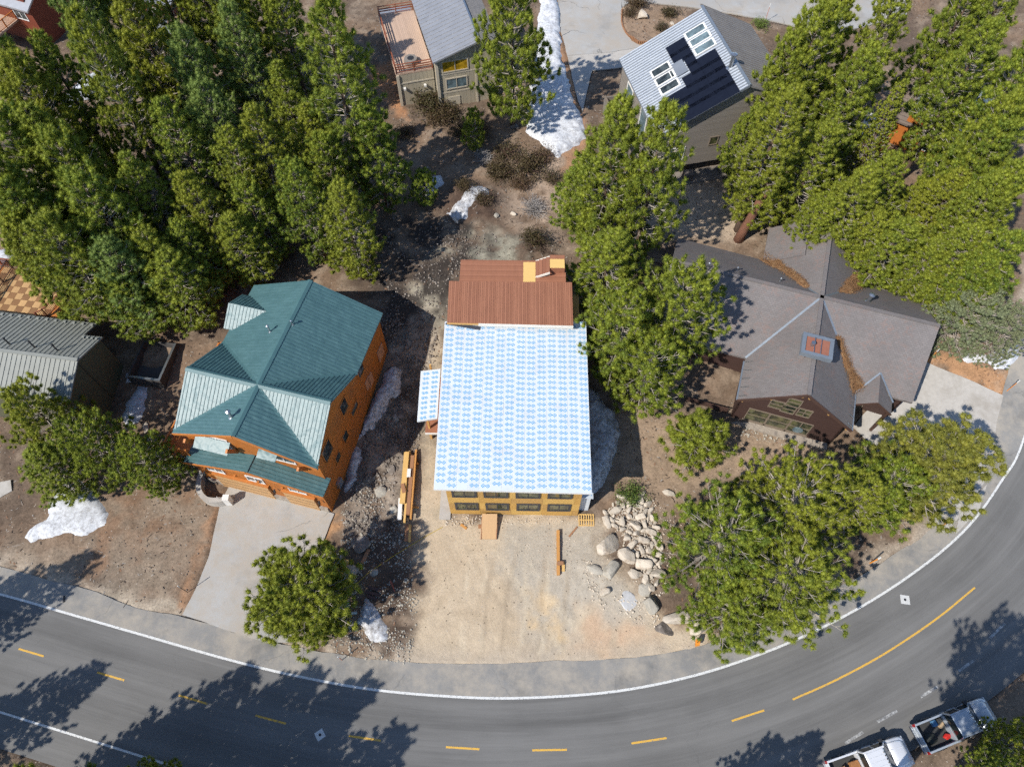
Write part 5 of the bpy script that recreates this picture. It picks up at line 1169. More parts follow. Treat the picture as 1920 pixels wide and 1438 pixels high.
PINE = {
    'tall': [make_pine('tall_pine', 11, 14, 2.7, .2, tsize=.28), make_pine('tall_pine', 12, 14, 2.9, .25, sparse=.9, tsize=.28), make_pine('tall_pine', 13, 14, 2.6, .15, whorl=.5, tsize=.28)],
    'dense': [make_pine('dense_pine', 21, 11, 2.5, .1, whorl=.42, tsize=.28), make_pine('dense_pine', 22, 11, 2.7, .12, whorl=.42, form=.6, tsize=.28), make_pine('dense_pine', 23, 11, 2.6, .1, whorl=.45, form=.7, tsize=.29)],
    'broad': [make_pine('broad_pine', 31, 9, 3.7, .16, whorl=.42, form=.5, tsize=.33, up_t=.7, spc=.44, sparse=.9), make_pine('broad_pine', 32, 9, 3.8, .2, whorl=.42, form=.45, tsize=.33, up_t=.7, spc=.44, sparse=.9), make_pine('broad_pine', 33, 9, 3.7, .14, whorl=.44, form=.55, tsize=.32, up_t=.7, spc=.38)],
    'big': [make_pine('big_pine', 35, 10, 5.2, .14, whorl=.44, sparse=.84, form=.42, tsize=.34, up_t=.8, spc=.47), make_pine('big_pine', 36, 10, 5.2, .16, whorl=.44, sparse=.84, form=.5, tsize=.34, up_t=.8, spc=.47)],
    'gold': [make_pine('golden_pine', 37, 9, 3.8, .14, mat=M_NEEDLE4, whorl=.42, form=.5, tsize=.33, up_t=.7, spc=.38)],
    'high': [make_pine('high_pine', 38, 22, 3.6, .72, whorl=.6, tsize=.3)],
    'round': [make_pine('round_pine', 41, 7, 3.6, .08, 'round', whorl=.27, tsize=.33, up_t=.8, spc=.34)],
    'fir': [make_pine('fir', 51, 12, 2.3, .06, 'fir', mat=M_NEEDLE, whorl=.38, tsize=.18, per=34, up_t=.0)],
    'pale': [make_pine('pale_pine', 61, 6, 3.6, .06, 'round', mat=M_NEEDLE3, whorl=.34, tsize=.25)],
    'small': [make_pine('small_pine', 71, 4.6, 1.9, .12, whorl=.36, tsize=.28, form=.5)],
    'blue': [make_pine('blue_pine', 81, 12, 2.7, .1, mat=M_NEEDLE2, whorl=.45, tsize=.28)],
}
_tn = [0]
def pine(kind, base, h, r, label, group, var=None, name='pine_tree'):
    L = PINE[kind]; i = _tn[0]; _tn[0] += 1; pr = L[(i if var is None else var) % len(L)]
    x, y = base; zz = tz(x, y) - .05
    e = empty(name, (x, y, zz), random.Random(i * 31).uniform(0, 6.28), label, 'tree', group); s = r / pr['r']; e.scale = (s, s, h / pr['h'])
    tk = link('trunk', pr['trunk'], e); link('limbs', pr['limbs'], tk); link('crown', pr['crown'], e)
    return e
def from_top(px, py, h):
    z_ = 2.0
    for _ in range(15): p = U(px, py, z_ + h); z_ = float(gz(p.x, p.y))
    return (p.x, p.y)
GL = 'pines of the western forest'; GR = 'pines of the eastern woods'; GS = 'pines around the houses'; GO = 'pines across the road'
W_ = [('dense', 630, 345, 11.5, 2.5, 'yellow green young pine just north of the teal roof'), ('dense', 548, 308, 12, 2.5, 'bushy green pine directly behind the teal roof north gable'),
      ('tall', 515, 112, 14, 2.4, 'pine with bare grey top branches in mid forest'), ('tall', 600, -12, 21, 3.5, 'tallest full pine west of the wooden raised deck'),
      ('tall', 415, 245, 13, 2.5, 'slim pine with pointed top in the forest middle'), ('tall', 235, 288, 13, 2.4, 'pointed yellow tipped pine in front of the dark forest gap'),
      ('dense', 345, 322, 12, 2.4, 'slender pine northwest of the teal roof dormer'), ('tall', 128, 20, 20, 2.6, 'tall pine with long bare dark trunk over forest snow'),
      ('tall', 45, 190, 16, 3.2, 'wide pine at the western picture edge below the red house'), ('dense', 5, 330, 14, 3.2, 'leaning dense pine at the western edge above the checkered deck'),
      ('dense', 135, 330, 14, 3.2, 'big dense pine hanging over the checkered deck'), ('dense', 262, 440, 10, 2.6, 'low pine overhanging the concrete enclosure'),
      ('blue', 330, 55, 16, 2.8, 'dark green pine beside the small red shed'), ('blue', 425, 10, 16, 2.8, 'dark pine at the top edge right of the red shed'),
      ('tall', 500, -70, 17, 2.6, 'pine reaching past the top edge in mid forest'), ('dense', 225, -40, 18, 3.2, 'broad bright pine below the red shed'),
      
      
      ('dense', 75, 415, 13, 3.0, 'thick pine over the top corner of the checkered deck'),
      ('blue', 185, 455, 11, 2.8, 'shaded pine between checkered deck and teal house'), 
      ('dense', 330, 420, 9, 2.3, 'low pine nearest the teal roof west dormer'),
      ('blue', 100, -70, 19, 3.0, 'pine crown at the upper left corner behind the red house'), ('tall', 385, -90, 18, 2.8, 'pine tip crossing the top edge near the red shed'),
      ('dense', 20, 470 - 60, 12, 2.6, 'pine beside the snow patch above the deck railing'), ]
W_ += [('dense', 85, 250, 15, 3.0, 'wide pine between the forest snow field and checkered deck'), ('tall', 60, 60, 17, 2.6, 'pine covering the red house wall'), ('tall', 300, 190, 14, 2.6, 'pine east of the forest snow field'), ('dense', 450, 345, 10, 2.4, 'short pine between the two pines behind the teal roof'), ('tall', 570, 195, 12, 2.4, 'small pine at the foot of the tallest forest pine'), ('blue', 375, 150, 14, 2.8, 'dark pine in the deep forest shade'), ('dense', 300, 478, 9, 2.9, 'pine reaching down toward the teal roof west deck'), ('dense', 218, 515, 8, 2.5, 'low pine beside the concrete enclosure'), ('tall', 465, 200, 14, 2.6, 'pine just left of the grey topped pine'), 
       ('dense', 10, 110, 17, 3.0, 'pine below the balcony of the red house'), ('dense', 690, 200, 12, 2.6, 'pine leaning over the red soil by the beige house'),
       ('dense', 425, 400, 9, 2.4, 'low pine touching the pale green tank shade'), ('dense', 600, 255, 11, 2.4, 'pine between the tallest pine and the yellow green young pine'), 
       ('dense', 440, -150, 18, 3.2, 'far pine crown above mid forest at the top edge'), ('dense', 330, -130, 18, 3.2, 'far pine crown right of the small red shed'), ('tall', 240, -150, 19, 3.0, 'far pine crown left of the small red shed'), 
       ('dense', 150, -120, 19, 3.2, 'far pine crown between red house and red shed'), ('tall', -30, 60, 18, 3.2, 'pine at the left edge in front of the red house balcony'), ('dense', -25, 210, 16, 3.4, 'pine filling the left edge above the deck'), ('dense', -40, 300, 15, 3.2, 'pine rooted outside the left edge by the deck'), ]
for k, px, py, h, r, lb in W_: pine(k, from_top(px, py, h), h, r * 1.12, lb, GL)
E_ = [('tall', 1490, 165, 16, 3.2, 'large pine east of the taupe siding of the solar house'), ('dense', 1545, 10, 17, 3.6, 'tall bright pine behind the steel roofed solar house'),
      ('fir', 1700, 150, 13, 2.6, 'pointed fir with fine needles west of the rust cabin'), ('dense', 1625, 320, 11, 3.2, 'dense pine north of the shingle roof'),
      ('dense', 1455, 290, 9, 2.9, 'short pine between the solar house and shingle roof'), ('dense', 1850, -60, 17, 3.4, 'pine above the rust cabin roof'),
      ('tall', 1870, 40, 17, 3.2, 'pine at the upper right corner'), ('dense', 1905, 180, 15, 3.2, 'pine at the right edge level with the rust cabin'),
      ('tall', 1815, 320, 10, 2.8, 'pine with grey dead branches just below the rust cabin'), ('dense', 1880, 330, 12, 3.0, 'pine at the right edge below the rust cabin'),
      ('dense', 1905, 440, 11, 3.0, 'pine at the right edge above the pale dusty pine'), ('dense', 1710, 410, 9, 3.0, 'low spreading pine behind the shingle roof tank'),
      ('dense', 1640, 90, 15, 3.2, 'full pine between solar house and rust cabin'), ('tall', 1690, -30, 17, 3.2, 'pine at the top edge above the fir'),
      ('dense', 1560, 230, 12, 3.0, 'pine in the middle of the eastern woods'), ('dense', 1830, 430, 10, 2.9, 'pine beside the white tank east of the shingle roof'),
      ('dense', 1560, 370, 8, 2.4, 'low pine touching the shingle roof north gable'), 
      ('dense', 1760, 455, 8, 2.7, 'low pine north of the white propane tank'), ('tall', 1915, -60, 18, 3.0, 'pine tip in the extreme upper right corner'), ('dense', 1680, 300, 10, 2.7, 'pine below the fir in the eastern woods')]
E_ += [('dense', 1895, 215, 14, 3.2, 'pine right beside the rust cabin gable'), ('dense', 1745, 345, 7, 2.8, 'pine south of the rust cabin porch'), ('dense', 1935, 95, 16, 3.6, 'pine at the right edge high above the cabin'), ('tall', 1600, -40, 17, 3.0, 'pine at the top edge behind the solar house'), ('dense', 1915, 300, 13, 3.0, 'second pine at the right edge below the cabin'),
       ('dense', 1650, 400, 8, 2.6, 'low pine above the needle filled roof valley'), ('dense', 1500, 60, 15, 2.8, 'pine hiding the upper street end'), ('dense', 1420, 200, 9, 2.2, 'slim pine against the grey shingles of the solar house'), ('dense', 1860, 480, 9, 2.8, 'pine above the pale dusty pine'), ]
for k, px, py, h, r, lb in E_: pine(k, from_top(px, py, h), h, r, lb, GR, name='fir_tree' if k == 'fir' else 'pine_tree')
C_ = [('broad', 962, -5, 14, 4.4, 'pine standing in the snow bank beside the beige house'), ('dense', 1160, 192, 17, 3.6, 'yellow green pine in front of the grey walled deck'),
      ('dense', 1256, 203, 17, 3.3, 'pine covering the lower edge of the solar roof'), ('dense', 1110, 290, 10, 3.2, 'short bright pine at the west foot of the twin pines'),
      ('dense', 1150, 430, 10, 3.5, 'bushy pine east of the russet rear deck'), ('broad', 1292, 518, 11, 4.1, 'broad pine casting its shadow on the shingle roof'),
      ('broad', 1180, 570, 10, 4.0, 'spreading pine beside the wrapped roof east edge'), ('broad', 1225, 645, 9, 3.9, 'lower spreading pine between the two front houses'),
      ('small', 1318, 805, 4.6, 2.8, 'small open pine on bare dirt before the shingle house'),
      ('round', 545, 1095, 7.2, 3.9, 'round bushy pine alone beside the timber house driveway'),
      ('big', 1375, 985, 9, 5.2, 'big roadside pine next to the pale rock heap'), ('big', 1520, 910, 10, 5.0, 'roadside pine nearest the shingle house gable'),
      ('big', 1500, 1060, 8, 5.4, 'roadside pine overhanging the white edge line'), 
      ('broad', 1390, 1135, 6, 3.6, 'lowest roadside pine closest to the yellow line'), ('tall', 1640, 900, 9, 2.6, 'shaded slim pine behind the roadside clump'),
      ('gold', 1785, 835, 9, 4.9, 'golden tipped pine over the concrete driveway'), 
      ('broad', 1690, 880, 8, 3.7, 'pine between the golden tipped pine and the clump'), ('pale', 1835, 560, 6, 3.9, 'pale dusty low pine standing in snow by the road'), ('pale', 1905, 600, 5, 2.6, 'pale low bush pine at the right edge'),
      ('broad', 30, 745, 9, 3.2, 'open pine in front of the sage metal roof'), ('broad', 140, 800, 8.5, 3.0, 'pine below the olive wall'), ('broad', 245, 835, 7.5, 2.8, 'pine reaching over the white snow patch'), ('dense', 60, 850, 7, 2.6, 'low pine at the left edge above the snow patch'),
      ('small', 885, 215, 4.4, 1.4, 'slim small pine in the shade of the snow bank pine'), ('small', 790, 330, 3.6, 1.6, 'small pine by the shaded snow patch'),
      ('small', 615, 1165, 2.6, 1.0, 'sapling beside the round bushy pine')]
for k, px, py, h, r, lb in C_: pine(k, from_top(px, py, h), h, r, lb, GS)
for k, px, py, h, r, lb in (('broad', 1892, 1452, 4.6, 1.9, 'pine below the silver pickup in the lower right corner'), ('broad', 1945, 1392, 5, 2.0, 'pine at the right edge beside the silver pickup'), ('dense', 205, 1470, 9, 1.7, 'pine tip poking in at the bottom edge')):
    pine(k, from_top(px, py, h), h, r, lb, GO)
# trees standing just outside the frame whose shadows lie on the road
for j, (k, px, py, h, r) in enumerate((('tall', 195, 1250, 13, 2.8), ('tall', 60, 1310, 12, 2.8), ('tall', 180, 1040, 14, 2.6), ('tall', 60, 1090, 14, 3.0), ('tall', -20, 1160, 13, 3.0), ('dense', 485, 1262, 14, 2.8), ('dense', 585, 1275, 14, 3.0), ('dense', 700, 1285, 14, 3.0), ('tall', 350, 1345, 12, 2.6), ('tall', 430, 1335, 12, 2.8), ('dense', 760, 1370, 12, 2.8), ('broad', 640, 1330, 12, 3.2),
                                      ('tall', 1470, 1395, 11, 2.4), ('tall', 1535, 1372, 11, 2.2), ('high', 1905, 1172, 20, 3.0), ('high', 1880, 1222, 20, 2.6), ('high', 1965, 1235, 20, 3.2))):
    p = G(px, py); pine(k, (p.x - SHX * h, p.y - SHY * h), h, r, 'pine across the road known by its shadow on the asphalt', GO)

# ------------------------------------------------------------------ brush
def make_brush(name, seed, r, h, n, mat_t, leaf=None, nl=0):
    rd = random.Random(seed); W = MB(); lv = []
    for i in range(n):
        az = rd.uniform(0, 6.283); el = R(rd.uniform(15, 80)); L = r * rd.uniform(.6, 1.1); d = Vector((math.cos(az) * math.cos(el), math.sin(az) * math.cos(el), math.sin(el) * h / r))
        q = d * L; W.tube([(0, 0, 0), q * .5 + Vector((rd.uniform(-.1, .1), rd.uniform(-.1, .1), .08)), q], [.015, .011, .005], 3, cap=False)
        for _ in range(3):
            p = q * rd.uniform(.4, .95); e = p + Vector((rd.uniform(-1, 1), rd.uniform(-1, 1), rd.uniform(0, .9))) * .28 * r; W.tube([p, e], [.008, .004], 3, cap=False); lv.append(e)
        lv.append(q)
    res = {'twigs': W.mesh(name + '_twigs', mat_t)}
    if leaf:
        g = np.random.default_rng(seed); P = np.array(lv)[g.integers(0, len(lv), nl)] + g.normal(size=(nl, 3)) * .1 * r; D = g.normal(size=(nl, 3)); D /= np.linalg.norm(D, axis=1, keepdims=True); E = np.cross(D, g.normal(size=(nl, 3))); E /= np.linalg.norm(E, axis=1, keepdims=True)
        V_ = np.stack([P - D * .05, P + E * .025, P + D * .05, P - E * .025], 1).reshape(-1, 3); me = np_mesh(name + '_leaves', V_, np.arange(nl * 4).reshape(-1, 4), leaf)
        at = me.attributes.new('tint', 'FLOAT', 'POINT'); at.data.foreach_set('value', np.repeat(g.uniform(0, 1, nl), 4).astype(np.float32)); res['leaves'] = me
    return res
M_BRUSHL = needle_mat('brush_leaves', (.05, .05, .02), (.12, .10, .04), (.16, .09, .05)); M_BTW = pm('reddish_twigs', (.15, .09, .065), (.10, .06, .045), 5, .9); M_GTW = pm('dead_grey_twigs', (.34, .31, .29), (.25, .23, .21), 5, .9)
BR = [make_brush('brush', 5, 1.0, .7, 60, M_BTW, M_BRUSHL, 1500), make_brush('brush', 6, 1.0, .6, 60, M_BTW, M_BRUSHL, 900), make_brush('dead_brush', 7, 1.0, .55, 110, M_GTW), make_brush('green_brush', 8, 1.0, .7, 50, M_BTW, M_NEEDLE2, 1800)]
def brush(v, px, py, r, label, group='brush on the slope behind the new house'):
    p = G(px, py); e = empty('shrub', (p.x, p.y, tz(p.x, p.y) - .03), px * .1, label, 'shrub', group); e.scale = (r, r, r)
    for k, me in BR[v].items(): link(k, me, e)
brush(0, 805, 205, 2.55, 'reddish brown brush below the beige house wall'); brush(0, 830, 225, 2.04, 'brown brush beside the slim small pine'); brush(2, 1000, 395, 2.04, 'grey dead shrub in the clearing behind the new house')
brush(0, 985, 320, 2.21, 'dark brush south of the snow bank pine'); brush(1, 950, 290, 1.87, 'sparse brown brush below the snow bank pine'); brush(1, 1015, 300, 1.70, 'low brown brush at the tip of the long snow bank')
brush(1, 865, 250, 1.70, 'brown brush in the shade south of the beige house'); brush(2, 905, 300, 1.53, 'thin grey twigs in the shaded clearing'); brush(3, 1182, 932, 1.36, 'green bush at the top of the pale rock heap', 'bushes by the rock heap')
brush(3, 1424, 52, 1.19, 'small sage bush beside the upper street', 'bushes by the rock heap'); brush(0, 1195, 15, 1.70, 'brown shrub on the driveway island', 'island shrubs'); brush(0, 1255, 30, 1.36, 'shrub at the island east side near the ridge', 'island shrubs')
brush(1, 65, 455, 2.21, 'brown brush above the checkered deck railing'); brush(0, 930, 330, 1.36, 'low dark brush at the edge of the clearing'); brush(1, 975, 350, 1.53, 'dry brush in the sunny clearing')
for k_, (v_, px_, py_, r_, lb_) in enumerate(((1, 900, 250, 1.6, 'tangled dry brush between the small pine and the snow bank'), (0, 940, 330, 1.9, 'greenish brown brush in the middle of the clearing'), (1, 1035, 340, 1.5, 'dry twiggy brush west of the bright twin pines'), (0, 845, 215, 1.5, 'reddish brush against the beige wall'), (1, 760, 255, 1.5, 'dry brush beside the red soil below the deck'), (0, 1000, 465, 1.6, 'heap of dark uprooted brush behind the russet deck'), (1, 905, 385, 1.3, 'uprooted brown brush by the broken snow'), (0, 870, 365, 1.2, 'dark uprooted brush between the two rear snow patches'), (1, 1180, 30, 1.2, 'dry grass clump on the driveway island'), (1, 1240, 55, 1.1, 'dry grass by the island log posts'))):
    brush(v_, px_, py_, r_, lb_)
# ------------------------------------------------------------------ rocks
def make_rock(seed, flat=.7):
    bm = bmesh.new(); bmesh.ops.create_icosphere(bm, subdivisions=3, radius=1.0); rd = random.Random(seed)
    cuts = [(Vector((rd.gauss(0, 1), rd.gauss(0, 1), rd.gauss(0, .8))).normalized(), rd.uniform(.38, .72)) for _ in range(9)]; ax_ = Vector((1, rd.uniform(.7, 1), rd.uniform(.6, .9)))
    off = Vector((seed * 3.1, seed * 1.7, 0))
    for v in bm.verts:
        v.co = Vector((v.co.x * ax_.x, v.co.y * ax_.y, v.co.z * ax_.z)) * 1.15
        for n, d in cuts:
            e = v.co.dot(n) - d
            if e > 0: v.co -= n * e * .92
        v.co *= 1 + .12 * mnoise.noise(v.co * 1.6 + off) + .03 * mnoise.noise(v.co * 4 + off)
        v.co.z *= flat
    me = bpy.data.meshes.new('rock'); bm.to_mesh(me); bm.free(); me.polygons.foreach_set('use_smooth', [False] * len(me.polygons)); return me
def rock_mat(name, c1, c2, c3): return pm(name, c1, c2, 3.5, .9, bump=.5, c3=c3, big=1.2, objvar=.45)
M_ROCKP = rock_mat('pale_granite', (.62, .54, .44), (.52, .45, .36), (.42, .33, .24)); M_ROCKG = rock_mat('grey_boulder', (.46, .42, .35), (.36, .33, .28), (.3, .27, .22)); M_ROCKD = rock_mat('dusty_dark_stone', (.19, .16, .135), (.13, .11, .095), (.34, .3, .26))
RK = {}
for key, m_ in (('p', M_ROCKP), ('g', M_ROCKG), ('d', M_ROCKD)):
    RK[key] = []
    for s_ in range(5):
        me = make_rock(s_ + {'p': 1, 'g': 20, 'd': 40}[key], .6 + .08 * s_); me.materials.append(m_); RK[key].append(me)
def rock(px, py, r, key, label, group, v=0, name='rock', squash=(1, 1, 1), xy=None):
    p = G(px, py) if xy is None else Vector((xy[0], xy[1], 0)); rd = random.Random(int(px * 7 + py * 13) + v)
    o = link(name, RK[key][v % 5], None, (p.x, p.y, tz(p.x, p.y) + r * (.14 if name == 'boulder' else .22)), (rd.uniform(-.25, .25), rd.uniform(-.25, .25), rd.uniform(0, 6.28)), (r * squash[0], r * squash[1], r * squash[2]))
    return tag(o, label, 'boulder' if name == 'boulder' else 'rock', group)
for px, py, r, k, lb, sq in ((1138, 1026, 1.0, 'p', 'big pale boulder beside the long timber on the lot', (1, 1.1, .9)), (1143, 1073, .95, 'g', 'grey dusty boulder below the big pale boulder', (1, 1, .9)), (1218, 1134, .95, 'g', 'grey boulder with flat top near the white dust spot', (.9, 1, .9)),
                             (1272, 1160, .95, 'p', 'blocky cream boulder under the roadside pine', (1.2, .8, .9)), (1308, 1170, .95, 'p', 'blocky cream boulder half under pine needles', (1.0, .9, .9)), (1175, 1045, 1.0, 'p', 'long cream boulder at the edge of the rock heap', (.75, 1.15, .8)),
                             (1202, 1060, .75, 'p', 'flat cream block inside the rock heap', (1, 1, .8)), (1255, 924, .55, 'p', 'white angular boulder on dirt east of the heap', (1, 1, .8)), (1137, 978, .62, 'p', 'square pale boulder next to the pallet', (1, .8, .8)), (1110, 1068, .7, 'g', 'low tan boulder west of the grey dusty boulder', (1.2, .6, .5)),
                             (1186, 1080, .7, 'p', 'cream slab stone leaning at the heap foot', (.7, 1.1, .6)), (1205, 1105, .6, 'g', 'dull grey slab stone at the foot of the rock heap', (1, 1.1, .4)), (1133, 1112, .45, 'p', 'pale stone amid the rubble south of the boulders', (1, 1, .8)),
                             (1245, 1180, .75, 'd', 'dark shaded boulder by the road edge', (.9, .9, .8)), (658, 1072, 1.0, 'g', 'grey lumpy boulder among the debris beside the round pine', (.8, 1.1, .7)), (676, 1027, .85, 'd', 'broad brown grey rock slab in the debris strip', (1.1, 1, .4)), (690, 1018, .4, 'g', 'small pale stone beside the brown grey slab', (1, 1, .7)),
                             (714, 925, .75, 'g', 'pale angular boulder between lumber stack and timber house', (1, .9, .7)), (740, 955, .4, 'g', 'small round boulder close to the lumber stack', (1, 1, .7)), (735, 885, .5, 'd', 'dusty boulder north of the pale angular boulder', (1, 1, .6)), (756, 775, .6, 'd', 'brown boulder beside the gritty snow bank', (1, 1, .6)), (742, 780, .4, 'g', 'small boulder touching the gritty snow bank', (1, 1, .6)),
                             (1206, 32, .95, 'p', 'tan boulder on the driveway island', (1, .9, .7)), (1260, 44, .4, 'p', 'small white stone on the driveway island', (1, 1, .7)), (275, 803, .5, 'p', 'pale round boulder below the narrow snow strip', (1, 1, .8)), (962, 402, .35, 'p', 'lone white stone in the sunny clearing', (1, 1, .7)), (930, 408, .35, 'g', 'tan stone on the turned dark soil', (1, 1, .7)), (855, 415, .4, 'p', 'tan block stone below the broken snow patch', (1, 1, .7)), (965, 240, .5, 'd', 'brown stone at the foot of the snow bank pine', (1, 1, .8)), (702, 1072, .4, 'g', 'grey stone beside the yellow rope', (.8, 1, .7))):
    rock(px, py, r, k, lb, 'boulders', int(px) % 5, 'boulder', sq)
HEAP = [(1180, 925), (1205, 925), (1222, 960), (1232, 1000), (1238, 1050), (1232, 1100), (1215, 1110), (1200, 1070), (1180, 1020), (1150, 985), (1135, 965), (1150, 945)]
HP = GW(HEAP); A_ = np.array(HP); rd = random.Random(5); placed = []
def scatter(poly, n, rmin, rmax, gap, tries=9000, placed=None, bias=1.6):
    placed = [] if placed is None else placed; A = np.array(poly); out = []
    gg = np.random.default_rng(n); X_ = gg.uniform(A[:, 0].min(), A[:, 0].max(), tries); Y_ = gg.uniform(A[:, 1].min(), A[:, 1].max(), tries); ok = sdist(X_, Y_, poly) > 0
    for x, y in zip(X_[ok], Y_[ok]):
        if len(out) >= n: break
        r = rmin + (rmax - rmin) * rd.random() ** bias
        if any((x - a) ** 2 + (y - b) ** 2 < ((r + c) * gap) ** 2 for a, b, c in placed): continue
        placed.append((x, y, r)); out.append((x, y, r))
    return out
big_done = [(*G(px, py)[:2], .7) for px, py in ((1175, 1045), (1202, 1060), (1186, 1080))]
for i, (x, y, r) in enumerate(scatter(HP, 60, .34, .62, .68, placed=big_done) + scatter(HP, 190, .12, .30, .60, tries=40000, placed=big_done)):
    rock(i * 3, i, r, 'p', 'pale tan rock lying in the heap beside the dirt lot', 'rocks of the pale heap', i, xy=(x, y), squash=(1, rd.uniform(.75, 1.1), rd.uniform(.7, 1)))
# rubble nobody could count: little stones over the disturbed soil
def rubble(name, areas, label, mats):
    Vv = []; Ff = []; mi = []
    base = np.array([(1, 0, 0), (-1, 0, 0), (0, 1, 0), (0, -1, 0), (0, 0, .8), (0, 0, -.8)], float); fc = np.array([(0, 2, 4), (2, 1, 4), (1, 3, 4), (3, 0, 4), (2, 0, 5), (1, 2, 5), (3, 1, 5), (0, 3, 5)])
    g = np.random.default_rng(4); k = 0
    for poly_px, n, r0, r1, m_ in areas:
        poly = GW(poly_px); A = np.array(poly); x = g.uniform(A[:, 0].min(), A[:, 0].max(), n * 3); y = g.uniform(A[:, 1].min(), A[:, 1].max(), n * 3); ok = sdist(x, y, poly) > 0
        ok &= g.random(len(x)) < np.clip((VN.fbm(x, y, .8, 3) - .3) * 3.2, .05, 1)
        for xx, yy in list(zip(x[ok], y[ok]))[:n]:
            r = r0 + (r1 - r0) * g.random() ** 3; a = g.uniform(0, 6.28); c, s = math.cos(a), math.sin(a); b = base * g.uniform(.65, 1.25, (6, 3)) * r
            b = np.stack([b[:, 0] * c - b[:, 1] * s, b[:, 0] * s + b[:, 1] * c, b[:, 2]], 1) + (xx, yy, tz(xx, yy) + r * .25); Vv.append(b); Ff.append(fc + 6 * k); mi += [m_] * 8; k += 1
    o = link(name, np_mesh(name, np.concatenate(Vv), np.concatenate(Ff), mats, matidx=mi)); return tag(o, label, 'rubble', kind='stuff')
rubble('rubble', [([(690, 600), (800, 580), (825, 640), (790, 720), (785, 840), (755, 960), (745, 1020), (640, 985), (690, 800)], 3800, .03, .19, 0), ([(700, 440), (900, 400), (935, 450), (860, 540), (830, 600), (720, 620)], 1800, .03, .16, 0),
                  ([(640, 1000), (760, 1000), (785, 1130), (770, 1250), (640, 1240), (600, 1215), (640, 1130)], 2400, .02, .13, 1), ([(1090, 1040), (1150, 1090), (1230, 1140), (1240, 1180), (1180, 1170), (1110, 1130)], 900, .02, .13, 2),
                  ([(835, 964), (930, 966), (930, 985), (835, 985)], 170, .03, .12, 2), ([(930, 966), (1085, 970), (1085, 982), (930, 982)], 120, .03, .1, 2), ([(640, 915), (730, 880), (745, 930), (700, 985), (640, 990)], 380, .03, .14, 1),
                  ([(1120, 960), (1240, 930), (1290, 1000), (1250, 1110), (1210, 1130), (1140, 1010)], 500, .03, .12, 2), ([(950, 1010), (1130, 1000), (1160, 1080), (1100, 1110), (960, 1060)], 250, .02, .07, 2), ([(1395, 795), (1540, 830), (1520, 850), (1390, 815)], 350, .04, .16, 1),
                  ([(160, 1000), (380, 960), (370, 1090), (330, 1140), (170, 1100)], 250, .03, .1, 0)], 'loose broken stones scattered over the disturbed soil', [M_ROCKD, M_ROCKG, M_ROCKP])

# ------------------------------------------------------------------ building materials lying about
M_LUM = pm('yellow_lumber', (.66, .42, .15), (.58, .36, .12), 3, .7, stretch=(4, .4, 4)); M_LUM2 = pm('brown_lumber', (.34, .17, .085), (.28, .14, .07), 3, .7, stretch=(4, .4, 4)); M_LUM3 = pm('orange_lumber', (.55, .27, .08), (.46, .22, .06), 3, .7, stretch=(4, .4, 4)); M_PVC = pm('white_board', (.72, .71, .68), (.66, .65, .62), 3, .6)
def plank(name, a, b, w, h, z0, mat, label, group, up=0):
    A = G(*a); B = G(*b); A.z = B.z = max(tz(A.x, A.y), tz(B.x, B.y)) + z0 + h / 2; c = (A + B) / 2; base = Vector((c.x, c.y, c.z - h / 2))
    o = MB().bar(A - base, B - base, w, h).build(name, mat, loc=base); return tag(o, label, 'lumber', group)
GP = 'lumber stacked west of the new house'
plank('timber', (764, 852), (757, 950), .42, .3, .25, M_LUM, 'widest yellow timber bundle at the top of the lumber stack', GP); plank('timber', (769, 848), (760, 985), .16, .3, .0, M_LUM, 'long yellow timber along the west side of the lumber stack', GP)
plank('timber', (775, 858), (767, 970), .3, .3, .2, M_LUM2, 'dark brown timber bundle in the middle of the lumber stack', GP); plank('timber', (781, 846), (772, 978), .14, .3, .1, M_LUM3, 'orange edged timber on the east side of the lumber stack', GP)
plank('white_board', (753, 939), (751, 979), .32, .12, .3, M_PVC, 'white board lying at the southwest end of the lumber stack', GP); plank('white_board', (769.5, 886), (768.5, 902), .3, .04, .52, M_PVC, 'small white sheet on the dark brown timber bundle', GP)
plank('timber', (764, 985), (762, 1015), .3, .2, .0, M_LUM2, 'tan beam pair end sticking out south of the stack', GP); plank('timber', (769, 984), (768, 1016), .18, .2, .0, M_LUM, 'tan beam next to the beam pair end', GP)
for y_, lb in ((871, 'northern cross bearer under the lumber stack'), (953, 'southern cross bearer under the lumber stack')): plank('bearer', (772, y_), (785, y_), .16, .16, .02, M_LUM3, lb, GP)
plank('timber', (761, 932), (757, 915), .3, .05, .56, M_LUM2, 'short dark offcut on top of the yellow timber', GP)
plank('timber', (1046, 996), (1046.5, 1079), .24, .28, .0, M_LUM3, 'long orange beam lying on the open dirt lot', 'loose timber on the lot'); plank('timber', (1056, 1054), (1056, 1072), .22, .14, .0, M_LUM, 'short block beside the long orange beam', 'loose timber on the lot'); plank('timber', (1044, 1059), (1056, 1058), .3, .06, .3, M_LUM2, 'brown offcut across the long orange beam', 'loose timber on the lot')
plank('timber', (864, 983), (875, 991), .2, .08, 0, M_LUM3, 'short orange board on dirt before the OSB wall', 'loose timber on the lot'); plank('timber', (1082, 988), (1067, 1006), .14, .06, 0, M_LUM2, 'reddish stick lying south of the pallet', 'loose timber on the lot'); plank('timber', (897, 987), (905, 987), .3, .1, 0, M_LUM2, 'brown board end beside the plywood ramp', 'loose timber on the lot')
plank('timber', (680, 1056), (692, 1030), .3, .06, .03, M_LUM2, 'weathered board leaning on the brown grey slab', 'debris timber'); plank('timber', (632, 1233), (641, 1238), .12, .06, .02, M_LUM2, 'red stick at the road edge by the round pine', 'debris timber')
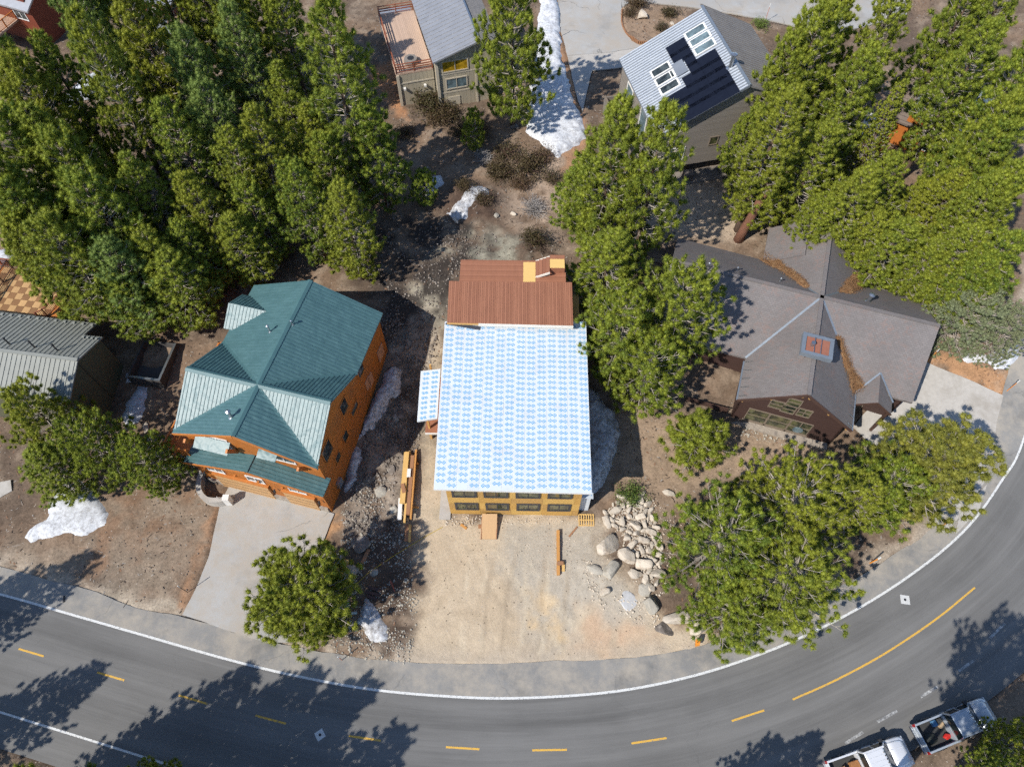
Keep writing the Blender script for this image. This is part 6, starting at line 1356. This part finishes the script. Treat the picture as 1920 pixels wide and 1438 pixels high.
for i, (a_, b_, lb) in enumerate((((690, 1102), (716, 1108), 'upper dark plank in the charred debris'), ((686, 1110), (712, 1117), 'middle dark plank in the charred debris'), ((690, 1118), (708, 1125), 'lower dark plank in the charred debris'))): plank('plank', a_, b_, .22, .06, .04, pm('charred_plank', (.10, .06, .055), (.07, .045, .04), 4, .9), lb, 'debris timber')
plank('plank', (733, 1090), (741, 1110), .1, .05, .05, pm('red_pipe', (.36, .10, .06)), 'thin red pipe pointing at the dirty snow heap', 'debris timber')
# plywood ramp
p0, p1, p2, p3 = G(905, 968), G(932.5, 968), G(930.5, 1011), G(902, 1011); bs = (p2 + p3) / 2
rp = MB().slab([p0 + Vector((0, 0, .62)) - bs, p3 + Vector((0, 0, .06)) - bs, p2 + Vector((0, 0, .06)) - bs, p1 + Vector((0, 0, .62)) - bs], .05)
rpo = empty('plywood_ramp', bs, 0, 'plywood ramp leading up to the OSB front wall', 'ramp'); rp.build('ramp_sheet', pm('worn_plywood', (.52, .33, .17), (.46, .29, .15), 3, .75, stretch=(4, .5, 1)), rpo)
for q_, r_ in ((p0, p3), (p1, p2)): MB().bar(q_ + Vector((0, 0, .42)) - bs, r_ + Vector((0, 0, -.02)) - bs, .08, .25).build('side_beam', M_LUM2, rpo)
# pallet
pc = G(1099, 975); pt = empty('wooden_pallet', (pc.x, pc.y, tz(pc.x, pc.y)), R(-1), 'pale wooden pallet at the southeast corner of the new house', 'pallet')
for k in range(7): MB().box(-.62 + k * .195, -.62 + k * .195 + .085, -.5, .5, .10, .125).build('slat', M_LUM, pt)
for y in (-.5, -.04, .42): MB().box(-.62, .64, y, y + .09, 0.02, .099).build('stringer', M_LUM, pt)
# plywood offcut, bucket, green sack by the round pine
pc = G(641, 1063); tag(MB().box(-.45, .45, -.62, .62, .0, .03).build('plywood_sheet', M_PLY, loc=(pc.x, pc.y, tz(pc.x, pc.y) + .1), rot=(.05, .04, -.12)), 'yellow plywood offcut beside the lumpy grey boulder', 'plywood')
pc = G(636, 1046); bk = empty('bucket', (pc.x, pc.y, tz(pc.x, pc.y)), 0, 'white bucket above the yellow plywood offcut', 'bucket'); MB().tube([(0, 0, 0), (0, 0, .42)], [.2, .24], 14).build('pail', M_PVC, bk); MB().tube([(0, 0, .421), (0, 0, .43)], [.19, .19], 14).build('contents', M_DARK, bk)
pc = G(651, 1137); me = make_rock(77, .5); me.materials.append(pm('green_plastic', (.10, .26, .17), (.08, .2, .13), 3, .5)); tag(link('green_sack', me, None, (pc.x, pc.y, tz(pc.x, pc.y) + .15), (0, 0, .6), (.5, .35, .35)), 'crumpled green plastic sack beside the round pine', 'sack')
pc = G(661, 1150); tag(MB().tube([(-.35, -.05, .1), (.35, .05, .1)], .1, 8).build('pale_jug', pm('pale_blue_plastic', (.5, .58, .55)), loc=(pc.x, pc.y, tz(pc.x, pc.y))), 'pale plastic tube under the green sack', 'tube')
# yellow rope, thin line from the debris to the lot
pts = [G(x, y) for x, y in ((668, 1095), (690, 1075), (715, 1058), (745, 1038), (770, 1022), (800, 1004), (830, 988))]; pts = [Vector((p.x, p.y, tz(p.x, p.y) + .03)) for p in pts]; tag(MB().tube([p - pts[0] for p in pts], .022, 5).build('yellow_rope', pm('yellow_rope', (.55, .38, .05)), loc=pts[0]), 'thin yellow rope stretched from the debris to the lot', 'rope')
# tanks
def tank(name, px, py, L, r, rz, z0, mat, label, domes=True):
    p = G(px, py); e = empty(name, (p.x, p.y, tz(p.x, p.y)), rz, label, 'tank'); n = 7; pts = []; rs = []
    for i in range(n + 1):
        a_ = math.pi / 2 * i / n; pts.append((-L / 2 - r * .6 * math.cos(a_), 0, z0 + r)); rs.append(max(.02, r * math.sin(a_)))
    for i in range(n, -1, -1):
        a_ = math.pi / 2 * i / n; pts.append((L / 2 + r * .6 * math.cos(a_), 0, z0 + r)); rs.append(max(.02, r * math.sin(a_)))
    MB().tube(pts, rs, 18).build('shell', mat, e, smooth=True)
    if domes:
        MB().tube([(.1, 0, z0 + 2 * r - .06), (.1, 0, z0 + 2 * r + .16), (.1, 0, z0 + 2 * r + .22)], [.26, .26, .12], 14).build('valve_dome', pm('teal_dome', (.05, .36, .42)), e)
        for x in (-L * .33, L * .33): MB().box(x - .1, x + .1, -r * .7, r * .7, -.1, z0 + r * .35).build('foot', M_CONC, e)
    return e
M_TANK = pm('white_tank_paint', (.74, .75, .74), (.66, .66, .65), 2, .45, c3=(.5, .47, .42), big=1.5)
tank('propane_tank', 1678, 515, 2.3, .52, R(-14), .2, M_TANK, 'white propane tank with teal dome north of the shingle roof'); MB().box(-1.3, 1.3, -.75, -.55, -.4, .5).build('ledge', M_CONC, bpy.data.objects['propane_tank'])
tank('pale_tank', 508, 518, 1.7, .55, R(62), .3, pm('pale_green_tank', (.52, .55, .46), (.45, .48, .4), 2, .5, c3=(.36, .36, .3), big=1.5), 'pale green tank half hidden behind the teal roof north edge', False)
# stakes, poles, markers
M_ORP = pm('orange_stake', (.75, .28, .03), (.65, .22, .02), 4, .5); M_REDP = pm('faded_red_stake', (.55, .22, .15), (.45, .18, .12), 4, .6); M_DSTK = pm('dark_stake', (.10, .07, .05))
def stake(px, py, h, lean, mat, label, r=.03, grp='snow stakes and markers'):
    p = G(px, py); e = empty('snow_stake', (p.x, p.y, tz(p.x, p.y)), 0, label, 'stake', grp); MB().tube([(0, 0, -.1), (lean[0] * h, lean[1] * h, h)], r, 6).build('pole', mat, e); MB().tube([(lean[0] * h * .8, lean[1] * h * .8, h * .8), (lean[0] * h, lean[1] * h, h + .01)], r * 1.25, 6).build('reflective_band', M_PVC, e); return e
stake(1739, 678, 2.0, (.0, .0), M_ORP, 'orange stake at the upper end of the concrete driveway'); stake(1888, 733, 2.0, (0, 0), M_ORP, 'orange stake at the road end of the concrete driveway'); stake(1434, 42, 2.2, (0, 0), M_REDP, 'faded red stake beside the upper street')
stake(641, 1237, 1.6, (0, 0), M_REDP, 'red stake at the road edge below the round pine'); stake(352, 1110, 1.9, (0, 0), M_DSTK, 'dark stake beside the timber house driveway', .025); stake(1050, 70, 1.6, (0, 0), M_DSTK, 'dark stake on the west side of the upper driveway', .03); stake(1768, 985, 1.6, (.1, .1), M_ORP, 'orange stake under the golden pine by the road', .05); stake(1632, 1055, 1.5, (.1, 0), M_ORP, 'orange stake under the roadside clump', .05); stake(418, 943, 1.6, (0, 0), M_DSTK, 'dark stake at the driveway corner near the planter wall', .025)
p = G(1303, 1208); e = empty('hydrant_marker', (p.x, p.y, tz(p.x, p.y)), .5, 'bright orange flag marker on the ground by the road', 'marker'); MB().tube([(0, 0, 0), (0, 0, .9)], .03, 6).build('stem', M_DARK, e); MB().hexa([(-.25, -.15, .55), (.1, -.25, .5), (.3, .05, .6), (.0, .2, .65)], [(-.22, -.1, .75), (.1, -.2, .72), (.35, .1, .85), (.0, .25, .9)]).build('flag', M_ORP, e)
M_TGT = pm('white_survey_paint', (.60, .60, .58), (.45, .45, .44), 8, .8)
for px, py, rz, s_, lb in ((1697, 1124, -.15, .34, 'white square survey target on the sunny curve of the road'), (600, 1377, .6, .3, 'white diamond survey target in the tree shadow on the road')):
    p = G(px, py); o = MB().box(-s_, s_, -s_, s_, .006, .010).build('survey_target', M_TGT, loc=(p.x, p.y, float(gz(p.x, p.y))), rot=(0, 0, rz)); tag(o, lb, 'survey target', 'survey targets'); MB().tube([(0, 0, .011), (0, 0, .014)], .1, 14).build('centre_disc', M_DARK, o)
p = G(120, 1123); tag(MB().box(-.06, .06, -.25, .25, .0, .06).build('road_debris', M_DARK, loc=(p.x, p.y, float(gz(p.x, p.y)) + .005), rot=(0, 0, .25)), 'small dark scrap lying beside the white line', 'scrap')
p = G(1152, 1126); me = make_rock(91, .18); me.materials.append(pm('white_lime_dust', (.50, .50, .50), (.40, .39, .38), 4, .95)); tag(link('lime_heap', me, None, (p.x + .8, p.y, tz(p.x + .8, p.y) - .02), (0, 0, .3), (.8, 1.0, .6)), 'pale grey heap of powder between the boulders', 'powder heap')
p = G(400, 560); tag(MB().bar((-1.2, -.4, .2), (1.2, .4, .2), .3, .3).build('fallen_log', M_BARK, loc=(p.x, p.y, tz(p.x, p.y))), 'fallen log in the shade west of the teal roof', 'log')
lgp = G(1384, 450); tk = empty('leaning_trunk', (lgp.x, lgp.y, tz(lgp.x, lgp.y)), 0, 'thick bare red brown pine trunk behind the shingle roof', 'tree', GS); MB().tube([(0, 0, -.3), (.15, .0, 1.5), (.5, .1, 4.0), (.8, .2, 7)], [.5, .42, .38, .3], 14).build('trunk', pm('red_pine_bark', (.24, .11, .065), (.15, .07, .045), 5, .95, bump=1.0, stretch=(4, 4, .6)), tk, smooth=True)
# island edging: short log posts round the driveway island
mbp = MB().tube([(0, 0, -.2), (0, 0, .35)], .09, 8).mesh('log_post', M_LUM2); isl = empty('island_edging', tuple(G(1180, 70)), 0, 'row of short log posts edging the driveway island', 'edging')
for k, q_ in enumerate(catmull([tuple(G(*p_)[:2]) for p_ in ((1166, 22), (1166, 45), (1176, 66), (1196, 82), (1216, 84))], .2)):
    link('log_post', mbp, isl, Vector((q_.x, q_.y, tz(q_.x, q_.y))) - isl.location)

# ------------------------------------------------------------------ pickups
def pickup(p, rz, paint, label, cargo):
    e = empty('pickup_truck', (p.x, p.y, float(gz(p.x, p.y)) + .0), rz, label, 'pickup', 'pickups parked along the road')
    Lh, Wh = 2.92, .98                                                # half length, half width; +x is forward
    def loft(secs, name, mat, parent=e, smooth=False):
        """secs: list of (x, half-width, z-bottom, z-top, top inset)"""
        V_ = []; F_ = []
        for x, hw, z0, z1, ins in secs:
            V_ += [(x, -hw * .94, z0), (x, -hw, z0 + (z1 - z0) * .35), (x, -hw * .985, z1 - (z1 - z0) * .15), (x, -hw + ins, z1), (x, hw - ins, z1), (x, hw * .985, z1 - (z1 - z0) * .15), (x, hw, z0 + (z1 - z0) * .35), (x, hw * .94, z0)]
        for i in range(len(secs) - 1):
            for k in range(8): j = (k + 1) % 8; F_.append([i * 8 + k, i * 8 + j, (i + 1) * 8 + j, (i + 1) * 8 + k])
        F_.append(list(range(8))[::-1]); F_.append([(len(secs) - 1) * 8 + k for k in range(8)])
        m = MB(); m.v = V_; m.f = F_; return m.build(name, mat, parent, smooth=smooth)
    # front clip: fenders and hood
    loft([(1.28, Wh, .42, 1.12, .07), (1.9, Wh * 1.0, .42, 1.10, .10), (2.4, Wh * .985, .42, 1.05, .13), (2.70, Wh * .92, .45, .99, .18), (2.90, Wh * .74, .5, .86, .18)], 'front_body', paint, smooth=True)
    hd = loft([(1.44, .78, 1.0, 1.19, .08), (1.9, .78, 1.0, 1.18, .10), (2.4, .73, .95, 1.12, .14), (2.70, .60, .9, 1.03, .16)], 'hood', paint, smooth=True)
    for y_ in (-.34, .34): MB().bar((1.5, y_, 1.2), (2.5, y_ * .85, 1.115), .05, .02).build('hood_crease', paint, hd)
    loft([(-.66, Wh, .42, 1.14, .05), (1.30, Wh, .42, 1.13, .06)], 'cab_body', paint)
    zt, zb = 1.86, 1.12
    roof = MB().hexa([(-.60, -.73, zt - .07), (.86, -.75, zt - .07), (.86, .75, zt - .07), (-.60, .73, zt - .07)], [(-.50, -.64, zt), (.74, -.66, zt), (.74, .66, zt), (-.50, .64, zt)]).build('cab_roof', paint, e, bevel=.05, seg=3)
    for k in range(5): MB().box(.70, .76, -.42 + k * .21 - .035, -.42 + k * .21 + .035, zt - .005, zt + .03).build('roof_marker_lamp', M_AMB, roof)
    for y_ in (-.3, 0, .3): MB().bar((-.45, y_, zt + .004), (.6, y_, zt + .004), .05, .014).build('roof_swage', paint, roof)
    MB().hexa([(.84, -.73, zt - .08), (1.42, -.86, zb), (1.42, .86, zb), (.84, .73, zt - .08)], [(.87, -.73, zt - .04), (1.47, -.86, zb + .03), (1.47, .86, zb + .03), (.87, .73, zt - .04)]).build('windshield', M_CARG, e)
    for y_ in (-.35, .25): MB().bar((1.45, y_, zb + .05), (1.2, y_ + .5, zb + .37), .02, .02).build('wiper', M_DARK, e)
    MB().hexa([(-.68, -.84, zb), (-.60, -.70, zt - .06), (-.60, .70, zt - .06), (-.68, .84, zb)], [(-.71, -.84, zb), (-.63, -.70, zt - .05), (-.63, .70, zt - .05), (-.71, .84, zb)]).build('rear_window', M_CARG, e)
    for s in (1, -1):
        for xa, xb, ta, tb in ((-.58, .22, -.52, .20), (.32, 1.22, .30, .80)):
            MB().hexa([(xa, s * .93, zb), (xb, s * .93, zb), (tb, s * .735, zt - .07), (ta, s * .735, zt - .07)], [(xa, s * .95, zb), (xb, s * .95, zb), (tb, s * .755, zt - .07), (ta, s * .755, zt - .07)]).build('side_window', M_CARG, e)
        for xa, ta in ((-.66, -.59), (.27, .25), (1.36, .85)):
            MB().bar((xa, s * .93, zb - .02), (ta, s * .735, zt - .04), .10, .07).build('pillar', paint, e)
        MB().bar((-.6, s * .735, zt - .045), (.85, s * .745, zt - .045), .08, .07).build('roof_rail', paint, e)
        MB().box(-.66, 1.25, s * .99 - .012, s * .99 + .012, .72, .78).build('door_moulding', M_CHR, e)
        mr = MB().box(1.02, 1.26, s * 1.06 - .1, s * 1.06 + .1, 1.12, 1.34).build('wing_mirror', M_DARK, e, bevel=.03)
        for xd in (-.42, .45): MB().box(xd, xd + .2, s * 1.0 - .02, s * 1.0 + .02, .98, 1.03).build('door_handle', M_DARK, e)
        MB().box(2.72, 2.84, s * .72 - .16, s * .72 + .16, .68, .86).build('headlight', M_HEAD, e, bevel=.02)
        MB().box(-2.93, -2.84, s * .88 - .09, s * .88 + .09, .78, 1.1).build('tail_light', M_TAIL, e)
        # bed side
        MB().hexa([(-2.88, s * .98, .5), (-.70, s * .98, .5), (-.70, s * .80, .5), (-2.88, s * .80, .5)] if s < 0 else [(-2.88, .80, .5), (-.70, .80, .5), (-.70, .98, .5), (-2.88, .98, .5)],
                  [(-2.88, s * .95, 1.16), (-.70, s * .95, 1.16), (-.70, s * .82, 1.16), (-2.88, s * .82, 1.16)] if s < 0 else [(-2.88, .82, 1.16), (-.70, .82, 1.16), (-.70, .95, 1.16), (-2.88, .95, 1.16)]).build('bed_side', paint, e, bevel=.03)
        for xw in (-1.80, 2.02):
            wh = MB().tube([(xw, s * .80, .40), (xw, s * 1.0, .40)], .40, 20).build('wheel', M_TYRE, e); MB().tube([(xw, s * 1.0, .40), (xw, s * 1.015, .40)], .24, 14).build('rim', M_CHR, wh)
            MB().tube([(xw - .5, s * .99, .55), (xw - .36, s * 1.0, .82), (xw, s * 1.01, .93), (xw + .36, s * 1.0, .82), (xw + .5, s * .99, .55)], .04, 5).build('wheel_arch', M_DARK, e)
    MB().box(-2.86, -.72, -.80, .80, .55, .62).build('bed_floor', M_BED, e); MB().box(-.76, -.69, -.80, .80, .6, 1.2).build('bed_headboard', paint, e)
    MB().box(-2.92, -2.84, -.82, .82, .55, 1.15).build('tailgate', paint, e, bevel=.02); MB().box(-3.05, -2.93, -.93, .93, .5, .68).build('rear_bumper', M_CHR, e, bevel=.02); MB().box(2.84, 2.98, -.9, .9, .42, .62).build('front_bumper', M_CHR, e, bevel=.03)
    MB().box(2.80, 2.87, -.5, .5, .66, .9).build('grille', M_DARK, e); MB().box(-2.5, 2.5, -.7, .7, .3, .5).build('chassis', M_DARK, e)
    cargo(e); return e
def car_paint(n, c): return pm(n, c, tuple(v * .95 for v in c), 1, .28, .25, .6, coat=.7)
M_CARG = glass_mat('car_glass', (.02, .028, .03), .04); M_TYRE = pm('tyre_rubber', (.02, .02, .02), (.03, .03, .03), 6, .9); M_CHR = pm('dull_chrome', (.55, .56, .57), (.45, .46, .47), 3, .25, .9); M_HEAD = pm('headlight_lens', (.6, .62, .62), (.5, .52, .52), 3, .15); M_TAIL = pm('tail_lens', (.30, .015, .015), (.22, .01, .01), 3, .2); M_BED = pm('bed_liner', (.035, .035, .035), (.05, .05, .048), 4, .8); M_AMB = pm('amber_lens', (.10, .07, .04), (.06, .05, .04), 3, .3)
def at_cargo(e, name, label, cat, mesh, loc, scale, rot=(0, 0, 0)):
    m = Matrix.LocRotScale(e.location, e.rotation_euler, (1, 1, 1)); o = link(name, mesh, None, m @ Vector(loc), (rot[0], rot[1], rot[2] + e.rotation_euler.z), scale); return tag(o, label, cat)
def cargo1(e):
    me = make_rock(55, .7); me.materials.append(pm('red_tarp', (.62, .03, .02), (.45, .02, .015), 4, .6)); at_cargo(e, 'red_bag', 'bright red crumpled bag in the silver pickup bed', 'bag', me, (-1.05, -.45, .8), (.38, .26, .3), (0, 0, .3))
    me = make_rock(56, .5); me.materials.append(pm('black_tarp', (.015, .018, .015), (.03, .035, .03), 4, .7)); at_cargo(e, 'black_tarp', 'black tarp bundle in the silver pickup bed', 'tarp', me, (-2.15, -.1, .76), (.5, .45, .3))
    at_cargo(e, 'cardboard_box', 'tan cardboard carton behind the silver pickup cab', 'box', MB().box(-.16, .16, -.3, .3, 0, .3).mesh('cardboard_box', pm('cardboard', (.48, .34, .2))), (-1.0, .42, .62), (1, 1, 1))
    at_cargo(e, 'blue_cooler', 'small blue cooler in the silver pickup bed', 'cooler', MB().box(-.16, .16, -.2, .2, 0, .3).mesh('blue_cooler', pm('blue_plastic', (.08, .2, .34)), bevel=.03), (-1.4, .55, .62), (1, 1, 1))
def cargo2(e):
    for k, (x, y, s_, c) in enumerate(((-1.1, .15, .42, (.38, .17, .06)), (-2.0, .0, .4, (.5, .27, .13)), (-1.15, -.45, .34, (.12, .07, .04)))):
        at_cargo(e, 'work_box', ['brown patterned sack behind the white pickup cab', 'tan work box in the white pickup bed', 'dark work case in the white pickup bed'][k], 'cargo', MB().box(-.3, .3, -.3, .3, 0, .42).mesh('work_box', pm('cargo_%d' % k, c, tuple(v * .5 for v in c), 7, .8), bevel=.04), (x, y, .62), (s_ / .42, s_ / .42, s_ / .42), (0, 0, .4 * k))
def dir_px(a, b): A = G(*a); B = G(*b); return math.atan2(B.y - A.y, B.x - A.x)
pickup(U(1793, 1358, .8), dir_px((1728, 1388), (1862, 1333)), car_paint('silver_blue_paint', (.40, .44, .48)), 'silver pickup with open loaded bed parked by the roadside pine', cargo1)
pickup(U(1632, 1430, .8), dir_px((1565, 1452), (1705, 1402)), car_paint('white_paint', (.78, .78, .79)), 'white pickup cut off by the bottom edge behind the silver one', cargo2)

# cones, twigs, bark flakes and tufts strewn over the forest floor
def floor_litter():
    g = np.random.default_rng(8); n = 26000; x = g.uniform(-52, 52, n); y = g.uniform(8, 92, n)
    i_ = np.clip(np.searchsorted(xs, x), 0, nxn - 1); j_ = np.clip(np.searchsorted(ys, y), 0, nyn - 1); ok = (flat.reshape(nyn, nxn)[j_, i_] < .05) & (lotm.reshape(nyn, nxn)[j_, i_] < .3) & (g.random(n) < np.clip((VN.fbm(x, y, .35, 3) - .25) * 2.6, .08, 1)) & (dn.reshape(nyn, nxn)[j_, i_] > .3)
    x, y = x[ok], y[ok]; n = len(x); z_ = np.array([tz(a, b) for a, b in zip(x, y)]) + .02
    a = g.uniform(0, 6.283, n); L = g.uniform(.05, .14, n) * np.where(g.random(n) < .12, 4.0, 1.0); wd_ = np.where(L > .2, .018, L * .35); d = np.stack([np.cos(a), np.sin(a), g.uniform(-.05, .25, n)], 1) * L[:, None]; e = np.stack([-np.sin(a), np.cos(a), np.zeros(n)], 1) * wd_[:, None]; c = np.stack([x, y, z_], 1)
    V_ = np.stack([c - d - e, c + d - e, c + d + e, c - d + e], 1).reshape(-1, 3); o = link('forest_litter', np_mesh('forest_litter', V_, np.arange(n * 4).reshape(-1, 4), [pm('dark_cone', (.05, .035, .025), (.08, .055, .04)), pm('grey_twig', (.33, .29, .25), (.25, .22, .19)), pm('bark_flake', (.24, .13, .075), (.18, .1, .06))], matidx=g.choice([0, 0, 1, 2], n)))
    tag(o, 'cones twigs and bark flakes strewn over the brown soil', 'forest litter', kind='stuff')
floor_litter()
